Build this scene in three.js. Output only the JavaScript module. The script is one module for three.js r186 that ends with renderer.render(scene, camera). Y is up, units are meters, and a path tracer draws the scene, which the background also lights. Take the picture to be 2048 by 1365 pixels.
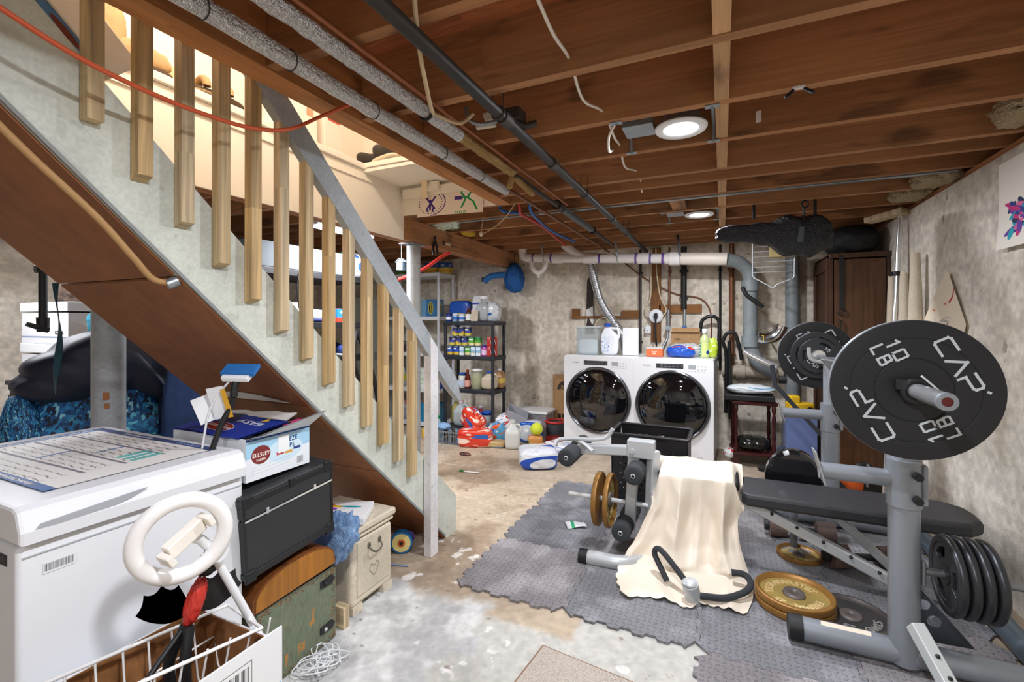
import * as THREE from 'three';
import { RoundedBoxGeometry } from 'three/addons/geometries/RoundedBoxGeometry.js';
import { mergeGeometries } from 'three/addons/utils/BufferGeometryUtils.js';
import { RectAreaLightUniformsLib } from 'three/addons/lights/RectAreaLightUniformsLib.js';
import { FontLoader } from 'three/addons/loaders/FontLoader.js';
import { TextGeometry } from 'three/addons/geometries/TextGeometry.js';

// ---------- camera, exposure, lights of the room ----------
const R = Math.PI / 180;
const scene = new THREE.Scene();
const camera = new THREE.PerspectiveCamera(2 * Math.atan(682.5 / 923) / R, 2048 / 1365, 0.05, 40);
camera.position.set(0, 1.28, 0);
camera.rotation.set(0, 24.5 * R, 0);
camera.setViewOffset(2048, 1365, 0, 37.5, 2048, 1365);
scene.add(camera);
const renderer = new THREE.WebGLRenderer({ antialias: true });
renderer.toneMapping = THREE.LinearToneMapping;
renderer.toneMappingExposure = 1.0;
renderer.shadowMap.enabled = true;
scene.background = new THREE.Color(0x000000);
RectAreaLightUniformsLib.init();
const LED = 560;            // radiance of the recessed ceiling lamps
const WARM = 5;           // lamp of the upstairs hall

// ---------- helpers ----------
let seed = 7;
const rnd = (a = 1, b) => { seed = (seed * 1664525 + 1013904223) >>> 0; const t = seed / 4294967296; return b === undefined ? t * a : a + t * (b - a); };
const taken = {};
const numbered = n => { const k = taken[n] = (taken[n] ?? -1) + 1; return k ? n + '_' + String(k).padStart(3, '0') : n; };
const V = (x, y, z) => new THREE.Vector3(x, y, z);
function tr(g, x = 0, y = 0, z = 0, rx = 0, ry = 0, rz = 0) {
  if (rx || ry || rz) g.applyMatrix4(new THREE.Matrix4().makeRotationFromEuler(new THREE.Euler(rx, ry, rz)));
  return g.translate(x, y, z);
}
const B = (w, h, d, x = 0, y = 0, z = 0, r = 0.004, rx, ry, rz) => tr(r ? new RoundedBoxGeometry(w, h, d, r > 0.012 ? 3 : 1, Math.min(r, w / 2.01, h / 2.01, d / 2.01)) : new THREE.BoxGeometry(w, h, d), x, y, z, rx, ry, rz);
const bx = (x0, x1, y0, y1, z0, z1, r = 0) => B(x1 - x0, y1 - y0, z1 - z0, (x0 + x1) / 2, (y0 + y1) / 2, (z0 + z1) / 2, r);
const C = (r1, r2, h, x = 0, y = 0, z = 0, rx, ry, rz, s = 24) => tr(new THREE.CylinderGeometry(r1, r2, h, s), x, y, z, rx, ry, rz);
const S = (r, x = 0, y = 0, z = 0, sx = 1, sy = 1, sz = 1, s = 16) => new THREE.SphereGeometry(r, s, Math.max(6, s / 2 | 0)).scale(sx, sy, sz).translate(x, y, z);
const To = (R1, r, x = 0, y = 0, z = 0, rx, ry, rz, s = 40, t = 12, arc) => tr(new THREE.TorusGeometry(R1, r, t, s, arc), x, y, z, rx, ry, rz);
const L = (p, s = 28) => new THREE.LatheGeometry(p.map(q => new THREE.Vector2(q[0], q[1])), s);
function shp(p, holes = []) {
  const s = new THREE.Shape(p.map(q => new THREE.Vector2(q[0], q[1])));
  for (const h of holes) s.holes.push(Array.isArray(h) ? new THREE.Path(h.map(q => new THREE.Vector2(q[0], q[1]))) : h);
  return s;
}
const hole = (x, y, r) => new THREE.Path().absarc(x, y, r, 0, Math.PI * 2, true);
const Ex = (p, depth, bevel = 0, holes, seg = 8) => new THREE.ExtrudeGeometry(p instanceof THREE.Shape ? p : shp(p, holes), { depth, bevelEnabled: bevel > 0, bevelSize: bevel, bevelThickness: bevel, bevelSegments: 2, curveSegments: seg });
// tube along points: b = corner radius (polyline) or null for a smooth curve; ends closed
function Tb(pts, r, b = null, rad = 12, seg) {
  const P = pts.map(p => p.isVector3 ? p : V(...p));
  let curve;
  if (b === null) { curve = new THREE.CatmullRomCurve3(P); seg = seg ?? P.length * 8; }
  else {
    curve = new THREE.CurvePath(); let a = P[0];
    for (let i = 1; i < P.length - 1; i++) {
      const d1 = P[i].clone().sub(P[i - 1]), d2 = P[i + 1].clone().sub(P[i]);
      const k = Math.min(b, d1.length() / 2, d2.length() / 2);
      const e = P[i].clone().addScaledVector(d1.normalize(), -k), s = P[i].clone().addScaledVector(d2.normalize(), k);
      curve.add(new THREE.LineCurve3(a, e)); curve.add(new THREE.QuadraticBezierCurve3(e, P[i], s)); a = s;
    }
    curve.add(new THREE.LineCurve3(a, P[P.length - 1])); seg = seg ?? (P.length < 3 ? 1 : P.length * 9);
  }
  const g = [new THREE.TubeGeometry(curve, seg, r, rad, false)];
  for (const t of [0, 1]) {
    const d = curve.getTangentAt(t), c = new THREE.CircleGeometry(r, rad), p = curve.getPointAt(t);
    if (!t) d.negate();
    c.applyQuaternion(new THREE.Quaternion().setFromUnitVectors(V(0, 0, 1), d)); c.translate(p.x, p.y, p.z); g.push(c);
  }
  return join(g);
}
// bar of rectangular section between two points (w across in plan, h the other way)
function bar(a, b, w, h, r = 0.003, roll = 0) {
  const A = V(...a), D = V(...b).sub(A), l = D.length(), g = B(w, h, l, 0, 0, 0, r);
  if (roll) g.rotateZ(roll);
  const m = new THREE.Matrix4().lookAt(V(0, 0, 0), D.clone().negate(), Math.abs(D.y) > 0.999 * l ? V(0, 0, 1) : V(0, 1, 0));
  return g.applyMatrix4(m).translate(A.x + D.x / 2, A.y + D.y / 2, A.z + D.z / 2);
}
function join(list) {
  const l = list.flat(9).map(g => {
    g = g.index ? g.toNonIndexed() : g;
    for (const k of Object.keys(g.attributes)) if (!['position', 'normal', 'uv'].includes(k)) g.deleteAttribute(k);
    if (!g.attributes.uv) g.setAttribute('uv', new THREE.BufferAttribute(new Float32Array(g.attributes.position.count * 2), 2));
    return g;
  });
  return l.length === 1 ? l[0] : mergeGeometries(l);
}
// uv in metres; u runs along the grain axis
function muv(g, axis = 0, ou = 0, ov = 0) {
  const p = g.attributes.position, n = g.attributes.normal, uv = new Float32Array(p.count * 2), c = [0, 0, 0];
  for (let i = 0; i < p.count; i += 3) {
    c[0] = c[1] = c[2] = 0;
    for (let k = 0; k < 3; k++) { c[0] += Math.abs(n.getX(i + k)); c[1] += Math.abs(n.getY(i + k)); c[2] += Math.abs(n.getZ(i + k)); }
    const m = c[0] > c[1] && c[0] > c[2] ? 0 : c[1] > c[2] ? 1 : 2;
    const u = m === axis ? (axis + 1) % 3 : axis, v = 3 - m - u;
    for (let k = 0; k < 3; k++) { const q = [p.getX(i + k), p.getY(i + k), p.getZ(i + k)]; uv[(i + k) * 2] = q[u] + ou; uv[(i + k) * 2 + 1] = q[v] + ov; }
  }
  g.setAttribute('uv', new THREE.BufferAttribute(uv, 2));
  return g;
}
// hash noise
const hsh = (x, y, z) => { let h = (x * 374761393 + y * 668265263 + z * 1274126177) | 0; h = Math.imul(h ^ (h >>> 13), 1274126177); return ((h ^ (h >>> 16)) >>> 0) / 4294967296; };
const sm = t => t * t * (3 - 2 * t);
function n3(x, y, z, P = 0) {
  const X = Math.floor(x), Y = Math.floor(y), Z = Math.floor(z), f = sm(x - X), g = sm(y - Y), h = sm(z - Z);
  let X1 = X + 1, Y1 = Y + 1, X0 = X, Y0 = Y; if (P) { X0 = ((X % P) + P) % P; Y0 = ((Y % P) + P) % P; X1 = (X0 + 1) % P; Y1 = (Y0 + 1) % P; }
  const pl = k => { const a = hsh(X0, Y0, k), c = hsh(X0, Y1, k), p = a + (hsh(X1, Y0, k) - a) * f, q = c + (hsh(X1, Y1, k) - c) * f; return p + (q - p) * g; };
  const a = pl(Z); return h ? a + (pl(Z + 1) - a) * h : a;
}
const fbm = (x, y, z = 0, o = 4, P = 0) => { let s = 0, a = 0.5, t = 0; for (let i = 0; i < o; i++) { s += a * n3(x, y, z + i * 17, P); t += a; a /= 2; x *= 2; y *= 2; P *= 2; } return s / t; };
// rounded lump: superellipsoid with noise, flat underside kept when flat > 0
function blob(w, h, d, o = {}) {
  const { e = 3, amp = 0.04, f = 4, s = 1, n = 28, flat = 0, fn } = o;
  const g = new THREE.SphereGeometry(1, n * 2, n), p = g.attributes.position;
  for (let i = 0; i < p.count; i++) {
    let x = p.getX(i), y = p.getY(i), z = p.getZ(i);
    const k = 1 / Math.pow(Math.abs(x) ** e + Math.abs(y) ** e + Math.abs(z) ** e, 1 / e);
    x *= k; y *= k; z *= k;
    const a = 1 + (amp ? (fbm(x * f + s * 9.1, y * f + s * 3.7, z * f + s, 3) - 0.5) * 2 * amp : 0);
    x *= a; y *= a; z *= a; if (flat && y < -flat) y = -flat + (y + flat) * 0.1;
    let q = [x * w / 2, y * h / 2, z * d / 2]; if (fn) q = fn(...q);
    p.setXYZ(i, ...q);
  }
  g.computeVertexNormals(); return g;
}
// fold a grid of points into a sheet: fn(u, v) -> [x, y, z]; th gives it thickness
function sheet(fn, nu = 30, nv = 30, th = 0.002) {
  const a = new THREE.PlaneGeometry(1, 1, nu, nv), p = a.attributes.position, uv = a.attributes.uv;
  for (let i = 0; i < p.count; i++) p.setXYZ(i, ...fn(uv.getX(i), uv.getY(i)));
  a.computeVertexNormals();
  if (!th) return a;
  const b = a.clone(), q = b.attributes.position, n = a.attributes.normal, ix = b.index.array;
  for (let i = 0; i < q.count; i++) q.setXYZ(i, p.getX(i) - n.getX(i) * th, p.getY(i) - n.getY(i) * th, p.getZ(i) - n.getZ(i) * th);
  for (let i = 0; i < ix.length; i += 3) { const t = ix[i]; ix[i] = ix[i + 1]; ix[i + 1] = t; }
  b.computeVertexNormals();
  return join([a, b]);
}
// ---------- materials ----------
const mats = {};
function mat(c, rough = 0.6, o = {}) {
  const key = JSON.stringify([c, rough, Object.keys(o).map(k => [k, o[k]?.uuid ?? o[k]])]);
  return mats[key] ??= new (Object.keys(o).some(k => /transm|clear|sheen|ior|thick|atten|aniso/.test(k)) ? THREE.MeshPhysicalMaterial : THREE.MeshStandardMaterial)({ color: c, roughness: rough, ...o });
}
function tex(w, h, fn, o = {}) {
  const d = new Uint8Array(w * h * 4);
  for (let y = 0; y < h; y++) for (let x = 0; x < w; x++) { const c = fn(x / w, y / h), i = (y * w + x) * 4; for (let k = 0; k < 3; k++) d[i + k] = Math.max(0, Math.min(255, Array.isArray(c) ? c[k] : c)); d[i + 3] = 255; }
  const t = new THREE.DataTexture(d, w, h); t.wrapS = t.wrapT = THREE.RepeatWrapping; t.magFilter = THREE.LinearFilter; t.minFilter = THREE.LinearMipmapLinearFilter; t.generateMipmaps = true;
  if (!o.data) t.colorSpace = THREE.SRGBColorSpace;
  t.repeat.set(1 / (o.m ?? 1), 1 / (o.n ?? o.m ?? 1)); t.needsUpdate = true; return t;
}
function cv(w, h, draw) {
  const c = document.createElement('canvas'); c.width = w; c.height = h; draw(c.getContext('2d'), w, h);
  const t = new THREE.CanvasTexture(c); t.colorSpace = THREE.SRGBColorSpace; t.magFilter = THREE.LinearFilter; return t;
}
const mix = (a, b, t) => a.map((v, i) => v + (b[i] - v) * t);
const st = (a, b, t) => sm(Math.max(0, Math.min(1, (t - a) / (b - a))));
// wood grain (u along the grain); tones multiply the material colour
const woodTex = tex(512, 256, (u, v) => {
  const w = fbm(u * 4, v * 8, 3, 3, 8) * 0.5, a = fbm(u * 6, v * 96 + w * 8, 1, 3, 96), b = fbm(u * 3, v * 12 + w * 3, 5, 3, 12), r = 0.5 + 0.5 * Math.sin((v + w * 0.25) * 50);
  const k = 150 + 60 * a + 50 * b - 22 * r; return [k, k * 0.985, k * 0.96];
}, { m: 1.3, n: 0.4 });
const oldTex = tex(512, 256, (u, v) => {
  const a = fbm(u * 6, v * 80, 1, 3, 80), b = fbm(u * 4, v * 6, 5, 4, 8), s = st(0.6, 0.75, fbm(u * 5, v * 5, 9, 4, 5));
  const k = 150 + 45 * a + 60 * b - 55 * s; return [k, k * 0.97, k * 0.92];
}, { m: 1.7, n: 0.6 });
const plyTex = tex(512, 512, (u, v) => {
  const a = fbm(u * 3, v * 70 + fbm(u * 3, v * 6, 2, 3, 6) * 9, 1, 3, 70), b = fbm(u * 5, v * 5, 5, 4, 5); const k = 120 + 80 * a + 60 * b; return [k, k * 0.93, k * 0.9];
}, { m: 0.9 });
const blotTex = tex(512, 512, (u, v) => { const a = fbm(u * 6, v * 6, 1, 5, 6), b = n3(u * 128, v * 128, 3, 128); const s = st(0.72, 0.8, fbm(u * 24, v * 24, 8, 3, 24)); const k = 205 + 50 * a + 18 * (b - 0.5) - 14 * s; return [k, k, k]; }, { m: 0.9 });
const fineTex = tex(256, 256, (u, v) => 200 + 40 * fbm(u * 16, v * 16, 1, 4, 16) + 25 * (n3(u * 200, v * 200, 2, 200) - 0.5), { m: 0.3 });
const crinkle = tex(256, 256, (u, v) => { const a = Math.abs(fbm(u * 10, v * 10, 1, 4, 10) - 0.5) * 2, b = Math.abs(fbm(u * 22, v * 22, 4, 3, 22) - 0.5) * 2; return 255 * (1 - Math.min(1, a * 1.3 + b * 0.7)); }, { m: 0.12, data: 1 });
const spots = tex(256, 256, (u, v) => 255 * fbm(u * 60, v * 60, 1, 3, 60), { m: 0.25, data: 1 });
const W = (c, rough = 0.75, t = woodTex) => mat(c, rough, { map: t, bumpMap: t, bumpScale: 0.0008 });
const joistM = ['#d69c6e', '#ce9466', '#dca476'].map(c => W(c, 0.8, oldTex)), subM = mat('#e0905c', 0.85, { map: plyTex });
const pine = ['#fcdfac', '#f7d398', '#fee6bc'].map(c => W(c, 0.6)), grayWood = mat('#b4babd', 0.7, { map: blotTex });
const white = mat('#eef0f2', 0.35), whiteG = mat('#f2f3f5', 0.16), cream = mat('#f6efe2', 0.75), black = mat('#17181a', 0.5), rubber = mat('#202226', 0.75, { bumpMap: spots, bumpScale: 0.0004 });
const steel = mat('#8f959c', 0.38, { metalness: 0.35 }), chrome = mat('#eceef0', 0.16, { metalness: 0.8 }), foil = mat('#f6f7f8', 0.28, { metalness: 0.3, bumpMap: crinkle, bumpScale: 0.014 });
const darkMetal = mat('#4a4f57', 0.4, { metalness: 0.6 }), iron = mat('#3c3e41', 0.45, { metalness: 0.5, bumpMap: spots, bumpScale: 0.001 });
const card = mat('#c69c6d', 0.8, { map: fineTex }), galv = mat('#aeb7bd', 0.4, { metalness: 0.7, map: blotTex });
const paperM = mat('#e6d6bd', 0.85, { map: fineTex });
const clear = mat('#f4f8fa', 0.12, { transmission: 0.85, thickness: 0, ior: 1.45 }), milky = mat('#eef2f2', 0.4, { transmission: 0.5, thickness: 0 }), jugM = mat('#eef0ea', 0.35, { transmission: 0.35, thickness: 0 });

// ---------- objects ----------
function mesh(name, g, m, o = {}) {
  g = join([g]); if (!o.keep) muv(g, o.axis ?? 0, rnd(5), rnd(5));
  const x = new THREE.Mesh(g, m); x.name = name; x.castShadow = x.receiveShadow = true; return x;
}
function part(parent, name, g, m, o = {}) { const x = mesh(name, g, m, o); if (o.label) x.userData.label = o.label; if (o.stuff) x.userData.kind = 'stuff'; parent.add(x); return x; }
function thing(name, label, category, pos = [0, 0, 0], turn = 0, group) {
  const o = new THREE.Group(); o.name = numbered(name); o.position.set(...pos); o.rotation.y = turn; o.userData = { label, category }; if (group) o.userData.group = group; scene.add(o); return o;
}
function one(name, label, category, g, m, o = {}) {
  const x = mesh(numbered(name), g, m, o); x.userData = { label, category }; if (o.group) x.userData.group = o.group; if (o.pos) x.position.set(...o.pos); if (o.rot) x.rotation.set(...o.rot); scene.add(x); return x;
}
function struct(name, g, m, o = {}) { const x = g ? mesh(name, g, m, o) : new THREE.Group(); x.name = name; x.userData.kind = 'structure'; scene.add(x); return x; }
// flat print on a surface: w x h plane facing +z, moved by tr arguments
const print = (parent, name, w, h, t, a, rough = 0.6) => part(parent, name, tr(new THREE.PlaneGeometry(w, h), ...a), mat('#ffffff', rough, { map: t }), { keep: 1 });
// ---------- structure ----------
const floorTex = tex(1536, 1536, (u, v) => {
  const x = -5.2 + 6.4 * u, d = -2.4 + 7.6 * (1 - v);       // metres; d is the distance towards the laundry wall
  if (x < -3.3 || d < 0.9) return [166, 149, 128];
  const big = fbm(x * 1.3 + 9, d * 1.3, 1, 4), mid = fbm(x * 6, d * 6, 2, 4), fin = fbm(x * 40, d * 40, 3, 3), w = (fbm(x * 4, d * 4, 6, 4) - 0.5) * 0.3;
  let c = mix([160, 143, 123], [192, 175, 152], st(0.3, 0.7, big * 0.6 + mid * 0.4));
  const stain = st(0.6, 0.72, fbm(x * 2.2 + 4, d * 2.2, 11, 4)); c = mix(c, [134, 112, 90], stain * 0.5);
  const gray = st(1.80, 1.76, d + w * 0.15) * st(-1.75, -1.65, x + w) + st(-0.57, -0.53, x + w * 0.3) * st(2.0, 1.97, d + w * 0.2);
  const ww = (fbm(x * 7, d * 7, 31, 4) - 0.5) * 0.5, pw = st(-1.62, -1.52, x + ww * 0.3) * st(-0.92, -1.02, x + ww) * st(1.9, 1.78, d + ww * 0.5) * st(1.1, 1.2, d + ww * 0.4);
  c = mix(c, mix([180, 178, 171], [198, 196, 188], mid), Math.min(1, gray));
  c = mix(c, mix([186, 186, 185], [218, 218, 215], st(0.35, 0.62, fbm(x * 9, d * 9, 21, 5))), pw);
  const fl = st(0.74, 0.78, fbm(x * 9 + 3, d * 9, 41, 4)) * (x > -1.7 && d < 2.6 ? 1 : 0.3); c = mix(c, [236, 234, 230], fl * 0.8);
  const sp = st(0.79, 0.84, fbm(x * 24, d * 24, 51, 3)); c = mix(c, [110, 92, 76], sp * 0.6);
  const k = 0.9 + fin * 0.2; return c.map(a => a * k);
}, { m: 6.4, n: 7.6 });
const wallTex = tex(1024, 512, (u, v) => {
  const x = u * 4.4, y = v * 2.2, P = 11;
  const a = fbm(u * P, v * 6, 1, 5, 0), str = fbm(u * 60, v * 2.2, 7, 4), big = fbm(u * 4, v * 3, 12, 4), fin = fbm(x * 30, y * 30, 5, 3);
  let c = mix([200, 193, 180], [240, 235, 225], st(0.25, 0.75, a * 0.4 + str * 0.35 + big * 0.35));
  c = mix(c, [156, 141, 122], st(0.55, 0.8, fbm(u * 9, v * 4, 17, 4)) * 0.4);
  c = mix(c, [236, 232, 224], st(0.62, 0.75, fbm(u * 9, v * 7, 23, 4)) * 0.6);
  c = mix(c, [104, 92, 80], st(0.79, 0.84, fbm(u * 40, v * 22, 29, 4)) * 0.45);
  const k = 0.86 + fin * 0.28; return c.map(q => q * k);
}, { m: 4.4, n: 2.2 });
const wallR = mat('#f4f2ee', 0.9, { map: wallTex, bumpMap: spots, bumpScale: 0.002 }), wallB = mat('#fffaf2', 0.9, { map: wallTex, bumpMap: spots, bumpScale: 0.002 });
{
  const g = join([bx(-5.2, 1.2, -0.15, 0, -5.2, 2.4)]), p = g.attributes.position, uv = new Float32Array(p.count * 2);
  for (let i = 0; i < p.count; i++) { uv[i * 2] = p.getX(i) + 5.2; uv[i * 2 + 1] = p.getZ(i) + 5.2; }
  g.setAttribute('uv', new THREE.BufferAttribute(uv, 2));
  struct('floor', g, mat('#ffffff', 0.62, { map: floorTex, bumpMap: spots, bumpScale: 0.0008 }), { keep: 1 });
}
struct('wall_right', bx(1.18, 1.4, 0, 2.055, -5.34, 2.4), wallR);
struct('wall_back', bx(-5.4, 1.18, 0, 2.33, -5.34, -5.12), wallB);
struct('wall_left', bx(-5.42, -5.2, 0, 2.36, -5.12, 2.4), wallB);
struct('wall_front', bx(-5.4, 1.4, 0, 2.36, 2.4, 2.6), mat('#cfc8bb', 0.85, { map: blotTex }));
const ceil = struct('ceiling');
const jd = [-1.85, -1.44, -1.03, -0.62, -0.21, 0.21, 0.62, 1.03, 1.456, 1.877, 2.27, 2.69, 2.896, 3.19, 3.59, 4.0, 4.355, 4.72, 4.98], JB = 2.095, JT = 2.33;
jd.forEach((d, i) => part(ceil, 'joist', bx(d > 2.8 ? -2.36 : -1.316, 1.36, JB, JT, -d - 0.02, -d + 0.02), joistM[i % 3], { axis: 0 }));
jd.forEach((d, i) => part(ceil, 'joist', bx(-5.2, d > 2.8 ? -2.37 : -2.32, JB, JT, -d - 0.06, -d - 0.02), joistM[(i + 1) % 3], { axis: 0 }));
for (let i = 0; i < jd.length - 1; i++) if (jd[i + 1] - jd[i] > 0.25) part(ceil, 'blocking', bx(-0.025, 0.022, JB + (i % 2) * 0.004, JB + 0.2, -jd[i + 1] + 0.0201, -jd[i] - 0.0201), W('#f2c496', 0.8, oldTex), { axis: 2 });
part(ceil, 'blocking', bx(-0.33, -0.235, JB + 0.005, JB + 0.045, -3.5699, -3.2101), joistM[2], { axis: 2 });
// plywood subfloor sheets with open joints between them
for (let i = 0; i < 4; i++) for (let k = 0; k < 2; k++) {
  const z0 = 2.4 - i * 1.94, z1 = z0 - 1.93, x0 = k ? -1.43 : -5.4, x1 = k ? 1.4 : -2.3;
  part(ceil, 'subfloor_sheet', bx(x0, x1, JT, JT + 0.03, Math.max(z1, -5.34), z0), subM, { axis: 0 });
}
part(ceil, 'subfloor_sheet', bx(-2.299, -1.431, JT, JT + 0.03, -5.34, -2.47), subM);
part(ceil, 'subfloor_sheet', bx(-2.299, -1.431, JT, JT + 0.03, 0.1, 2.4), subM);
for (let k = 0; k < 3; k++) part(ceil, 'trimmer_beam', bx(-1.43 + k * 0.038, -1.3935 + k * 0.038, JB - k * 0.004, JT, -2.875, 2.4), W('#e8a468', 0.75, oldTex), { axis: 2 });
part(ceil, 'sill_plate', bx(1.2, 1.36, 2.055, JB, -5.12, 2.4), joistM[0], { axis: 2 });
for (const k of [0, 1, 2]) part(ceil, 'girder_ply', bx(-2.357 + k * 0.039, -2.32 + k * 0.039, 1.925, JB, k === 2 ? -5.12 : -5.12, 2.4), joistM[k], { axis: 2 });
part(ceil, 'rim_board', bx(-5.2, 1.2, JB, JT, -5.12, -5.08), joistM[1]);
// fibreglass pushed into the joist bays over the right wall
for (const [z, y, w] of [[-2.47, 2.13, 0.28], [-3.38, 2.12, 0.26], [-3.78, 2.13, 0.26], [-2.06, 2.15, 0.3]])
  part(ceil, 'insulation_batt', blob(0.2, 0.12, w, { amp: 0.3, f: 5, s: z * -3, n: 16 }).translate(1.1, y, z), mat('#d9c39a', 0.95, { bumpMap: crinkle, bumpScale: 0.02 }), { label: 'pale yellow fibreglass batt stuffed between the joists' });
// drywall of the stair opening and the hall above it
struct('trim_1', [bx(-2.241, -2.227, 1.915, 2.32, -2.88, 2.0)], cream);
struct('trim_2', [bx(-2.3, -2.21, 2.322, 2.362, -2.88, 0.1, 0.006), bx(-2.226, -2.218, 2.25, 2.262, -2.88, 0.1)], cream);
struct('trim_3', [bx(-2.226, -1.43, JB, 2.32, -2.875, -2.86), bx(-2.226, -1.44, 2.305, 2.329, -2.86, -2.45), bx(-2.29, -1.43, 2.331, 2.366, -2.5, -2.44, 0.005), bx(-2.2, -1.62, 2.215, 2.28, -2.86, -2.825, 0.004), bx(-2.0, -1.86, 2.235, 2.3, -2.825, -2.79, 0.004)], cream);
const hall = mat('#f4ecdf', 0.8);
struct('wall_hall_left', bx(-2.95, -2.75, 2.36, 4.7, -3.2, 2.0), hall);
struct('wall_hall_right', bx(-1.42, -1.25, 2.36, 4.7, -3.2, 2.0), hall);
struct('wall_hall_back', bx(-2.75, -1.42, 2.36, 4.7, -3.2, -3.02), hall);
struct('wall_hall_front', bx(-2.75, -1.42, 2.36, 4.7, 1.8, 2.0), hall);
struct('ceiling_hall', bx(-2.95, -1.25, 4.7, 4.85, -3.2, 2.0), hall);

// ---------- ceiling lamps ----------
const glow = new THREE.MeshStandardMaterial({ color: '#ffffff', emissive: '#f2f6ff', emissiveIntensity: 14, roughness: 0.4 });
function downlight(d, label, d0, d1) {
  const t = thing('recessed_downlight', label, 'ceiling lamp', [-0.16, 0, -d], 0, 'recessed ceiling downlights');
  part(t, 'trim_ring', tr(L([[0.066, 0.0], [0.074, -0.01], [0.1, -0.012], [0.106, -0.004], [0.106, 0.004], [0.066, 0.006]], 40), 0, 2.105, 0), whiteG);
  part(t, 'lens', C(0.066, 0.066, 0.004, 0, 2.101, 0, 0, 0, 0, 40), glow);
  part(t, 'housing', C(0.075, 0.09, 0.05, 0, 2.137, 0, 0, 0, 0, 32), galv);
  part(t, 'junction_box', B(0.13, 0.03, 0.13, -0.17, 2.128, 0.01, 0.004), galv);
  for (const x of [-0.235, 0.125]) {
    part(t, 'hanger_bar', [B(0.012, 0.004, d1 - d0, x, 2.15, d - (d0 + d1) / 2, 0), bar([x, 2.15, d - d0 - 0.004], [x, 2.088, d - d0 + 0.004], 0.012, 0.003, 0), bar([x, 2.15, d - d1 + 0.004], [x, 2.088, d - d1 - 0.004], 0.012, 0.003, 0), B(0.05, 0.003, 0.03, x, 2.092, d - d0 + 0.01, 0), B(0.05, 0.003, 0.03, x, 2.092, d - d1 - 0.01, 0)], galv);
  }
  const l = new THREE.RectAreaLight('#f4f7ff', LED, 0.13, 0.13); l.position.set(-0.16, 2.088, -d); l.lookAt(-0.16, 0, -d); l.name = 'downlight_glow'; scene.add(l);
}
downlight(2.075, 'round white recessed downlight in the joist bay in front of the galvanised strip', 1.9, 2.245);
downlight(3.795, 'round white recessed downlight in the joist bay over the dryer', 3.615, 3.975);
downlight(0.415, 'round white recessed downlight above the bench end of the room', 0.235, 0.595);
downlight(-1.24, 'round white recessed downlight at the end away from the laundry', -1.41, -1.05);  // extra lamp added behind the camera to lift the shadows
{
  const t = thing('shop_light', 'white three-panel work light under the joists beyond the stairs', 'ceiling lamp', [-2.75, 2.03, -2.8]);
  part(t, 'housing', [B(0.08, 0.05, 0.62, 0, 0, 0, 0.01), C(0.004, 0.004, 0.04, 0, 0.045, 0.25), C(0.004, 0.004, 0.04, 0, 0.045, -0.25)], white);
  for (const z of [-0.2, 0, 0.2]) {
    part(t, 'lamp_panel', B(0.12, 0.012, 0.16, 0, -0.03, z, 0.004), glow);
    const l = new THREE.RectAreaLight('#f6f8ff', LED * 0.38, 0.12, 0.2); l.position.set(-2.75, 1.985, -2.8 + z); l.lookAt(-2.75, 0, -2.8 + z); l.name = 'shop_light_glow'; scene.add(l);
  }
  const s2 = thing('added_fill_tube', 'white tube light under the joists above the dark dresser', 'ceiling lamp', [-3.9, 2.05, -1.0]);  // added lamp out of view, fill light for the boxes beyond the stairs
  part(s2, 'housing', B(0.1, 0.04, 0.9, 0, 0.02, 0, 0.008), white); part(s2, 'lamp_panel', B(0.07, 0.012, 0.86, 0, -0.006, 0, 0.004), glow);
  { const l = new THREE.RectAreaLight('#f6f8ff', LED * 0.3, 0.07, 0.86); l.position.set(-3.9, 2.03, -1.0); l.lookAt(-3.9, 0, -1.0); l.name = 'added_fill_tube_glow'; scene.add(l); }
  const u = thing('hall_pendant', 'warm glass globe lamp on the hall wall over the upper stairs', 'wall lamp', [-1.56, 3.3, -1.2]);
  part(u, 'canopy', [C(0.05, 0.05, 0.02, 0.13, 0, 0, 0, 0, Math.PI / 2), C(0.01, 0.01, 0.08, 0.1, 0, 0, 0, 0, Math.PI / 2)], white);
  part(u, 'globe', S(0.08, 0, 0, 0), new THREE.MeshStandardMaterial({ color: '#fff3e0', emissive: '#ffe2bc', emissiveIntensity: 6 }));
  const p = new THREE.PointLight('#fff0de', WARM); p.position.set(-1.56, 3.3, -1.2); p.shadow.radius = 5; p.name = 'hall_pendant_glow'; scene.add(p);
}

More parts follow.
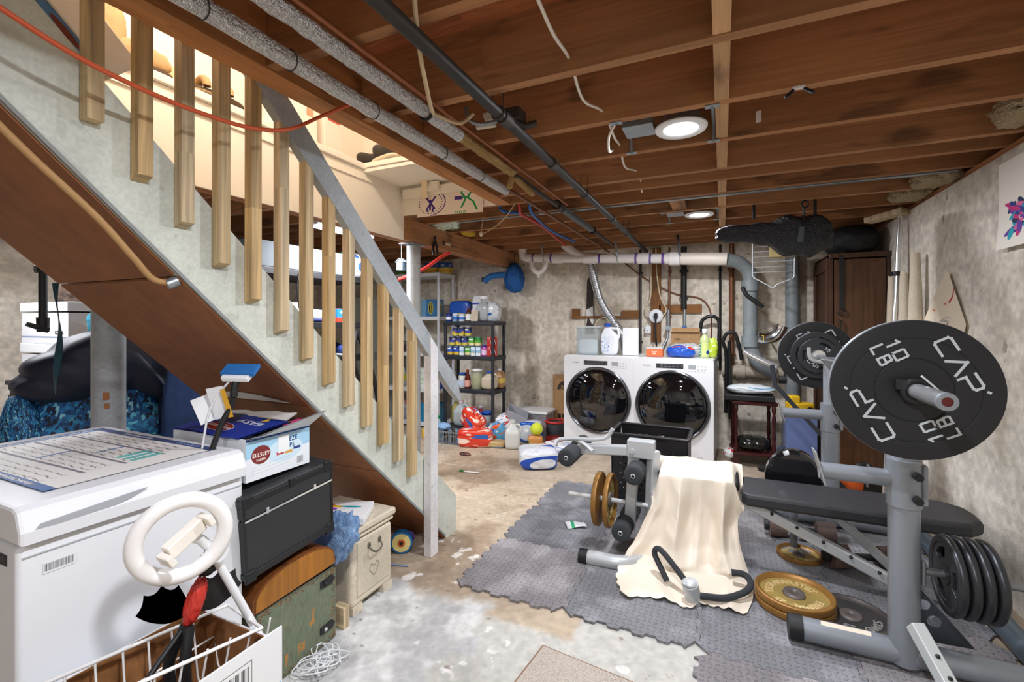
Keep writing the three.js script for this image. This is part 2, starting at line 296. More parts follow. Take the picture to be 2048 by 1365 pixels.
// ---------- staircase ----------
const top = d => 2.555 - 0.96 * d, bot = d => 2.235 - 0.96 * d;
const mint = mat('#dfe3d6', 0.5, { map: blotTex }), hard = mat('#b97a48', 0.6, { map: tex(1024, 1024, (u, v) => {
  const a = fbm(u * 4, v * 4, 1, 5, 4), b = fbm(u * 30, v * 30, 5, 3, 30), s = st(0.76, 0.82, fbm(u * 5 + v * 8, v * 18, 9, 4)); let c = mix([150, 140, 130], [235, 225, 215], a * 0.6 + b * 0.4);
  return s > 0 && b > 0.5 ? mix(c, [255, 255, 250], s * 0.7) : c;
}, { m: 1.1 }) });
const stairs = thing('staircase', 'open basement staircase with pale green stringer, pine balusters and grey rail', 'staircase');
{
  const side = (pts, x0, x1) => Ex(pts.map(([d, y]) => [d, y]), x1 - x0).rotateY(Math.PI / 2).translate(x0, 0, 0);
  part(stairs, 'stringer', side([[2.444, 0], [2.33, 0], [0.0, bot(0)], [0.0, top(0)], [2.225, top(2.225)], [2.444, 0.21]], -1.53, -1.49), mint, { axis: 2, label: 'pale green painted closed stringer' });
  part(stairs, 'stringer', side([[2.5, 0.0], [2.36, 0], [0.0, bot(0) + 0.03], [0.0, top(0) + 0.1], [2.3, top(2.3) + 0.1], [2.5, 0.2]], -2.215, -2.18), grayWood, { axis: 2 });
  const n = 11;                                            // treads and risers between the stringers
  for (let i = 0; i < n; i++) {
    const y = 0.215 * (i + 1) - 0.02, d = (2.275 - y) / 0.96 + 0.13;
    part(stairs, 'tread', bx(-2.179, -1.535, y - 0.03, y, -d - 0.12, -d + 0.12), pine[1], { axis: 0 });
    part(stairs, 'riser', bx(-2.179, -1.535, Math.max(0, y - 0.19), y - 0.031, -d - 0.105, -d - 0.088), pine[0], { axis: 0 });
  }
  // soffit boards under the stairs, butted with dark joints
  const cuts = [-0.3, 0.845, 1.335, 1.72, 2.32];
  for (let i = 0; i < 4; i++) { const a = cuts[i] + 0.004, b = cuts[i + 1] - 0.004; part(stairs, 'soffit_board', side([[a, bot(a) - 0.008], [b, bot(b) - 0.008], [b, bot(b) - 0.001], [a, bot(a) - 0.001]], -2.19, -1.5 + (i % 2) * 0.006), hard, { axis: 2, label: 'dark brown scuffed hardboard panel' }); }
  part(stairs, 'edge_strip', side([[0, bot(0) - 0.001], [2.31, bot(2.31) - 0.001], [2.31, bot(2.31) + 0.012], [0, bot(0) + 0.012]], -1.491, -1.482), mat('#8b8e8c', 0.6));
  part(stairs, 'paper_strip', sheet((u, v) => { const d = 1.322 - v * 0.034 * Math.sin(u * 3.1), y = bot(d) - 0.011; return [-1.58 - u * 0.54, y, -d]; }, 16, 3, 0.002), mat('#e9e4d8', 0.7), { label: 'torn white strip along the soffit joint' });
  for (let i = 0; i < 13; i++) {
    const d = 0.63 + 0.1115 * i, b = 1.795 - 0.109 * i, w = 0.019, t = b + 0.8;
    if (t > 2.5) { part(stairs, 'baluster', bx(-1.488, -1.45, b, 2.36, -d - w, -d + w, 0.002), pine[(i + 9) % 3], { axis: 1 }); continue; }
    const g = bx(-1.488, -1.45, b, t, -d - w, -d + w, 0.002), p = g.attributes.position;
    for (let k = 0; k < p.count; k++) { const y = p.getY(k), z = p.getZ(k), x = p.getX(k); if (y > t - 0.05) p.setY(k, y + (z + d) * 0.97); else p.setY(k, y + (x + 1.45) * 0.35); }
    part(stairs, 'baluster', g, pine[(i + 9) % 3], { axis: 1 });
  }
  const rl = d => 1.262 + 0.985 * (1.927 - d);
  part(stairs, 'handrail', side([[1.02, rl(1.02)], [2.30, rl(2.30)], [2.42, rl(2.42) + 0.02], [2.43, rl(2.43) + 0.055], [2.38, rl(2.38) + 0.126], [1.02, rl(1.02) + 0.126]], -1.486, -1.448), grayWood, { axis: 2, label: 'weathered grey handrail' });
  const nw = bx(-1.485, -1.437, 0, 1.19, -2.165, -2.095, 0.003), p = nw.attributes.position;
  for (let k = 0; k < p.count; k++) if (p.getY(k) > 1) p.setY(k, 1.165 + (p.getZ(k) + 2.13) * 0.95);
  part(stairs, 'newel_post', nw, mat('#f1eeee', 0.5, { map: blotTex }), { axis: 1, label: 'white painted newel post' });
}
// ---------- gym ----------
const font = await new FontLoader().loadAsync('fonts/droid/droid_sans_bold.typeface.json');
const letters = { C: [[[0.9, 0], [0.12, 0], [0, 0.12], [0, 0.88], [0.12, 1], [0.9, 1]]], A: [[[0, 0], [0.5, 1], [1, 0]]], P: [[[0, 0], [0, 0.45]], [[0, 0.42], [0.8, 0.42], [0.92, 0.52], [0.92, 0.9], [0.8, 1], [0, 1]]], 1: [[[0.2, 0.85], [0.5, 1], [0.5, 0]]], 0: [[[0.1, 0], [0.9, 0], [1, 0.1], [1, 0.9], [0.9, 1], [0.1, 1], [0, 0.9], [0, 0.1], [0.1, 0]]], L: [[[0, 1], [0, 0], [0.8, 0]]], B: [[[0, 0], [0, 1], [0.75, 1], [0.85, 0.9], [0.85, 0.6], [0.75, 0.52], [0, 0.52]], [[0.75, 0.52], [0.95, 0.42], [0.95, 0.1], [0.85, 0], [0, 0]]], '.': [[[0.0, 1.02], [0.05, 1.06]]] };
function strokes(word, h, w, adv, pen) {             // flat raised lettering in the xy plane, centred
  const g = [], W0 = word.length * adv - (adv - w);
  [...word].forEach((ch, i) => letters[ch].forEach(pl => { for (let k = 0; k < pl.length - 1; k++) {
    const a = [pl[k][0] * w + i * adv - W0 / 2, (pl[k][1] - 0.5) * h], b = [pl[k + 1][0] * w + i * adv - W0 / 2, (pl[k + 1][1] - 0.5) * h], l = Math.hypot(b[0] - a[0], b[1] - a[1]);
    g.push(B(l + pen, pen, 0.0012 + (g.length % 7) * 0.00018, (a[0] + b[0]) / 2, (a[1] + b[1]) / 2, 0, 0, 0, 0, Math.atan2(b[1] - a[1], b[0] - a[0])));
  } }));
  return join(g);
}
function ringText(s, r, size, a0, step) {           // raised letters around a circle, tops outwards, clockwise
  return [...s].map((ch, i) => { if (ch === ' ') return null; const g = new TextGeometry(ch, { font, size, depth: 0.003, curveSegments: 2 }); g.computeBoundingBox(); g.translate(-g.boundingBox.max.x / 2, 0, 0); const t = a0 - i * step; g.rotateZ(t - Math.PI / 2); return g.translate(Math.cos(t) * r, Math.sin(t) * r, 0); }).filter(Boolean);
}
const bumperProfile = [[0.028, -0.02], [0.09, -0.02], [0.2, -0.02], [0.222, -0.018], [0.225, -0.012], [0.225, 0.012], [0.222, 0.018], [0.172, 0.02], [0.17, 0.017], [0.167, 0.017], [0.165, 0.02], [0.105, 0.02], [0.103, 0.016], [0.1, 0.0155], [0.098, 0.019], [0.03, 0.019], [0.028, 0.016]];
const markM = mat('#c9d1d6', 0.5), bump = mat('#1b1c1f', 0.62, { bumpMap: spots, bumpScale: 0.0003 });
function bumper(label, pos) {
  const t = thing('bumper_plate', label, 'weight plate', pos);
  part(t, 'disc', L(bumperProfile, 64).rotateX(Math.PI / 2), bump);
  part(t, 'rim_band', L([[0.2252, -0.011], [0.2262, -0.009], [0.2262, 0.009], [0.2252, 0.011]], 64).rotateX(Math.PI / 2), mat('#8d949b', 0.35, { metalness: 0.4 }));
  part(t, 'hub', L([[0.025, -0.0205], [0.034, -0.0205], [0.034, 0.021], [0.025, 0.021]], 32).rotateX(Math.PI / 2), black);
  for (const k of [0, Math.PI]) {
    part(t, 'lettering', strokes('CAP.', 0.045, 0.05, 0.064, 0.0075).rotateZ(-62 * R).translate(Math.cos(24 * R) * 0.137, Math.sin(24 * R) * 0.137, 0.0205).rotateZ(k), markM, { label: 'white CAP lettering' });
    part(t, 'lettering', join([strokes('10', 0.034, 0.026, 0.038, 0.0065).translate(0.002, 0.024, 0), strokes('LB', 0.034, 0.024, 0.038, 0.0065).translate(0, -0.02, 0)]).rotateZ(-62 * R).translate(Math.cos(119 * R) * 0.137, Math.sin(119 * R) * 0.137, 0.0205).rotateZ(k), markM, { label: 'white 10 LB lettering' });
  }
  return t;
}
bumper('large black CAP bumper plate with a clamp collar on the free bar end', [0.559, 1.062, -1.9]);
bumper('large black bumper plate behind two smaller grip plates by the wooden cabinet', [0.578, 1.058, -3.72]);
function gripPlate(r, th, label, pos) {
  const t = thing('grip_plate', label, 'weight plate', pos), s = new THREE.Shape().absarc(0, 0, r, 0, Math.PI * 2);
  s.holes.push(hole(0, 0, 0.026));
  for (let k = 0; k < 3; k++) { const a0 = k * 2.094 + 0.6, p = []; for (let i = 0; i <= 8; i++) { const a = a0 + i * 0.11; p.push([Math.cos(a) * r * 0.82, Math.sin(a) * r * 0.82]); } for (let i = 8; i >= 0; i--) { const a = a0 + i * 0.11; p.push([Math.cos(a) * r * 0.64, Math.sin(a) * r * 0.64]); } s.holes.push(shp(p)); }
  part(t, 'disc', Ex(s, th * 0.5, 0.003, null, 32).translate(0, 0, -th * 0.25), iron);
  part(t, 'rim', To(r * 0.965, r * 0.075, 0, 0, 0, 0, 0, 0, 56, 10), iron);
  part(t, 'hub', L([[0.0255, -th * 0.5], [0.04, -th * 0.5], [0.042, th * 0.5], [0.0255, th * 0.5]], 28).rotateX(Math.PI / 2), chrome);
  return t;
}
{
  gripPlate(0.15, 0.036, 'dark grey grip plate sandwiched against the bumper plate near the wooden cabinet', [0.578, 1.058, -3.672]);
  const t = gripPlate(0.112, 0.03, 'small dark grey grip plate with white CAP and 10 marks, innermost on the bar', [0.578, 1.058, -3.632]);
  part(t, 'lettering', strokes('CAP', 0.02, 0.02, 0.026, 0.004).rotateZ(-45 * R).translate(-0.03, -0.055, 0.0135), markM);
  part(t, 'lettering', strokes('10', 0.018, 0.012, 0.018, 0.004).rotateZ(-40 * R).translate(0.05, 0.042, 0.0135), markM);
  const b = thing('barbell', 'chrome barbell resting across the grey press rack', 'barbell', [0.565, 1.06, 0]);
  part(b, 'shaft', C(0.0145, 0.0145, 1.6, 0, 0, -2.8, Math.PI / 2), chrome);
  part(b, 'sleeve', [C(0.025, 0.025, 0.41, -0.006, 0.002, -1.845, Math.PI / 2), C(0.037, 0.037, 0.02, -0.006, 0.002, -2.055, Math.PI / 2)], chrome);
  part(b, 'sleeve', [C(0.025, 0.025, 0.41, 0.012, -0.002, -3.79, Math.PI / 2), C(0.037, 0.037, 0.02, 0.012, -0.002, -3.59, Math.PI / 2)], chrome);
  const e = part(b, 'end_cap', L([[0.013, 0], [0.0245, 0], [0.0255, -0.004], [0.0255, -0.012]], 32).rotateX(Math.PI / 2).translate(-0.006, 0.002, -1.637), steel);
  part(e, 'plug', C(0.0135, 0.0135, 0.01, -0.006, 0.002, -1.644, Math.PI / 2), mat('#5a1512', 0.4), { label: 'dark red plug in the bar end' });
  const c = thing('bar_collar', 'black clamp collar with pale lever against the near bumper plate', 'collar', [0.559, 1.062, -1.858]);
  part(c, 'ring', [To(0.034, 0.01, 0, 0, 0), B(0.03, 0.035, 0.02, -0.04, 0.02, 0)], black);
  part(c, 'lever', bar([0.008, 0.05, 0.012], [0.05, 0.006, 0.014], 0.011, 0.006, 0.002), mat('#cfd3d4', 0.4));
}
// press rack
{
  const t = thing('press_rack', 'grey steel bench press rack with tall round uprights and floor tubes', 'weight rack');
  for (const z of [-2.15, -3.43]) {
    const u = part(t, 'upright', [C(0.048, 0.048, 0.74, 0.61, 0.4, z, 0, 0, 0, 32)], steel);
    part(u, 'inner_post', C(0.037, 0.037, 0.32, 0.61, 0.9, z, 0, 0, 0, 28), mat('#a4abb3', 0.35, { metalness: 0.35 }));
    part(u, 'collar', [C(0.053, 0.053, 0.17, 0.61, 0.69, z, 0, 0, 0, 32), B(0.02, 0.15, 0.07, 0.662, 0.69, z, 0.008)], steel);
    for (const y of [0.73, 0.645]) part(u, 'bolt', C(0.014, 0.014, 0.03, 0.632, y, z + 0.06, Math.PI / 2, 0, 0, 14), black);
    part(t, 'spotter_arm', C(0.031, 0.031, 0.23, 0.46, 0.7, z, 0, 0, Math.PI / 2), steel);
    part(t, 'arm_stop', B(0.006, 0.13, 0.09, 0.345, 0.715, z, 0.003, 0, 0, 0.25), mat('#b9bec2', 0.3, { metalness: 0.6 }));
    part(t, 'base_tube', C(0.043, 0.043, 0.68, 0.62, 0.062, z, 0, 0, Math.PI / 2), steel);
    part(t, 'end_cap', C(0.046, 0.046, 0.05, 0.265, 0.062, z, 0, 0, Math.PI / 2), black);
    part(t, 'hook', [Tb([[0.6, 1.02, z], [0.555, 1.032, z], [0.52, 1.038, z], [0.5, 1.06, z], [0.497, 1.12, z]], 0.011, 0.02)], mat('#c9cccd', 0.35, { metalness: 0.5 }));
    part(t, 'gusset', Ex([[0.65, 0.09], [0.95, 0.09], [0.95, 0.06], [0.65, 0.06], [0.65, 0.3], [0.66, 0.31]].slice(0, 1).concat([[0.66, 0.3], [0.83, 0.1]]), 0.006, 0, [hole(0.685, 0.225, 0.02), hole(0.715, 0.17, 0.022), hole(0.75, 0.125, 0.018)].slice(0, 2)).translate(0, 0, z - 0.06), darkMetal);
  }
  part(t, 'cross_tube', [C(0.042, 0.042, 1.5, 1.03, 0.062, -2.75, Math.PI / 2), C(0.05, 0.05, 0.06, 1.03, 0.062, -2.02, Math.PI / 2)], mat('#5f6b75', 0.38, { metalness: 0.4 }));
  part(t, 'storage_peg', [C(0.013, 0.013, 0.4, 0.84, 0.375, -2.15, 0, 0, Math.PI / 2), B(0.012, 0.09, 0.06, 0.66, 0.375, -2.15)], mat('#85888a', 0.35, { metalness: 0.6 }));
  part(t, 'warning_label', [tr(new THREE.PlaneGeometry(0.16, 0.02), 0.43, 0.105, -2.138, -0.9)], mat('#e8dcc8', 0.6), { label: 'pale warning sticker on the floor tube' });
  const p = thing('adjuster_post', 'short light grey square post with punched holes leaning on the rack base', 'post');
  part(p, 'tube', bar([0.585, 0.27, -1.96], [0.69, 0.03, -1.68], 0.042, 0.042, 0.005), mat('#c3c9c9', 0.35, { metalness: 0.2 }));
  for (let k = 0; k < 5; k++) { const f = 0.25 + k * 0.15; part(p, 'hole', S(0.007, 0.585 + 0.105 * f + 0.006, 0.27 - 0.24 * f + 0.017, -1.96 + 0.28 * f + 0.012), black); }
  const ip = [0, 1, 2, 3].map(k => {
    const q = thing('iron_plate', ['cast iron plate innermost on the low rack peg, closest to the upright', 'second cast iron plate out from the upright on the low rack peg', 'third cast iron plate out from the upright on the low rack peg', 'outermost cast iron plate on the low rack peg'][k], 'weight plate', [0.735 + k * 0.034, 0.375, -2.15], 0, 'iron plates on the rack peg');
    const s = new THREE.Shape().absarc(0, 0, 0.12, 0, Math.PI * 2); s.holes.push(hole(0, 0, 0.0135));
    for (let j = 0; j < 3; j++) { const a = j * 2.094 + 0.5; s.holes.push(shp([0, 1, 2, 3, 4, 5, 6].map(i => [Math.cos(a + i * 0.17) * 0.095, Math.sin(a + i * 0.17) * 0.095]).concat([[Math.cos(a + 1) * 0.06, Math.sin(a + 1) * 0.06], [Math.cos(a) * 0.06, Math.sin(a) * 0.06]]))); }
    part(q, 'disc', Ex(s, 0.012, 0.002, null, 24).translate(0, 0, -0.006).rotateY(Math.PI / 2), iron);
    part(q, 'rim', To(0.122, 0.0155, 0, 0, 0, 0, Math.PI / 2, 0, 48, 12), mat('#3a3c3f', 0.35, { metalness: 0.6 }));
    part(q, 'hub', C(0.035, 0.035, 0.024, 0, 0, 0, 0, 0, Math.PI / 2), iron);
    return q;
  });
}
// adjustable bench with leg developer
const light = mat('#bfc3c5', 0.35, { metalness: 0.25 }), foam = mat('#33363a', 0.9, { bumpMap: spots, bumpScale: 0.0006 });
{
  const t = thing('weight_bench', 'black padded weight bench with silver leg developer and foam rollers', 'bench');
  part(t, 'back_pad', Ex(shp([[0.1, -0.14], [0.86, -0.15], [0.94, -0.13], [0.99, -0.08], [1.0, 0], [0.99, 0.08], [0.94, 0.13], [0.86, 0.15], [0.1, 0.14], [0.085, 0.12], [0.085, -0.12]]), 0.03, 0.016).rotateX(-Math.PI / 2).rotateZ(0.0).translate(0.02, 0.373, -2.74), mat('#2b2c30', 0.5, { bumpMap: fineTex, bumpScale: 0.0006 }));
  part(t, 'seat_pad', B(0.4, 0.055, 0.3, -0.12, 0.45, -2.73, 0.02), black);
  part(t, 'beam', [bar([0.08, 0.375, -2.65], [0.8, 0.05, -2.65], 0.05, 0.05, 0.008), bar([-0.36, 0.4, -2.7], [0.12, 0.37, -2.7], 0.05, 0.06, 0.006)], light);
  for (let k = 0; k < 5; k++) { const f = 0.2 + k * 0.15; part(t, 'adjuster_hole', S(0.008, 0.08 + 0.72 * f, 0.375 - 0.325 * f + 0.016, -2.624), black); }
  part(t, 'strut', bar([0.46, 0.36, -2.8], [0.79, 0.06, -2.74], 0.035, 0.04, 0.006), light);
  part(t, 'rear_foot', [C(0.03, 0.03, 0.5, 0.82, 0.035, -2.72, Math.PI / 2)], steel);
  part(t, 'front_post', bar([-0.365, 0.03, -2.66], [-0.345, 0.575, -2.64], 0.055, 0.06, 0.01), light);
  part(t, 'head_block', [B(0.15, 0.1, 0.07, -0.41, 0.575, -2.64, 0.008), C(0.014, 0.014, 0.09, -0.455, 0.565, -2.64, Math.PI / 2)], light);
  part(t, 'front_foot', Tb([[-0.66, 0.036, -2.39], [-0.46, 0.036, -2.4], [-0.37, 0.036, -2.5], [-0.36, 0.036, -2.72], [-0.36, 0.036, -2.9]], 0.036, 0.12, 20), light);
  part(t, 'end_cap', C(0.038, 0.038, 0.045, -0.67, 0.037, -2.39, 0, 0, Math.PI / 2), black);
  part(t, 'front_arm', bar([-0.45, 0.56, -2.64], [-0.78, 0.535, -2.64], 0.05, 0.055, 0.008), light);
  part(t, 'lever', [bar([-0.452, 0.53, -2.64], [-0.475, 0.12, -2.64], 0.05, 0.06, 0.008), C(0.014, 0.014, 0.36, -0.53, 0.262, -2.64, 0, 0, Math.PI / 2)], light);
  part(t, 'plate_peg', C(0.0125, 0.0125, 0.2, -0.73, 0.262, -2.64, 0, 0, Math.PI / 2), mat('#d8d9d5', 0.35, { metalness: 0.4 }));
  part(t, 'handle', Tb([[-0.9, 0.55, -2.58], [-0.89, 0.585, -2.6], [-0.8, 0.595, -2.62], [-0.68, 0.6, -2.62], [-0.6, 0.615, -2.64], [-0.57, 0.67, -2.64]], 0.012, 0.04), light);
  part(t, 'handle', Tb([[-0.8, 0.59, -2.64], [-0.72, 0.575, -2.6], [-0.66, 0.555, -2.54]], 0.012, 0.04), light);
  for (const [x, y] of [[-0.79, 0.525], [-0.425, 0.475], [-0.49, 0.165]]) for (const s of [1, -1]) {
    const r = part(t, 'foam_roller', L([[0.013, -0.07], [0.03, -0.072], [0.046, -0.068], [0.05, -0.06], [0.05, 0.06], [0.046, 0.068], [0.03, 0.072], [0.013, 0.07]], 28).rotateX(Math.PI / 2).translate(x, y, -2.64 + s * 0.115), foam);
    part(r, 'roller_rod', L([[0.008, -0.074], [0.0125, -0.074], [0.0125, 0.074], [0.008, 0.074]], 18).rotateX(Math.PI / 2).translate(x, y, -2.64 + s * 0.115), light);
  }
}
const gold = mat('#c2a860', 0.45, { metalness: 0.3, map: blotTex }), goldD = mat('#a8793a', 0.45, { metalness: 0.35, map: blotTex }), oldIron = mat('#4b4948', 0.5, { metalness: 0.35, map: blotTex });
function castPlate(r, th, label, pos, m, mr, text, rot, group) {
  const t = thing('cast_plate', label, 'weight plate', pos, 0, group); if (rot) t.rotation.set(...rot);
  part(t, 'disc', L([[0.014, th * 0.18], [r * 0.3, th * 0.18], [r * 0.3, th * 0.36], [r * 0.86, th * 0.36], [r * 0.88, th * 0.98], [r * 0.97, th], [r, th * 0.85], [r, th * 0.15], [r * 0.97, 0], [r * 0.86, 0], [r * 0.3, 0.002], [0.014, 0.002], [0.014, th * 0.18]], 56), mr);
  part(t, 'face', L([[r * 0.29, th * 0.365], [r * 0.872, th * 0.365], [r * 0.872, th * 0.6]], 48), m);
  part(t, 'hub', L([[0.014, 0.004], [0.014, th * 0.8], [r * 0.26, th * 0.8], [r * 0.28, th * 0.36]], 32), mat('#6d6560', 0.5, { metalness: 0.3 }));
  if (text) part(t, 'raised_lettering', join(text.map(([s, a]) => ringText(s, r * 0.52, r * 0.21, a, 0.24))).rotateX(-Math.PI / 2).translate(0, th * 0.36, 0), m === gold ? mat('#ecd49a', 0.4, { metalness: 0.3 }) : mat('#8d8a86', 0.5));
  return t;
}
const goldText = [['TISHWINA', 2.9], ['STBT', 0.95], ['ENINAR', 5.55], ['25', 3.75]];
castPlate(0.158, 0.032, 'bottom gold cast plate of the stacked pair beside the rack foot', [0.293, 0.012, -2.41], gold, goldD, null);
castPlate(0.158, 0.032, 'top gold cast plate with raised lettering on the stacked pair beside the rack foot', [0.293, 0.045, -2.412], gold, goldD, goldText, [0, 0.4, 0]);
castPlate(0.108, 0.024, 'small gold cast plate lying alone on the dark foam mat', [0.378, 0.012, -2.92], gold, goldD, [['STANDARD', 2.6], ['TEN', 5.3]], [0, 0.4, 0]);
castPlate(0.148, 0.026, 'worn black cast plate lying flat behind the rack foot tube', [0.5, 0.012, -2.4], oldIron, mat('#57504c', 0.5, { metalness: 0.35, map: blotTex }), [['ALTIUSA', 3.1], ['STAND', 5.6], ['25', 4.0]], [0, 0.6, 0]);
castPlate(0.15, 0.028, 'outer bronze plate loaded on the leg developer peg', [-0.634, 0.262, -2.64], gold, goldD, null, [0, 0, Math.PI / 2], 'plates on the leg developer');
castPlate(0.15, 0.028, 'bronze plate with raised lettering next to the leg developer lever', [-0.598, 0.262, -2.64], gold, goldD, goldText, [0, 0, -Math.PI / 2], 'plates on the leg developer');
// rusty hexagonal dumbbells under the bench
const rust = mat('#8a7266', 0.7, { map: blotTex }), rust2 = mat('#5d4a42', 0.7, { map: blotTex });
for (const [lab, x, z, turn] of [['rusty hexagonal dumbbell under the bench, behind the small gold plate', 0.42, -3.16, 0.05], ['rusty hexagonal dumbbell under the bench, beside the small gold plate', 0.66, -2.92, 0.35]]) {
  const t = thing('hex_dumbbell', lab, 'dumbbell', [x, 0.012, z], turn);
  for (const s of [-1, 1]) part(t, 'head', [C(0.062, 0.068, 0.09, s * 0.12, 0.054, 0, Math.PI / 6, 0, s * Math.PI / 2, 6)], s < 0 ? rust : rust2);
  part(t, 'handle', [C(0.017, 0.017, 0.34, 0, 0.054, 0, 0, 0, Math.PI / 2), C(0.03, 0.03, 0.02, -0.18, 0.054, 0, 0, 0, Math.PI / 2)], iron);
}
one('brown_brick', 'weathered brown block lying beyond the dumbbells beside the far rack foot', 'block', B(0.13, 0.07, 0.1, 0, 0.035, 0, 0.006), rust, { pos: [0.82, 0.0, -3.0], rot: [0, 0.3, 0] });
// curl bar on the floor
{
  const t = thing('curl_attachment', 'curved handle bar with black foam grips lying on the mat by the cream cloth', 'exercise handle');
  part(t, 'hub', [C(0.036, 0.036, 0.1, -0.125, 0.06, -2.235, 0.35, 0, 0.15, 24), S(0.036, -0.133, 0.105, -2.222, 1, 0.4, 1)], light);
  part(t, 'grip', Tb([[-0.14, 0.075, -2.26], [-0.25, 0.16, -2.33], [-0.29, 0.175, -2.36], [-0.31, 0.14, -2.37], [-0.24, 0.045, -2.31]], 0.0135, 0.05, 14), foam);
  part(t, 'grip', Tb([[-0.1, 0.05, -2.235], [0.02, 0.04, -2.28], [0.1, 0.06, -2.34], [0.125, 0.08, -2.38], [0.1, 0.1, -2.42], [0.04, 0.095, -2.42]], 0.0145, 0.05, 14), foam);
}
// draped cloth
{
  const prof = [[0.42, -2.98], [0.485, -2.9], [0.505, -2.78], [0.5, -2.62], [0.47, -2.54], [0.3, -2.48], [0.14, -2.44], [0.045, -2.39], [0.022, -2.28], [0.02, -2.16]];
  const cl = sheet((u, v) => {
    const q = (1 - v) * (prof.length - 1), i = Math.min(prof.length - 2, Math.floor(q)), f = q - i; let y = prof[i][0] + (prof[i + 1][0] - prof[i][0]) * f, z = prof[i][1] + (prof[i + 1][1] - prof[i][1]) * f;
    const k = st(0.36, 0.6, 1 - v), low = st(0.55, 0.95, 1 - v), edge = st(0.1, 0, u) + st(0.88, 1, u), tri = t => Math.abs((t % 2 + 2) % 2 - 1) ** 1.4;
    const fold = tri(u * 4.2 + 0.9 * v + 0.3 * Math.sin(v * 5)) * 0.9 + tri(u * 8.7 - v * 1.7) * 0.3 + (fbm(u * 5, v * 5, 2, 3) - 0.5) * 0.8 - 0.6;
    z += k * fold * 0.1 * (y > 0.06 ? 1 : 0.35) - k * u * 0.1; y = Math.max(0.014 + low * 0.02 * tri(u * 7 + v * 3), y + (1 - k) * (fold * 0.01 - edge * 0.16 * st(0.1, 0.4, 1 - v)));
    let x = -0.345 + u * 0.445 - k * st(0.45, 0, u) * (0.06 + 0.07 * Math.sin(v * 9)) + k * st(0.7, 1, u) * 0.03 * Math.sin(v * 11);
    if (v < 0.02) z += 0.014 * Math.abs(Math.sin(u * 34)); if (u < 0.02) x -= 0.012 * Math.abs(Math.sin(v * 60)) * low;
    return [x, y, z];
  }, 70, 90, 0.002);
  one('vinyl_cloth', 'cream vinyl cloth with scalloped edge draped over the bench seat', 'cloth', cl, mat('#eee2d0', 0.45), {});
}
// preacher pad and the press arm standing behind the rack
{
  const t = thing('curl_pad', 'glossy black domed pad standing behind the bench by the spotter arm', 'pad', [0.365, 0, -3.02]);
  part(t, 'pad', Ex(shp(Array.from({ length: 17 }, (_, i) => { const a = Math.PI * i / 16; return [Math.cos(a) * 0.125, Math.sin(a) * 0.16]; })), 0.05, 0.02, null).translate(0, 0.385, -0.03), mat('#131417', 0.12, { clearcoat: 0.6 }));
  part(t, 'stand', [C(0.02, 0.02, 0.37, 0, 0.195, 0), C(0.09, 0.1, 0.02, 0, 0.012, 0)], steel);
  const a = thing('machine_arm', 'bent dark steel exercise arm with chrome grip in front of the laundry drain', 'exercise machine');
  part(a, 'arm', [bar([0.335, 0.965, -3.95], [0.36, 0.8, -3.95], 0.05, 0.03, 0.006), bar([0.36, 0.81, -3.95], [0.74, 0.36, -3.95], 0.05, 0.03, 0.006), B(0.09, 0.06, 0.08, 0.71, 0.33, -3.95, 0.006, 0, 0, -0.8)], darkMetal);
  part(a, 'grip', Tb([[0.15, 1.055, -3.98], [0.2, 1.025, -3.97], [0.37, 0.945, -3.95]], 0.021, null, 16), chrome);
  part(a, 'knob', C(0.028, 0.028, 0.05, 0.405, 0.855, -3.93, 0, 0, Math.PI / 2, 8), black);
  part(a, 'base', [bar([0.72, 0.3, -3.95], [0.74, 0.02, -3.95], 0.05, 0.05), B(0.3, 0.03, 0.08, 0.66, 0.018, -3.95)], darkMetal);
}
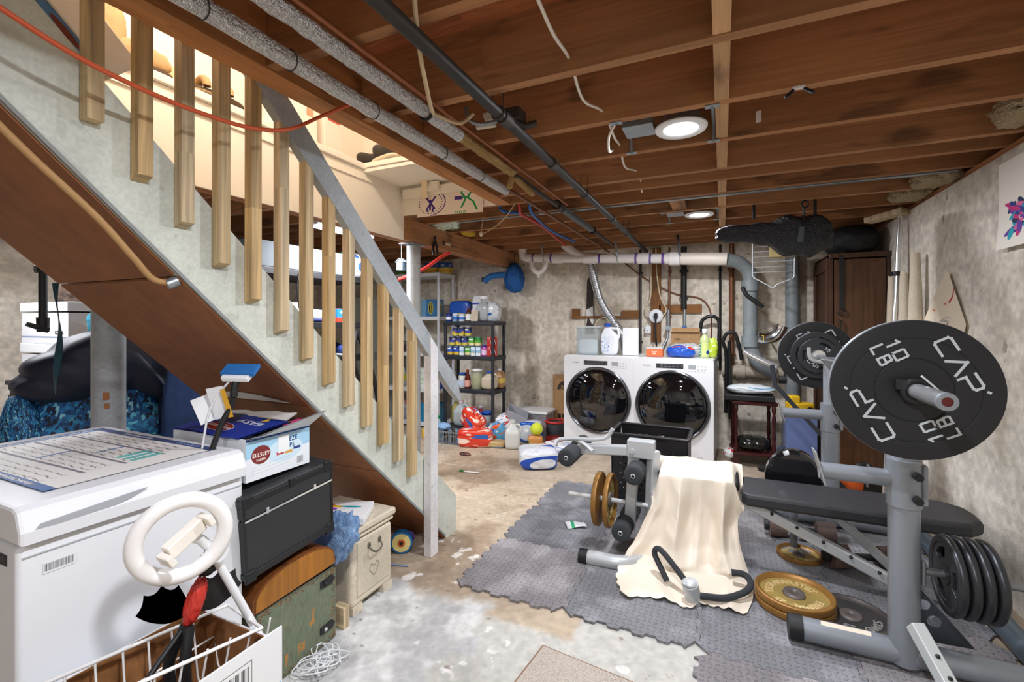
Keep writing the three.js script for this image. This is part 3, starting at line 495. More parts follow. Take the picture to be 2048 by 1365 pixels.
// foam floor tiles with interlocking teeth
{
  const tread = tex(256, 256, (u, v) => { const c = 4, x = u * c, y = v * c, i = Math.floor(x) + Math.floor(y), fx = x % 1 - 0.5, fy = y % 1 - 0.5, a = i % 2 ? fx + fy : fx - fy, b = i % 2 ? fx - fy : fx + fy; return 255 * st(1, 0.55, Math.hypot(a / 0.62, b / 0.2)); }, { m: 0.1, data: 1 });
  const dusty = tex(512, 512, (u, v) => { const a = fbm(u * 4, v * 4, 1, 5, 4), b = st(0.5, 0.72, fbm(u * 7, v * 7, 6, 4, 7)), f = n3(u * 200, v * 200, 3, 200); const k = 170 + 60 * a + 40 * b + 22 * (f - 0.5); return [k, k, k * 1.01]; }, { m: 1.1 });
  const mm = ['#8d8d91', '#99999c', '#9d9899'].map(c => mat(c, 0.72, { map: dusty, bumpMap: tread, bumpScale: 0.004 }));
  const T0 = 0.55, D0 = 0.538, n = 11, del = s => (Math.floor(s * n) % 2 ? 0.008 : -0.008);
  const ed = []; for (let i = 0; i < n; i++) { const e = i % 2 ? 0.009 : -0.009; ed.push([(i + 0.08) / n, e], [(i + 0.92) / n, e]); }
  let k = 0; const pos = ['at the corner nearest the newel post', 'along the row facing the stairs', 'beside the leg developer foot', 'beneath the bench'];
  for (let c = 0; c < 4; c++) for (let r = c > 1 ? -1 : 0; r < 3; r++) {
    const x0 = -1.19 + c * T0, z0 = -1.927 - r * D0, g = 0.0012, p = [];
    const e = ed.filter(q => q[0] > 0.03 && q[0] < 0.97);
    for (const [s, d] of e) p.push([x0 + s * T0, -(z0) + d + g]);
    for (const [s, d] of e) p.push([x0 + T0 + d - g, -z0 + s * D0]);
    for (const [s, d] of [...e].reverse()) p.push([x0 + s * T0, -z0 + D0 + d - g]);
    for (const [s, d] of [...e].reverse()) p.push([x0 + d + g, -z0 + s * D0]);
    const where = { '0,0': 'at the mat corner pointing to the newel post', '0,1': 'midway along the mat edge facing the stairs', '0,2': 'at the mat corner between stairs and washer', '1,0': 'in front of the leg developer on the painted floor edge', '1,1': 'under the curved leg developer foot', '1,2': 'behind the bronze leg developer plates', '2,-1': 'stepping out beside the speckled rug', '2,0': 'under the hub of the curved handle bar', '2,1': 'under the hanging cream cloth', '2,2': 'behind the bench seat towards the dryer', '3,-1': 'under the leaning adjuster post', '3,0': 'under the stacked gold plates', '3,1': 'under the small gold plate and dumbbells', '3,2': 'under the far rack upright' }[c + ',' + r];
    one('foam_tile', 'dark grey foam floor tile ' + where, 'floor mat', Ex(p, 0.011).rotateX(-Math.PI / 2), mm[(c * 2 + r + 5) % 3], { group: 'interlocking foam floor tiles' });
    k++;
  }
}
// ---------- laundry ----------
const txt = (c, s, x, y, f, col, a = 0) => { c.save(); c.translate(x, y); c.rotate(a); c.font = f; c.fillStyle = col; c.textAlign = 'center'; c.textBaseline = 'middle'; c.fillText(s, 0, 0); c.restore(); };
const logo = cv(256, 64, (c, w, h) => { c.fillStyle = '#eef0f2'; c.fillRect(0, 0, w, h); txt(c, 'Whirlpool', 128, 32, 'bold 44px sans-serif', '#2a2c30'); });
const ctrl = cv(512, 96, (c, w, h) => { c.fillStyle = '#3a3c40'; c.fillRect(0, 0, w, h); c.fillStyle = '#24262a'; c.fillRect(56, 0, 4, h); c.fillRect(w - 60, 0, 4, h); c.fillStyle = '#8d9196'; for (let i = 0; i < 5; i++) for (let j = 0; j < 2; j++) c.fillRect(80 + i * 74, 22 + j * 34, 50, 8); c.beginPath(); c.moveTo(20, 48); c.lineTo(36, 36); c.lineTo(36, 60); c.fill(); c.beginPath(); c.moveTo(w - 20, 48); c.lineTo(w - 36, 36); c.lineTo(w - 36, 60); c.fill(); });
const badge = cv(128, 128, (c) => { c.fillStyle = '#eef0f2'; c.fillRect(0, 0, 128, 128); c.strokeStyle = '#55585c'; c.lineWidth = 7; c.beginPath(); c.arc(64, 64, 52, 0, 7); c.stroke(); txt(c, 'CC', 64, 66, 'bold 52px serif', '#3a3d40'); });
function machine(label, pos, turn, sticker) {
  const t = thing('front_load_machine', label, sticker ? 'dryer' : 'washer', pos, turn), w = 0.682, h = 0.95;
  part(t, 'cabinet', [B(w, h - 0.02, 0.63, 0, 0.02 + (h - 0.02) / 2, -0.335, 0.014)], whiteG);
  const fs = new THREE.Shape(); fs.moveTo(-0.325, 0.03); fs.lineTo(0.325, 0.03); fs.quadraticCurveTo(0.341, 0.03, 0.341, 0.05); fs.lineTo(0.341, 0.92); fs.quadraticCurveTo(0.341, 0.95, 0.31, 0.95); fs.lineTo(-0.31, 0.95); fs.quadraticCurveTo(-0.341, 0.95, -0.341, 0.92); fs.lineTo(-0.341, 0.05); fs.quadraticCurveTo(-0.341, 0.03, -0.325, 0.03);
  fs.holes.push(hole(0, 0.525, 0.29));
  part(t, 'front_panel', Ex(fs, 0.03, 0.006, null, 48).translate(0, 0, -0.03), whiteG);
  const d = part(t, 'door', L([[0.0, 0.07], [0.1, 0.066], [0.2, 0.05], [0.27, 0.024], [0.297, 0.008], [0.3, 0.0]], 72).rotateX(Math.PI / 2).translate(0, 0.525, 0.008), mat('#0c0d10', 0.04, { clearcoat: 1 }), { label: 'round glossy black glass door' });
  part(d, 'door_ring', L([[0.292, 0.0], [0.296, 0.016], [0.306, 0.022], [0.32, 0.018], [0.325, 0.006], [0.325, 0.0]], 72).rotateX(Math.PI / 2).translate(0, 0.525, 0.006), mat('#8b8d92', 0.18, { metalness: 0.9 }));
  part(d, 'door_handle', L([[0.3, 0.012], [0.306, 0.028], [0.314, 0.026]], 24).rotateX(Math.PI / 2).scale(1, 1, 1).translate(0, 0.525, 0.006), mat('#6c6e73', 0.2, { metalness: 0.9 }));
  print(t, 'maker_name', 0.085, 0.021, logo, [-0.22, 0.885, 0.0068]);
  print(t, 'control_strip', 0.235, 0.042, ctrl, [-0.02, 0.886, 0.0072], 0.2);
  part(t, 'display', B(0.062, 0.036, 0.004, 0.17, 0.884, 0.006, 0.001), mat('#a9adb3', 0.25));
  for (let k = 0; k < 6; k++) part(t, 'button', C(0.007, 0.007, 0.004, 0.222 + (k % 3) * 0.028, 0.896 - (k / 3 | 0) * 0.026, 0.0068, Math.PI / 2, 0, 0, 14), mat('#dfe2e6', 0.3));
  for (let k = 0; k < 6; k++) part(t, 'indicator', B(0.01, 0.003, 0.001, 0.145 + k * 0.025, 0.846, 0.0068, 0), mat('#9a9ea3', 0.5));
  part(t, 'toe_panel', B(0.64, 0.035, 0.58, 0, 0.018, -0.34, 0.004), mat('#c9ccd0', 0.5));
  if (sticker) { print(t, 'round_badge', 0.05, 0.05, badge, [0.24, 0.075, 0.0068]); part(t, 'side_panel_edge', B(0.004, 0.9, 0.58, 0.341, 0.49, -0.335, 0), mat('#b9bdc2', 0.3, { metalness: 0.4 })); }
  return t;
}
machine('white washing machine with a round black glass door, under the powder tub', [-1.098, 0, -4.41], -0.045, false);
machine('white dryer with a round badge at its foot, beside the mahogany stand', [-0.412, 0, -4.375], -0.045, true);
// bottles, jugs, cans, boxes
function lathed(name, label, cat, pos, prof, m, o = {}) {
  const t = thing(name, label, cat, pos, o.turn ?? 0, o.group);
  part(t, o.body ?? 'body', L(prof, o.s ?? 24), m);
  if (o.cap) part(t, 'cap', L([[0, o.cap[1] + o.cap[2]], [o.cap[0] * 0.92, o.cap[1] + o.cap[2]], [o.cap[0], o.cap[1] + o.cap[2] * 0.85], [o.cap[0], o.cap[1]], [0, o.cap[1]]], 24), o.capM ?? white);
  if (o.band) part(t, 'paper_label', L([[o.band[0], o.band[1]], [o.band[0], o.band[2]]], 28), o.bandM, { keep: 1 });
  if (o.fill) part(t, 'contents', L(o.fill, 22), o.fillM);
  return t;
}
function jug(name, label, cat, pos, h, w, m, capM, o = {}) {        // squarish jug with a moulded handle
  const t = thing(name, label, cat, pos, o.turn ?? 0, o.group), d = o.d ?? w;
  part(t, 'body', blob(1, 1, 1, { e: 5, amp: 0.004, n: 22, fn: (x, y, z) => { const k = y > 0.12 ? 1 - st(0.12, 0.5, y) * 0.68 : 1, ox = o.lean ? st(0.1, 0.45, y) * o.lean : 0; return [x * w * k + ox, (y + 0.5) * h * 0.9, z * d * k]; } }), m);
  part(t, 'cap', C(w * 0.19, w * 0.19, h * 0.1, o.lean ?? 0, h * 0.94, 0, 0, 0, 0, 18), capM);
  part(t, 'handle', Tb([[(o.lean ?? 0) + w * 0.12, h * 0.84, 0], [w * 0.46, h * 0.8, 0], [w * 0.52, h * 0.62, 0], [w * 0.44, h * 0.46, 0]], w * 0.075, null, 10), m);
  if (o.label) part(t, 'paper_label', blob(1, 1, 1, { e: 6, amp: 0, n: 12, fn: (x, y, z) => [x * w * 1.012, h * (o.label[0] + (y + 0.5) * (o.label[1] - o.label[0])), z * d * 1.012] }), o.labelM);
  return t;
}
const blotch = (bg, list, n = 40, w = 256, h = 256, sd = 3) => cv(w, h, (c) => { const z = n >= 20 ? 0.075 : 0.13; if (n >= 20) n *= 3; c.fillStyle = bg; c.fillRect(0, 0, w, h); let q = sd * 9973; const r = () => { q = (q * 1103515245 + 12345) & 0x7fffffff; return q / 0x7fffffff; }; for (let i = 0; i < n; i++) { c.fillStyle = list[i % list.length]; const x = r() * w, y = r() * h, a = w * 0.02 + r() * w * z; if (r() < 0.5) { c.beginPath(); c.ellipse(x, y, a, a * (0.4 + r() * 0.6), r() * 3, 0, 7); c.fill(); } else { c.save(); c.translate(x, y); c.rotate(r() * 0.6 - 0.3); c.fillRect(-a, -a * 0.25, a * 2, a * 0.5); c.restore(); } } });
{
  const t = thing('powder_tub', 'clear plastic tub half full of white powder on the washer', 'container', [-1.25, 0.952, -4.66]);
  const tub = (a, b, h, th) => { const g = []; for (const [x, z, w, d] of [[a / 2, 0, th, b], [-a / 2, 0, th, b], [0, b / 2, a, th], [0, -b / 2, a, th]]) g.push(B(w, h, d, x, h / 2, z, 0.001)); g.push(B(a, th, b, 0, th / 2, 0, 0)); return g; };
  part(t, 'walls', tub(0.215, 0.17, 0.27, 0.003), clear);
  part(t, 'lid', [B(0.25, 0.02, 0.2, 0, 0.28, 0, 0.006)], milky);
  part(t, 'powder', blob(0.2, 0.15, 0.155, { e: 9, amp: 0.03, f: 3, n: 16 }).translate(0, 0.08, 0), mat('#f4f3ef', 0.95));
  part(t, 'bail_handle', Tb([[0.06, 0.29, 0.02], [0.09, 0.35, 0], [0.16, 0.375, 0], [0.21, 0.33, 0], [0.22, 0.27, 0]], 0.003, null, 8), mat('#d8c890', 0.5));
  const db = jug('detergent_bottle', 'white laundry detergent bottle with a blue cap on the washer', 'bottle', [-1.03, 0.952, -4.64], 0.32, 0.17, mat('#f1f3f6', 0.3), mat('#1c4fc0', 0.4), { lean: -0.025, d: 0.1 });
  part(db, 'printed_label', tr(new THREE.PlaneGeometry(0.08, 0.15), -0.035, 0.115, 0.0535), mat('#ffffff', 0.4, { map: blotch('#e8f0f8', ['#2f6fd0', '#dfe8f4', '#7fb8e8', '#c8384a', '#f3f6fa', '#3b58b8'], 26, 128, 256, 5) }), { keep: 1 });
  const wb = thing('white_filter_box', 'tall plain white box standing on the washer beside the vent hose', 'box', [-0.83, 0.952, -4.68], 0.1);
  part(wb, 'body', B(0.15, 0.27, 0.1, 0, 0.136, 0, 0.004), white); part(wb, 'side_label', B(0.002, 0.24, 0.08, -0.076, 0.136, 0, 0), mat('#c8ccd0', 0.6));
  const ob = thing('orange_box', 'small orange box with a grey top on the dryer', 'box', [-0.59, 0.952, -4.62]);
  part(ob, 'body', B(0.15, 0.07, 0.11, 0, 0.036, 0, 0.003), mat('#ee6f3c', 0.6)); part(ob, 'top', B(0.152, 0.02, 0.112, 0, 0.082, 0, 0.003), mat('#c7c2bc', 0.6));
  part(ob, 'printed_mark', [B(0.05, 0.005, 0.001, 0, 0.05, 0.0556, 0), B(0.03, 0.014, 0.001, 0, 0.03, 0.0556, 0)], mat('#f7c7b0', 0.6));
  one('pod_bag', 'crumpled red, white and blue plastic bag on the dryer', 'bag', blob(0.25, 0.12, 0.16, { e: 2.4, amp: 0.2, f: 3, s: 4, flat: 0.75 }).translate(0, 0.05, 0), mat('#ffffff', 0.3, { map: blotch('#1e55b8', ['#d8322e', '#f2f2f0', '#1e55b8', '#e2463a', '#f4f4f4', '#163f94'], 16, 256, 256, 2) }), { pos: [-0.36, 0.952, -4.62], keep: 1 });
  one('clear_bag', 'rumpled clear plastic bag lying behind the printed bag on the dryer', 'bag', blob(0.36, 0.13, 0.12, { e: 2.2, amp: 0.25, f: 4, s: 8, flat: 0.8 }).translate(0, 0.055, 0), mat('#e6eaec', 0.2, { transmission: 0.5, thickness: 0 }), { pos: [-0.32, 0.952, -4.76] });
  const cb = thing('cardboard_carton', 'open brown cardboard carton with printed symbols at the back of the dryer', 'box', [-0.33, 0.952, -4.9]);
  part(cb, 'body', [B(0.27, 0.23, 0.1, 0, 0.116, 0, 0.002), B(0.26, 0.004, 0.06, 0, 0.25, 0.05, 0, 0.7)], card); part(cb, 'printed_symbols', [0, 1, 2, 3].map(k => B(0.01, 0.022, 0.001, -0.1 + k * 0.016, 0.16, 0.0508, 0)), mat('#6e4c2c', 0.8));
  lathed('dish_soap', 'pale green soap bottle with white cap and green label on the dryer', 'bottle', [-0.15, 0.952, -4.63], [[0, 0], [0.04, 0], [0.043, 0.01], [0.043, 0.15], [0.038, 0.18], [0.018, 0.21], [0.016, 0.225]], mat('#dfe9a8', 0.25, { transmission: 0.3, thickness: 0 }), { cap: [0.022, 0.222, 0.045], band: [0.0436, 0.02, 0.14], bandM: mat('#ffffff', 0.4, { map: cv(256, 128, (c) => { c.fillStyle = '#cfe08a'; c.fillRect(0, 0, 256, 128); c.fillStyle = '#1f8a4c'; c.fillRect(60, 0, 40, 128); c.fillRect(190, 0, 40, 128); c.fillStyle = '#e9f4ef'; for (let i = 0; i < 4; i++) { c.fillRect(68, 10 + i * 30, 24, 18); c.fillRect(198, 10 + i * 30, 24, 18); } c.fillStyle = '#22469c'; c.beginPath(); c.ellipse(30, 96, 16, 20, 0, 0, 7); c.fill(); }) }) });
  one('refill_pouch', 'yellow green plastic pouch slumped behind the soap bottle', 'bag', blob(0.1, 0.19, 0.08, { e: 2.6, amp: 0.12, f: 3, s: 3, flat: 0.9 }).translate(0, 0.09, 0), mat('#ffffff', 0.3, { map: blotch('#b9cf3a', ['#e4ec9c', '#8fb52a', '#f1f4d8'], 20) }), { pos: [-0.085, 0.952, -4.66], keep: 1 });
}
// white drain line with couplings under the joists
const pvc = mat('#f0ece8', 0.35), gpipe = mat('#8f9799', 0.5, { map: blotTex }), purple = mat('#6b4a9c', 0.5);
{
  const t = thing('drain_line', 'white plastic drain line with purple joints hanging under the joists above the washer', 'pipe', [0, 0, -4.75]), yl = x => 2.0 - (x + 2.036) * 0.062;
  part(t, 'main_pipe', [Tb([[-2.036, 2.2, 0], [-2.036, yl(-2.036), 0], [-1.9, yl(-1.9), 0], [-0.45, yl(-0.45), 0]], 0.048, 0.12, 20)], pvc);
  part(t, 'branch', Tb([[-1.56, 2.21, 0], [-1.56, 2.13, 0], [-1.4, 1.985, 0], [-1.2, yl(-1.2), 0]], 0.047, 0.12, 18), pvc);
  part(t, 'wide_pipe', C(0.06, 0.06, 0.46, -0.19, yl(-0.19), 0, 0, 0, Math.PI / 2 - 0.062, 28), mat('#e6dccd', 0.45));
  for (const [x, w] of [[-1.62, 0.1], [-1.26, 0.14], [-0.72, 0.1], [-0.44, 0.13]]) part(t, 'coupling', C(0.056, 0.056, w, x, yl(x), 0, 0, 0, Math.PI / 2 - 0.062, 28), pvc);
  part(t, 'coupling', C(0.066, 0.066, 0.1, -0.42, yl(-0.42), 0, 0, 0, Math.PI / 2 - 0.062, 28), pvc);
  for (const x of [-1.9, -1.69, -1.16, -0.79, -0.65, -0.53]) part(t, 'primer_band', C(0.0505 + (x > -0.6 ? 0.007 : 0), 0.0505 + (x > -0.6 ? 0.007 : 0), 0.018, x, yl(x), 0, 0, 0, Math.PI / 2 - 0.062, 24), purple);
  part(t, 'primer_band', C(0.0505, 0.0505, 0.016, -2.036, 2.13, 0), purple);
  part(t, 'trap', [Tb([[-1.92, 1.99, 0.01], [-1.92, 1.88, 0.01], [-1.84, 1.81, 0.01], [-1.76, 1.88, 0.01], [-1.76, 1.985, 0.01]], 0.029, 0.07, 14), C(0.014, 0.014, 0.04, -1.84, 1.79, 0.01)], pvc);
  for (const x of [-1.77, -0.97, -0.37]) part(t, 'strap', [bar([x - 0.02, 2.12, 0.062], [x, yl(x) + 0.02, 0.058], 0.004, 0.02, 0), To(x > -0.5 ? 0.063 : 0.051, 0.004, x, yl(x), 0, 0, Math.PI / 2, 0, 28, 6)], x > -0.5 ? black : galv);
  const g = thing('grey_soil_pipe', 'painted grey soil pipe bending down the wall behind the dryer', 'pipe', [0, 0, -4.86]);
  part(g, 'pipe', Tb([[0.04, 1.865, 0.1], [0.13, 1.85, 0.06], [0.236, 1.76, 0], [0.236, 1.05, 0], [0.3, 0.9, -0.02], [0.42, 0.82, -0.1]], 0.062, 0.12, 22), gpipe);
  for (const y of [1.62, 1.1]) part(g, 'hub', C(0.074, 0.074, 0.1, 0.236, y, 0, 0, 0, 0, 26), gpipe);
  part(g, 'lower_run', [C(0.06, 0.06, 0.52, 0.26, 0.8, -0.16, 0, 0, Math.PI / 2, 22), C(0.075, 0.075, 0.08, 0.16, 0.8, -0.16, 0, 0, Math.PI / 2, 22)], mat('#b5a895', 0.7, { map: blotTex }));
  const s = thing('grey_vent_pipe', 'straight grey vent pipe standing against the wall beside the cabinet', 'pipe', [0.597, 0, -5.03]);
  part(s, 'pipe', C(0.058, 0.058, 2.0, 0, 1.08, 0, 0, 0, 0, 24), gpipe); part(s, 'hub', C(0.07, 0.07, 0.09, 0, 0.15, 0), gpipe);
}
// flexible dryer hose
{
  const P = [V(-1.32, 1.94, -4.98), V(-1.28, 1.75, -4.99), V(-1.2, 1.5, -4.98), V(-1.08, 1.3, -4.97), V(-0.97, 1.15, -4.93), V(-0.93, 0.99, -4.9)], cu = new THREE.CatmullRomCurve3(P), g = new THREE.TubeGeometry(cu, 150, 0.043, 18), p = g.attributes.position, n = g.attributes.normal;
  for (let i = 0; i < p.count; i++) { const s = (i / 19 | 0) % 3 === 0 ? 0.005 : 0; p.setXYZ(i, p.getX(i) + n.getX(i) * s, p.getY(i) + n.getY(i) * s, p.getZ(i) + n.getZ(i) * s); }
  g.computeVertexNormals();
  one('vent_hose', 'silver foil vent hose slanting down the wall behind the washer', 'hose', g, mat('#d4d8db', 0.25, { metalness: 0.85 }));
  const E = new THREE.CatmullRomCurve3([V(0.3, 1.14, -4.8), V(0.36, 1.13, -4.8), V(0.43, 1.15, -4.8), V(0.47, 1.2, -4.8), V(0.49, 1.25, -4.8)]), e = new THREE.TubeGeometry(E, 40, 0.052, 20), q = e.attributes.position, m = e.attributes.normal;
  for (let i = 0; i < q.count; i++) { const s = (i / 21 | 0) % 5 === 0 ? 0.005 : 0; q.setXYZ(i, q.getX(i) + m.getX(i) * s, q.getY(i) + m.getY(i) * s, q.getZ(i) + m.getZ(i) * s); }
  const t = thing('duct_elbow', 'shiny metal duct elbow with a yellow sticker beside the grey soil pipe', 'duct'); part(t, 'elbow', e, mat('#dfe2e4', 0.15, { metalness: 1 })); part(t, 'sticker', B(0.002, 0.05, 0.035, 0.326, 1.135, -4.755, 0, 0, 1.2), mat('#e5cf2a', 0.5)); part(t, 'support', bar([0.42, 1.1, -4.82], [0.42, 1.1, -5.12], 0.02, 0.01), galv);
}
// boards, pipes and wires on the back wall
const stud = W('#a5713c', 0.75, oldTex), cop = mat('#8a5a3c', 0.5, { metalness: 0.4, map: blotTex }), dkp = mat('#3a3431', 0.6);
one('wall_cleat', 'narrow wooden cleat fixed to the back wall behind the washer', 'board', [B(0.78, 0.03, 0.03, -1.19, 1.335, -5.1, 0.002), B(0.09, 0.09, 0.03, -1.52, 1.39, -5.099, 0.002), B(0.2, 0.07, 0.025, -0.9, 1.375, -5.095, 0.002)], stud);
one('meter_board', 'upright wooden board on the wall carrying the round dryer outlet', 'board', B(0.1, 1.0, 0.03, -0.64, 1.57, -5.1, 0.002), stud, { axis: 1 });
one('valve_board', 'short horizontal wooden board behind the water valves', 'board', B(0.42, 0.09, 0.03, -0.4, 1.42, -5.1, 0.002), stud);
{
  const o = thing('dryer_outlet', 'round white dryer outlet with a black plug on the upright board', 'outlet', [-0.64, 1.345, -5.085]);
  part(o, 'plate', L([[0, 0.035], [0.05, 0.035], [0.072, 0.028], [0.075, 0]], 32).rotateX(Math.PI / 2), white); part(o, 'socket', C(0.03, 0.03, 0.006, 0, 0, 0.035, Math.PI / 2), mat('#c9ccd0', 0.5));
  part(o, 'plug', [B(0.035, 0.06, 0.035, 0.005, 0.0, 0.055, 0.008), Tb([[0.005, -0.02, 0.06], [0.004, -0.15, 0.07], [0.02, -0.4, 0.07]], 0.009, null, 8)], black);
  const b = thing('switch_box', 'small white switch box below the round outlet', 'outlet', [-0.72, 1.2, -5.09]); part(b, 'box', B(0.06, 0.08, 0.05, 0, 0, 0, 0.005), white); part(b, 'toggle', B(0.012, 0.02, 0.02, 0, 0, 0.03, 0.003), white);
  for (const [i, lab] of ['beige cable looping down the left side of the round outlet', 'beige cable looping down the right side of the round outlet'].entries()) { const s = i ? 1 : -1; one('power_cable', lab, 'cable', Tb([[-0.66 + s * 0.02, 2.06, -5.07], [-0.66 + s * 0.03, 1.8, -5.075], [-0.645 + s * 0.05, 1.55, -5.075], [-0.64 + s * 0.105, 1.4, -5.07], [-0.64 + s * 0.06, 1.33, -5.06]], 0.007, null, 8, 40), mat('#d8c9a8', 0.6)); }
}
for (const [name, label, x, y0, y1, r, m, z] of [['iron_pipe', 'thin dark iron pipe standing on the wall left of the round outlet', -0.8, 0.95, 2.06, 0.014, dkp, -5.08], ['copper_pipe', 'thin copper pipe running down to the left water valve', -0.5, 1.22, 2.06, 0.01, cop, -5.06], ['insulated_pipe', 'thick black insulated pipe running down to the right water valve', -0.36, 1.42, 2.06, 0.028, black, -5.06], ['black_conduit', 'thin black conduit on the wall left of the brown copper riser', -0.02, 0.8, 2.06, 0.011, black, -5.08], ['copper_riser', 'brown copper riser standing beside the grey soil pipe', 0.083, 0.85, 2.06, 0.024, cop, -5.06]])
  one(name, label, 'pipe', [C(r, r, y1 - y0, x, (y0 + y1) / 2, z, 0, 0, 0, 16), B(r * 3, 0.02, 5.12 + z, x, y1 - 0.25, (z - 5.12) / 2, 0), B(r * 3, 0.02, 5.12 + z, x, y0 + 0.12, (z - 5.12) / 2, 0)], m, { axis: 1 });
for (const [i, x] of [-0.51, -0.352].entries()) {
  const v = thing('water_valve', i ? 'blue handled water valve under the black insulated pipe' : 'grey water valve under the thin copper pipe', 'valve', [x, 1.22, -5.05]);
  part(v, 'body', [C(0.014, 0.014, 0.2, 0, 0.09, 0), C(0.022, 0.022, 0.035, 0, 0, 0), B(0.02, 0.02, 0.07, 0, 0.05, -0.035, 0)], galv); part(v, 'handle', [C(0.026, 0.026, 0.01, 0, 0, 0.045, Math.PI / 2, 0, 0, 12), C(0.006, 0.006, 0.04, 0, 0, 0.025, Math.PI / 2)], i ? mat('#4a6fa0', 0.5) : galv);
  part(v, 'hose', Tb([[0, -0.02, 0], [-0.01, -0.1, 0.01], [-0.05 + i * 0.06, -0.2, 0.06], [-0.07 + i * 0.08, -0.28, 0.1]], 0.011, null, 10), galv);
}
one('old_wire', 'thin brown wire drooping across the wall between the valves and the soil pipe', 'cable', Tb([[-1.0, 1.95, -5.1], [-0.75, 1.75, -5.1], [-0.45, 1.58, -5.1], [-0.2, 1.52, -5.1], [-0.12, 1.42, -5.1], [-0.1, 1.2, -5.1], [-0.11, 1.0, -5.1]], 0.007, null, 8, 60), cop);
for (const [k, pts, lab] of [[0, [[-0.2, 1.18, -4.98], [-0.18, 1.3, -4.98], [-0.1, 1.34, -4.98], [-0.04, 1.31, -4.99], [-0.03, 1.1, -5.0], [-0.03, 0.9, -5.02]], 'black drain hose arched behind the dryer carton'], [1, [[0.0, 1.08, -4.95], [0.04, 1.17, -4.95], [0.1, 1.18, -4.95], [0.14, 1.08, -4.95], [0.17, 0.92, -4.95]], 'black hose end curling over beside the dryer'], [2, [[0.0, 1.1, -4.9], [0.03, 1.0, -4.92], [0.035, 0.7, -4.93], [0.03, 0.4, -4.93]], 'black corrugated hose hanging beside the dryer'], [3, [[0.06, 1.1, -4.88], [0.065, 0.9, -4.9], [0.065, 0.6, -4.9], [0.07, 0.35, -4.92]], 'second black hose hanging between the dryer and the copper riser']])
  one('black_hose', lab, 'hose', Tb(pts, 0.017, null, 12, 40), mat('#1a1a1c', 0.4), {});
one('lever_handle', 'black lever handle strapped to the grey soil pipe', 'handle', Tb([[0.17, 1.61, -4.79], [0.2, 1.54, -4.785], [0.28, 1.47, -4.79], [0.34, 1.42, -4.8]], 0.018, null, 10), black);
{
  const t = thing('hand_saw', 'old hand saw with dark handle and white blade hanging on the back wall', 'saw', [-1.36, 1.4, -5.1]);
  part(t, 'blade', Ex([[-0.03, 0.35], [0.035, 0.45], [0.045, -0.25], [-0.045, -0.25]], 0.004).translate(0, 0, 0), mat('#3d3330', 0.7)); part(t, 'paint_patch', Ex([[-0.04, 0.02], [0.035, 0.06], [0.045, -0.12], [0.03, -0.15], [-0.02, -0.05], [-0.044, -0.18]], 0.003).translate(0, 0, 0.003), mat('#e8e8e6', 0.6));
}
// mahogany stand with tray and bags
{
  const mah = mat('#4a1c1c', 0.25, { map: blotTex }), t = thing('plant_stand', 'dark mahogany two-tier stand with turned legs beside the dryer', 'table', [0.25, 0, -4.72], 0.08);
  part(t, 'top', [B(0.36, 0.035, 0.32, 0, 0.565, 0, 0.012)], mah); part(t, 'shelf', B(0.36, 0.03, 0.32, 0, 0.115, 0, 0.01), mah);
  for (const x of [-0.15, 0.15]) for (const z of [-0.13, 0.13]) { part(t, 'leg', L([[0, 0.13], [0.018, 0.13], [0.018, 0.2], [0.011, 0.22], [0.016, 0.26], [0.012, 0.34], [0.017, 0.44], [0.011, 0.47], [0.018, 0.5], [0.018, 0.55], [0, 0.55]], 16).translate(x, 0, z), mah); part(t, 'foot', Ex([[-0.03, 0.1], [0.03, 0.1], [0.03 * (x > 0 ? 1.8 : 1), 0], [0.03 * (x > 0 ? 0.6 : -0.5), 0], [-0.03 * (x > 0 ? -0.5 : 0.6), 0], [-0.03 * (x > 0 ? 1 : 1.8), 0]].slice(0, 3).concat([[-0.03 * (x > 0 ? 0 : 1.8), 0]]), 0.03).translate(x, 0, z - 0.015), mah); }
  one('black_tray', 'flat black tray on top of the mahogany stand', 'tray', B(0.4, 0.05, 0.34, 0, 0.025, 0, 0.01), black, { pos: [0.215, 0.584, -4.72] });
  one('air_pillow', 'clear plastic bag with blue stripes lying on the black tray', 'bag', blob(0.38, 0.09, 0.24, { e: 2.4, amp: 0.15, f: 3, s: 2, flat: 0.8 }).translate(0, 0.038, 0), mat('#ffffff', 0.25, { map: cv(256, 128, (c) => { c.fillStyle = '#dfe4e6'; c.fillRect(0, 0, 256, 128); c.strokeStyle = '#4f9fd6'; c.lineWidth = 5; for (const [y, a] of [[40, 14], [74, -10], [96, 8]]) { c.beginPath(); c.moveTo(60, y); c.bezierCurveTo(110, y + a * 2, 170, y - a * 2, 236, y + a); c.stroke(); } }) }), { pos: [0.23, 0.637, -4.7], keep: 1 });
  one('black_bag', 'rolled glossy black plastic bag on the lower shelf of the mahogany stand', 'bag', blob(0.26, 0.13, 0.2, { e: 2.6, amp: 0.16, f: 4, s: 5, flat: 0.85 }).translate(0, 0.06, 0), mat('#23231f', 0.18), { pos: [0.25, 0.132, -4.69] });
  one('red_bag', 'red and white crumpled bag sticking out beside the black bag', 'bag', blob(0.09, 0.1, 0.12, { e: 2.2, amp: 0.2, f: 4, s: 6 }).translate(0, 0.05, 0), mat('#ffffff', 0.4, { map: blotch('#d8d8d8', ['#c22a2a', '#f0f0f0', '#7d2226'], 14, 64, 64) }), { pos: [0.055, 0.05, -4.6], keep: 1 });
  one('dust_clump', 'dark clump of lint under the mahogany stand', 'lint', blob(0.1, 0.05, 0.07, { e: 2, amp: 0.3, f: 6, s: 3 }).translate(0, 0.024, 0), mat('#2a2625', 1), { pos: [0.33, 0, -4.5] });
}
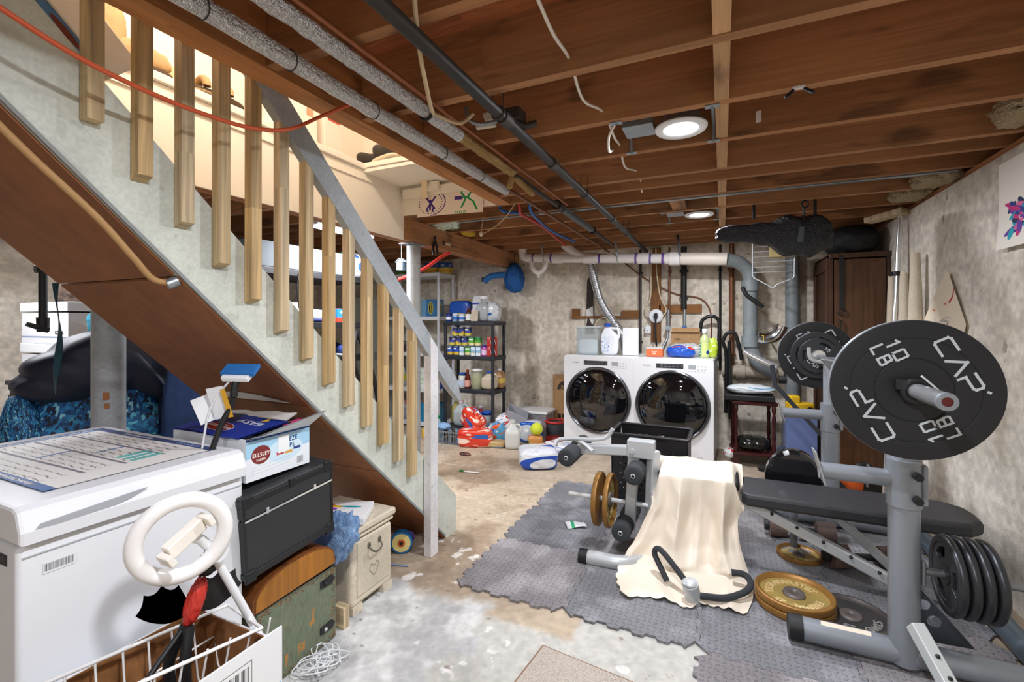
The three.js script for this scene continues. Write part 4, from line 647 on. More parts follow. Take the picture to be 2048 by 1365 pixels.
// wooden cabinet in the corner and what sits on it
const darkWood = mat('#5d3a22', 0.5, { map: woodTex, bumpMap: woodTex, bumpScale: 0.001 });
{
  const t = thing('wooden_cabinet', 'tall dark stained wooden cabinet in the corner beyond the press rack', 'cabinet', [0.98, 0, -4.73]);
  part(t, 'carcass', [bx(-0.2, -0.17, 0, 1.82, -0.32, 0.3, 0.003), bx(0.17, 0.195, 0, 1.82, -0.32, 0.3, 0.003), bx(-0.2, 0.195, 1.79, 1.83, -0.32, 0.32, 0.004), bx(-0.17, 0.17, 0, 0.08, -0.32, 0.3), bx(-0.17, 0.17, 0, 1.8, -0.32, -0.3)], darkWood, { axis: 1 });
  const d = part(t, 'door', bx(-0.165, 0.165, 0.09, 1.78, 0.285, 0.31, 0.004), mat('#6b4527', 0.5, { map: woodTex, bumpMap: woodTex, bumpScale: 0.001 }), { axis: 1 });
  part(d, 'door_pull', [Tb([[-0.13, 1.3, 0.31], [-0.13, 1.29, 0.335], [-0.13, 1.2, 0.335], [-0.13, 1.19, 0.31]], 0.006, 0.015, 8)], black);
  part(t, 'side_frame', [bx(-0.215, -0.201, 0, 1.8, 0.24, 0.3, 0.002), bx(-0.215, -0.201, 0, 1.8, -0.3, -0.22, 0.002), bx(-0.215, -0.201, 1.7, 1.8, -0.22, 0.24, 0.002)], darkWood, { axis: 1 });
  one('luggage_strap', 'black webbing strap with a buckle hanging down the cabinet front', 'strap', [B(0.03, 0.42, 0.004, 0, 1.6, 0, 0.001), To(0.025, 0.005, 0, 1.36, 0.004), B(0.03, 0.004, 0.2, 0, 1.835, -0.08, 0)], black, { pos: [0.86, 0.0, -4.41] });
  const b = blob(0.36, 0.26, 0.5, { e: 2.4, amp: 0.09, f: 2.5, s: 7, flat: 0.82 }).translate(0, 0.105, 0);
  one('duffel_bag', 'plain black duffel bag slumped on top of the cabinet', 'bag', b, mat('#121315', 0.75, { bumpMap: fineTex, bumpScale: 0.002 }), { pos: [0.96, 1.836, -4.62] });
}
{
  const body = blob(1, 1, 1, { e: 4, amp: 0.05, f: 5, s: 2, n: 36, fn: (x, y, z) => { const q = x + 0.5, k = 0.46 + 0.54 * st(0.32, 0.72, q), sag = -0.05 * st(0.2, 0.8, q) + 0.012 * Math.sin(q * 26 + y * 9) * st(0.1, 0.5, q); return [-0.04 + q * 0.69, 1.905 + sag + y * 0.27 * k, z * 0.2 * k]; } });
  const t = thing('guitar_bag', 'long black padded guitar bag slung under the joists by its loop', 'bag', [0, 0, -3.62]);
  part(t, 'body', body, mat('#1c1d20', 0.38, { bumpMap: crinkle, bumpScale: 0.004 }));
  part(t, 'hanging_loop', [To(0.022, 0.005, 0.49, 2.05, 0.09, 0, 0.5), bar([0.485, 2.03, 0.09], [0.47, 1.86, 0.105], 0.016, 0.006)], black);
  part(t, 'strap_grip', C(0.018, 0.022, 0.1, 0.467, 1.85, 0.105, 0, 0, -0.1, 12), mat('#4c4f55', 0.7, { bumpMap: spots, bumpScale: 0.004 }));
  part(t, 'carry_strap', [bar([0.2, 2.0, 0], [0.2, 2.11, 0], 0.02, 0.003), bar([0.56, 1.98, 0], [0.56, 2.11, 0], 0.02, 0.003)], black);
  const w = thing('wire_shelf', 'white wire shelf rack hanging behind the guitar bag', 'rack', [0, 0, -4.6]);
  const wm = mat('#cfd2d4', 0.35, { metalness: 0.3 });
  part(w, 'frame', [Tb([[0.243, 2.1, -0.12], [0.243, 2.06, 0], [0.243, 1.68, 0], [0.37, 1.6, 0], [0.4, 1.57, 0], [0.43, 1.61, 0], [0.56, 1.66, 0], [0.566, 2.06, 0], [0.566, 2.1, -0.12]], 0.005, 0.02, 8)], wm);
  for (let k = 0; k < 7; k++) part(w, 'wire', C(0.0025, 0.0025, 0.32, 0.405, 1.72 + k * 0.045, 0, 0, 0, Math.PI / 2, 6), wm);
  one('foam_pad', 'yellowed square pad with stains tucked behind the guitar bag', 'pad', B(0.2, 0.12, 0.05, 0, 0, 0, 0.015), mat('#c9b27a', 0.9, { map: blotTex }), { pos: [0.47, 1.9, -4.577] });
}
// by the cabinet foot
{
  const b = thing('blue_bin', 'translucent blue storage bin standing behind the far rack upright', 'bin', [0.6, 0, -4.62]), bm = mat('#7f93c8', 0.3, { transmission: 0.35, thickness: 0 });
  part(b, 'walls', [bx(-0.11, 0.11, 0, 0.5, 0.12, 0.124), bx(-0.11, 0.11, 0, 0.5, -0.124, -0.12), bx(-0.114, -0.11, 0, 0.5, -0.12, 0.12), bx(0.11, 0.114, 0, 0.5, -0.12, 0.12), bx(-0.11, 0.11, 0, 0.005, -0.12, 0.12)], bm); part(b, 'rim', [bx(-0.12, 0.12, 0.49, 0.505, 0.118, 0.13, 0.003), bx(-0.12, 0.12, 0.49, 0.505, -0.13, -0.118, 0.003), bx(-0.125, -0.11, 0.49, 0.505, -0.12, 0.12, 0.003), bx(0.11, 0.125, 0.49, 0.505, -0.12, 0.12, 0.003)], mat('#e6ebf0', 0.4));
  const y = thing('toy_truck', 'yellow plastic toy truck resting on the blue bin', 'toy', [0.6, 0.506, -4.6], 0.3); part(y, 'body', [B(0.2, 0.07, 0.1, 0, 0.055, 0, 0.015), B(0.08, 0.07, 0.09, -0.05, 0.115, 0, 0.015)], mat('#e2b71e', 0.4)); for (const x of [-0.06, 0.06]) for (const z of [-0.05, 0.05]) part(y, 'wheel', C(0.03, 0.03, 0.02, x, 0.03, z, Math.PI / 2), black);
  const o = thing('hedge_trimmer', 'orange and black power trimmer lying at the foot of the cabinet', 'power tool', [0.92, 0, -4.2], 0.2); part(o, 'motor', [blob(0.22, 0.16, 0.15, { e: 3, amp: 0.05, f: 3, flat: 0.9 }).translate(-0.08, 0.085, 0)], mat('#e2631e', 0.45)); part(o, 'grip', [Tb([[-0.06, 0.14, 0], [0.0, 0.22, 0], [0.08, 0.22, 0], [0.12, 0.13, 0]], 0.018, 0.04), B(0.2, 0.1, 0.12, 0.1, 0.06, 0, 0.02)], black); part(o, 'blade', B(0.012, 0.16, 0.07, 0.03, 0.16, 0.07, 0.003, 0.4), galv);
  const p = thing('bike_pump', 'small black pump leaning by the blue bin', 'pump', [0.42, 0, -4.35], 0.5); part(p, 'cylinder', [C(0.028, 0.032, 0.2, 0, 0.11, 0, 0.2), C(0.05, 0.05, 0.015, 0, 0.008, -0.02)], black); part(p, 'gauge', C(0.035, 0.035, 0.03, 0.01, 0.24, 0.03, 1.2), mat('#39485a', 0.4));
}
// right wall: bar, papers, drawing
{
  const t = thing('curl_bar', 'chrome weight bar standing upright against the right wall', 'barbell'); part(t, 'bar', bar([1.02, 0.02, -3.98], [1.14, 2.14, -4.07], 0.03, 0.03, 0.0149), chrome); part(t, 'collar', [C(0.028, 0.028, 0.03, 1.107, 1.62, -4.05), bar([1.107, 1.62, -4.05], [1.06, 1.625, -4.03], 0.012, 0.012)], black);
  const kraft = (name, lab, g) => one(name, lab, 'paper', g, paperM, { keep: 1 });
  const curl = (z, y, w, h, r, tw) => sheet((u, v) => { const a = u * 4.2 - 1.2 + tw * (1 - v), rr = r * (0.6 + 0.4 * (1 - v)); return [1.175 - r * 1.1 + rr * Math.cos(a) * 0.8, y + (v - 0.5) * h + 0.03 * (u - 0.5), z + rr * Math.sin(a) - (u - 0.5) * w * 0.2]; }, 24, 8, 0.001);
  kraft('kraft_paper', 'curled kraft paper sheet taped next to the cabinet', curl(-4.28, 1.43, 0.1, 0.36, 0.032, 0.9));
  kraft('kraft_paper', 'curled kraft paper sheet with a small smiley beside the upright bar', curl(-4.0, 1.43, 0.12, 0.38, 0.036, 1.1));
  kraft('kraft_paper', 'thick rolled kraft paper hanging highest among the wall drawings', curl(-3.76, 1.5, 0.12, 0.44, 0.045, 0.1));
  const draw = cv(256, 256, (c) => { c.fillStyle = '#e9dac2'; c.fillRect(0, 0, 256, 256); c.strokeStyle = '#b33a30'; c.lineWidth = 7; c.beginPath(); c.moveTo(60, 60); c.quadraticCurveTo(80, 100, 100, 106); c.stroke(); c.lineWidth = 2; c.strokeStyle = '#c96a5a'; for (const [x, y] of [[120, 110], [190, 130], [200, 210]]) { for (let k = 0; k < 4; k++) { c.beginPath(); c.moveTo(x - 9, y + k * 5 - 8); c.lineTo(x + 9, y - k * 4 + 6); c.stroke(); } } c.strokeStyle = '#8a93a0'; for (let k = 0; k < 7; k++) { c.beginPath(); c.moveTo(90 + k * 9, 160 + (k % 3) * 12); c.quadraticCurveTo(130, 150 + k * 12, 170 + k * 4, 180 - k * 4); c.stroke(); } });
  const px = (pts, x, th) => { const g = Ex(pts, th); return g; };
  const dm = mat('#ffffff', 0.85, { map: draw });
  const poly = (pts, x) => { const g = new THREE.ShapeGeometry(shp(pts)), p = g.attributes.position, q = g.attributes.uv; let a = [9, -9, 9, -9]; for (let i = 0; i < p.count; i++) a = [Math.min(a[0], p.getX(i)), Math.max(a[1], p.getX(i)), Math.min(a[2], p.getY(i)), Math.max(a[3], p.getY(i))]; for (let i = 0; i < p.count; i++) { q.setXY(i, (p.getX(i) - a[0]) / (a[1] - a[0]), (p.getY(i) - a[2]) / (a[3] - a[2])); p.setXYZ(i, x - 0.02 * Math.sin((p.getY(i) - a[2]) * 5), p.getY(i), -p.getX(i)); } g.computeVertexNormals(); return g; };
  one('child_drawing', 'tilted paper with red and grey pencil scribbles on the right wall', 'drawing', poly([[3.72, 1.3], [3.46, 1.53], [3.38, 1.57], [3.18, 1.27], [3.26, 1.14], [3.5, 1.14]].reverse(), 1.172), dm, { keep: 1 });
  one('child_drawing', 'lower pale paper with faint pencil lines showing above the bumper plate', 'drawing', poly([[4.2, 1.32], [4.2, 1.0], [3.4, 1.0], [3.4, 1.28]], 1.176), dm, { keep: 1 });
  one('blank_paper', 'small blank paper corner on the right wall below the drawings', 'paper', poly([[3.36, 1.2], [3.36, 1.02], [3.1, 1.02], [3.12, 1.19]], 1.177), paperM, { keep: 1 });
  const art = cv(256, 512, (c) => { c.fillStyle = '#ece6da'; c.fillRect(0, 0, 256, 512); const cols = ['#c8347a', '#2b3f8c', '#1fa3b8', '#6a3fa0', '#e06a9a', '#243058']; for (let i = 0; i < 46; i++) { c.fillStyle = cols[i % 6]; c.beginPath(); c.ellipse(60 + (i * 53) % 130, 270 + (i * 37) % 170, 12, 34, (i % 7) * 0.3 - 1, 0, 7); c.fill(); } });
  one('painted_poster', 'white paper painted with a colourful pink and blue splash on the right wall', 'drawing', sheet((u, v) => [1.172 - 0.025 * (1 - v) ** 2, 1.61 + v * 0.4, -2.9 + u * 0.42 + (1 - v) * 0.04], 6, 10, 0.001), mat('#ffffff', 0.8, { map: art }), { keep: 1 });
  one('short_stud', 'short bright wooden offcut wedged under the joists beside the right wall', 'board', bar([0.98, 2.03, -4.2], [1.15, 2.05, -4.02], 0.09, 0.04), pine[2]);
}
// ---------- pipes, cords and tools under the ceiling ----------
{
  const P = (n, lab, g, m, c = 'pipe', o) => one(n, lab, c, g, m, { axis: 2, ...o });
  const Zc = (x, y, d0, d1, r, s = 18) => C(r, r, d1 - d0, x, y, -(d0 + d1) / 2, Math.PI / 2, 0, 0, s);
  const lump = (x, y, d0, d1, r, a, sd) => { const g = new THREE.CylinderGeometry(r, r, d1 - d0, 22, 90, false), p = g.attributes.position; for (let i = 0; i < p.count; i++) { const k = 1 + a * (fbm(p.getX(i) * 40 + sd, p.getY(i) * 26, p.getZ(i) * 40 + 0.5, 3) - 0.5) * 2; p.setX(i, p.getX(i) * k); p.setZ(i, p.getZ(i) * k); } g.computeVertexNormals(); return tr(g, x, y, -(d0 + d1) / 2, Math.PI / 2); };
  const bp = thing('iron_drain_pipe', 'long black iron pipe hung below the joists with hanger loops', 'pipe');
  part(bp, 'pipe', Zc(-0.74, 2.04, 0.2, 5.1, 0.021), mat('#37332f', 0.5, { metalness: 0.3, map: blotTex }), { axis: 2 });
  for (const d of [1.56, 2.1, 3.4]) part(bp, 'coupling', Zc(-0.74, 2.04, d - 0.03, d + 0.03, 0.026), dkp);
  for (const d of [1.5, 2.65, 3.95]) part(bp, 'hanger', [To(0.025, 0.003, -0.74, 2.04, -d, 0, 0, 0, 20, 6), C(0.002, 0.002, 0.09, -0.762, 2.1, -d, 0, 0, 0, 6), C(0.002, 0.002, 0.09, -0.718, 2.1, -d, 0, 0, 0, 6)], dkp);
  const f1 = thing('foil_wrapped_pipe', 'foil wrapped heating pipe running beside the stair beam', 'pipe');
  part(f1, 'foil_wrap', lump(-1.14, 2.04, 0.2, 2.42, 0.026, 0.2, 3), foil, { axis: 2 }); part(f1, 'bare_pipe', Zc(-1.12, 2.045, 2.38, 5.0, 0.011), cop, { axis: 2 });
  for (const d of [0.7, 0.95, 1.3, 1.75, 2.1]) part(f1, 'tie_wire', To(0.029, 0.0018, -1.14, 2.04, -d, 0.25, 0, 0, 20, 5), dkp);
  const f2 = thing('foil_and_cork_pipe', 'second foil wrapped pipe turning to tan cork wrap, alongside a bare copper line', 'pipe');
  part(f2, 'foil_wrap', lump(-1.0, 2.06, 0.2, 1.66, 0.024, 0.2, 7), foil, { axis: 2 }); part(f2, 'cork_wrap', [lump(-1.0, 2.06, 1.64, 2.22, 0.021, 0.25, 9), bar([-1.0, 2.05, -2.2], [-1.03, 1.985, -2.22], 0.035, 0.035, 0.017), bar([-1.0, 2.05, -2.2], [-0.97, 2.0, -2.42], 0.034, 0.034, 0.016)], mat('#b9965f', 0.9, { bumpMap: crinkle, bumpScale: 0.01 }), { axis: 2 });
  part(f2, 'bare_pipe', Zc(-0.99, 2.05, 2.2, 4.6, 0.014), dkp, { axis: 2 }); part(f2, 'copper_line', Zc(-0.955, 2.075, 0.2, 3.0, 0.0075, 10), mat('#9a5f3d', 0.4, { metalness: 0.5 }), { axis: 2 }); part(f2, 'grey_sleeve', Zc(-0.99, 2.05, 3.0, 3.75, 0.024), mat('#5d6166', 0.6), { axis: 2 });
  for (const d of [1.42, 2.9, 3.82]) part(f2, 'clamp', To(0.026, 0.006, -0.995, 2.055, -d, 0, 0, 0, 20, 8), black);
  const oc = thing('extension_cord', 'orange extension cord swagged across the stairs to the foil pipe', 'cord');
  part(oc, 'cord', Tb([[-1.33, 1.99, -0.2], [-1.33, 1.917, -0.42], [-1.33, 1.885, -0.53], [-1.33, 1.868, -0.66], [-1.33, 1.867, -0.813], [-1.33, 1.884, -0.97], [-1.33, 1.935, -1.11], [-1.29, 2.02, -1.22], [-1.2, 2.072, -1.287], [-1.17, 2.08, -1.36], [-1.175, 2.08, -1.42]], 0.0062, null, 10, 90), mat('#c8552c', 0.5));
  part(oc, 'connector', Tb([[-1.175, 2.078, -1.41], [-1.177, 2.075, -1.45], [-1.18, 2.07, -1.52]], 0.016, null, 14, 10), mat('#e2622c', 0.5));
  P('beige_flex', 'flat beige cable dropping in a loop from the joists to the cork pipe', Tb([[-0.64, 2.12, -0.86], [-0.72, 2.075, -0.98], [-0.77, 2.03, -1.07], [-0.82, 2.0, -1.17], [-0.9, 2.0, -1.32], [-0.95, 2.04, -1.43], [-0.9, 2.03, -1.5], [-0.87, 2.08, -1.55]], 0.0068, null, 10, 60), mat('#c7b08a', 0.6), 'cable');
  const cab = []; const js = [0.62, 1.03, 1.456, 1.877, 2.27, 2.69, 2.896, 3.19];
  for (let i = 0; i < js.length - 1; i++) { cab.push([-0.455 + 0.012 * (i % 2), 2.14, -js[i]]); cab.push([-0.47 + 0.03 * (i % 2), 2.14 - (js[i + 1] - js[i]) * 0.08, -(js[i] + js[i + 1]) / 2]); }
  P('white_house_cable', 'white cable threaded through holes in the joists beside the downlights', Tb(cab, 0.0055, null, 8, 120), mat('#e9e3d6', 0.5), 'cable');
  P('lamp_feed_cable', 'short white cable curving to the junction box of the nearer downlight', Tb([[-0.4, 2.11, -1.92], [-0.44, 2.08, -1.97], [-0.47, 2.06, -2.1], [-0.475, 2.1, -2.2]], 0.0055, null, 8), mat('#e9e3d6', 0.5), 'cable');
  const jb = thing('old_junction_box', 'old metal junction box with armoured cable and pale tape beside the black pipe', 'junction box', [-0.8, 2.1, -1.72]);
  part(jb, 'box', [B(0.07, 0.05, 0.08, 0.03, 0.02, 0, 0.006), Tb([[0.03, 0.0, 0.03], [0.06, -0.02, -0.01], [0.1, 0.0, -0.05]], 0.014, null, 10)], dkp); part(jb, 'armoured_cable', Tb([[-0.13, 0.04, 0.12], [-0.12, -0.01, 0.12], [-0.08, -0.03, 0.1], [0.0, 0.0, 0.04]], 0.008, null, 10), galv); part(jb, 'tape_wrap', [bar([-0.12, -0.02, 0.06], [-0.04, -0.01, 0.03], 0.022, 0.022, 0.008), B(0.07, 0.04, 0.03, -0.05, 0.02, 0.05, 0.01, 0.3, 0.4, 0.2)], mat('#cfc6b4', 0.8));
  P('galvanised_strip', 'galvanised steel strip running along the joists across the whole ceiling', [B(3.1, 0.045, 0.03, -0.4, 2.112, -3.245, 0.004)], galv, 'strip', { axis: 0 });
  P('red_water_pipe', 'red plastic water pipe bending along the joists above the washer', Tb([[-1.28, 2.11, -2.92], [-1.29, 2.075, -2.96], [-1.322, 2.066, -3.04], [-1.344, 2.07, -3.5], [-1.4, 2.06, -4.07], [-1.45, 2.06, -4.5]], 0.011, null, 10, 60), mat('#c0282a', 0.4));
  P('blue_water_pipe', 'blue plastic water pipe running beside the red one above the washer', Tb([[-1.21, 2.1, -2.95], [-1.229, 2.075, -3.0], [-1.3, 2.066, -3.4], [-1.33, 2.06, -3.84], [-1.29, 2.055, -4.27]], 0.011, null, 10, 60), mat('#1c5fae', 0.4));
  const st1 = thing('blue_pipe_elbow', 'short blue water pipe elbow with black rings under the opening header', 'pipe'); part(st1, 'pipe', Tb([[-1.44, 2.12, -2.95], [-1.44, 2.08, -2.96], [-1.41, 2.07, -3.0], [-1.33, 2.07, -3.05]], 0.011, 0.03, 10), mat('#1c5fae', 0.4)); part(st1, 'crimp_ring', [To(0.013, 0.003, -1.44, 2.085, -2.956, Math.PI / 2), To(0.013, 0.003, -1.41, 2.07, -3.0, 0, 1)], black);
  const ch = thing('pull_chain', 'yellow pull chain hanging on the girder face', 'chain', [-2.235, 0, -2.95]); for (let k = 0; k < 6; k++) part(ch, 'link', To(0.008, 0.0018, 0, 2.085 - k * 0.016, 0, 0, k % 2 ? Math.PI / 2 : 0, 0, 14, 6), mat('#d7b02a', 0.4));
  const sb = thing('string_knob', 'cream pull string with a white knob strung below the joists', 'pull cord'); part(sb, 'string', Tb([[-1.3, 2.095, -2.9], [-1.4, 2.04, -2.98], [-1.55, 2.0, -3.1], [-1.72, 1.985, -3.2], [-1.7, 2.095, -3.19]], 0.0028, null, 6, 40), mat('#d9c79c', 0.8)); part(sb, 'knob', S(0.015, -1.725, 1.975, -3.2, 1, 1.5, 1), mat('#efe6d2', 0.5));
  const pl = thing('pliers', 'black handled pliers hung on the girder face', 'tool', [-2.232, 1.93, -3.3]); part(pl, 'handle', [Tb([[0.01, 0.04, 0], [0.01, 0.0, -0.025], [0.01, -0.07, -0.02]], 0.01, null, 10), Tb([[0.01, 0.04, 0], [0.01, 0.0, 0.025], [0.01, -0.08, 0.025]], 0.01, null, 10)], black); part(pl, 'jaw', B(0.014, 0.05, 0.022, 0.01, 0.06, 0, 0.004), darkMetal);
  const sc = thing('screwdriver', 'small screwdriver hung level on the girder beside the pliers', 'tool', [-2.226, 1.975, -3.55]); part(sc, 'handle', C(0.011, 0.009, 0.08, 0, 0, 0.05, Math.PI / 2), mat('#e0d7bf', 0.4)); part(sc, 'shaft', C(0.004, 0.004, 0.12, 0, -0.005, -0.05, Math.PI / 2), darkMetal); part(sc, 'eye', To(0.014, 0.004, 0, 0.0, 0.105, 0, Math.PI / 2), black);
  const kd = cv(512, 256, (c) => { c.fillStyle = '#f0e3d6'; c.fillRect(0, 0, 512, 256); c.strokeStyle = '#4b2e86'; c.lineWidth = 8; c.beginPath(); c.arc(110, 130, 120, -1.2, 1.5); c.stroke(); c.fillStyle = '#32245e'; for (let i = 0; i < 26; i++) { const a = i * 0.24; c.beginPath(); c.arc(110 + Math.cos(a) * 95, 130 + Math.sin(a) * 100, 5, 0, 7); c.fill(); } c.lineWidth = 16; for (const [a, b, x, y] of [[70, 70, 150, 190], [150, 70, 80, 190], [110, 100, 110, 200], [80, 180, 95, 215], [135, 180, 130, 220]]) { c.beginPath(); c.moveTo(a, b); c.lineTo(x, y); c.stroke(); } c.fillStyle = '#4b2e86'; c.fillRect(300, 90, 60, 34); c.strokeStyle = '#1f9a52'; c.lineWidth = 14; for (const p of [[[380, 110], [350, 60], [360, 20]], [[395, 110], [420, 60], [410, 20]], [[385, 110], [370, 160], [355, 200]], [[395, 110], [440, 150], [470, 230]], [[360, 108], [410, 108]]]) { c.beginPath(); c.moveTo(...p[0]); for (const q of p.slice(1)) c.lineTo(...q); c.stroke(); } c.lineWidth = 5; for (let i = 0; i < 3; i++) { c.beginPath(); c.arc(320 + i * 30, 240, 9, 0, 7); c.stroke(); } });
  P('insect_drawing', 'child drawing of a purple and a green insect taped to the stair header', sheet((u, v) => [-2.07 + u * 0.55, 2.06 + v * 0.2 - u * 0.01, -2.855 + 0.01 * Math.sin(u * 4) + (1 - v) * 0.02], 10, 4, 0.001), mat('#ffffff', 0.8, { map: kd }), 'drawing', { keep: 1 });
  P('masking_tape', 'strip of pale masking tape dangling over the insect drawing', sheet((u, v) => [-1.97 + u * 0.05 - (1 - v) * 0.04, 2.19 + v * 0.15, -2.75 - (1 - v) * 0.06], 2, 8, 0.001), mat('#ecd9b6', 0.7), 'tape');
  for (const [d, lab, yb] of [[1.05, 'grey steel column with rust spots behind the chest freezer', 0], [3.13, 'grey steel column under the girder beside the shelves', 0]]) {
    const t = thing('steel_column', lab, 'column', [-2.32, 0, -d]); part(t, 'shaft', C(0.056, 0.056, 1.905, 0, 0.9625, 0, 0, 0, 0, 32), mat('#b4b8ba', 0.45, { map: blotTex }), { axis: 1 }); part(t, 'top_plate', B(0.14, 0.008, 0.2, 0, 1.92, 0, 0), galv); part(t, 'base_plate', B(0.18, 0.01, 0.18, 0, 0.005, 0, 0), galv);
    if (d < 2) part(t, 'rust_patch', [B(0.02, 0.03, 0.002, 0.05, 0.98, 0.032, 0, 0, 0.95), B(0.016, 0.02, 0.002, 0.051, 0.94, 0.03, 0, 0, 0.97)], mat('#9a6238', 0.9));
  }
  P('red_hose', 'red hose curving from the girder down behind the steel column', Tb([[-2.2, 1.9, -3.5], [-2.26, 1.86, -3.46], [-2.34, 1.76, -3.35], [-2.42, 1.7, -3.28], [-2.6, 1.66, -3.3]], 0.016, null, 10, 40), mat('#d5362f', 0.45), 'hose');
  P('green_sack', 'green and white plastic sack stuffed above the girder between joists', blob(0.28, 0.16, 0.24, { amp: 0.2, f: 4, s: 4 }).translate(-2.2, 2.17, -3.4), mat('#ffffff', 0.4, { map: blotch('#cfe0d4', ['#3f8f5a', '#e9f0ea', '#8fc0a0'], 18, 128, 128) }), 'bag', { keep: 1 });
  P('yellow_strap', 'yellow and blue strap bundle resting on the girder', [blob(0.1, 0.05, 0.2, { amp: 0.15, f: 4, s: 2 }).translate(-2.18, 2.12, -3.78)], mat('#c9a52c', 0.6), 'strap');
  const bh = thing('blue_bird_house', 'little pale blue house ornament hung beside the steel column', 'ornament', [-2.42, 1.76, -3.1]); part(bh, 'body', Ex([[-0.03, -0.05], [0.03, -0.05], [0.03, 0.02], [0, 0.045], [-0.03, 0.02]], 0.05).translate(0, 0, -0.025), mat('#8fb7d0', 0.6)); part(bh, 'roof', [bar([0, 0.05, 0], [0.04, 0.015, 0], 0.06, 0.006), bar([0, 0.05, 0], [-0.04, 0.015, 0], 0.06, 0.006), C(0.002, 0.002, 0.12, 0, 0.11, 0)], mat('#dfe6ea', 0.6));
  const vh = thing('grip_hook', 'black handled clip hooked on the underside of a joist', 'clip', [0.24, 2.085, -1.86]); for (const s of [-1, 1]) part(vh, 'arm', bar([s * 0.015, 0, 0], [s * 0.043, -0.03, 0.02], 0.012, 0.012, 0.005), mat('#1d232c', 0.5)); part(vh, 'clip', B(0.04, 0.012, 0.012, 0, 0.006, 0, 0.003), whiteG);
  P('paper_tag', 'small scrap of white paper stapled to the side of a joist', sheet((u, v) => [0.13 + u * 0.02, 2.13 + v * 0.05, -2.225 + 0.01 * u], 2, 4, 0.001), white, 'tag');
  const bb = thing('blue_cloth_bag', 'blue cloth bag hung on the far end of the girder', 'bag', [-2.2, 1.83, -4.9]);
  part(bb, 'bag', blob(0.3, 0.34, 0.24, { e: 2.2, amp: 0.16, f: 3, s: 6, fn: (x, y, z) => [x * (0.75 - y), y - 0.03, z] }), mat('#1e5fa8', 0.7)); part(bb, 'sleeve', Tb([[-0.08, 0.0, 0.08], [-0.22, -0.02, 0.16], [-0.3, -0.08, 0.2]], 0.035, null, 12), mat('#2a6fb5', 0.7)); part(bb, 'buckle', B(0.04, 0.05, 0.03, -0.3, -0.06, 0.21, 0.006), black); part(bb, 'cord', C(0.004, 0.004, 0.14, 0, 0.2, 0), black);
}
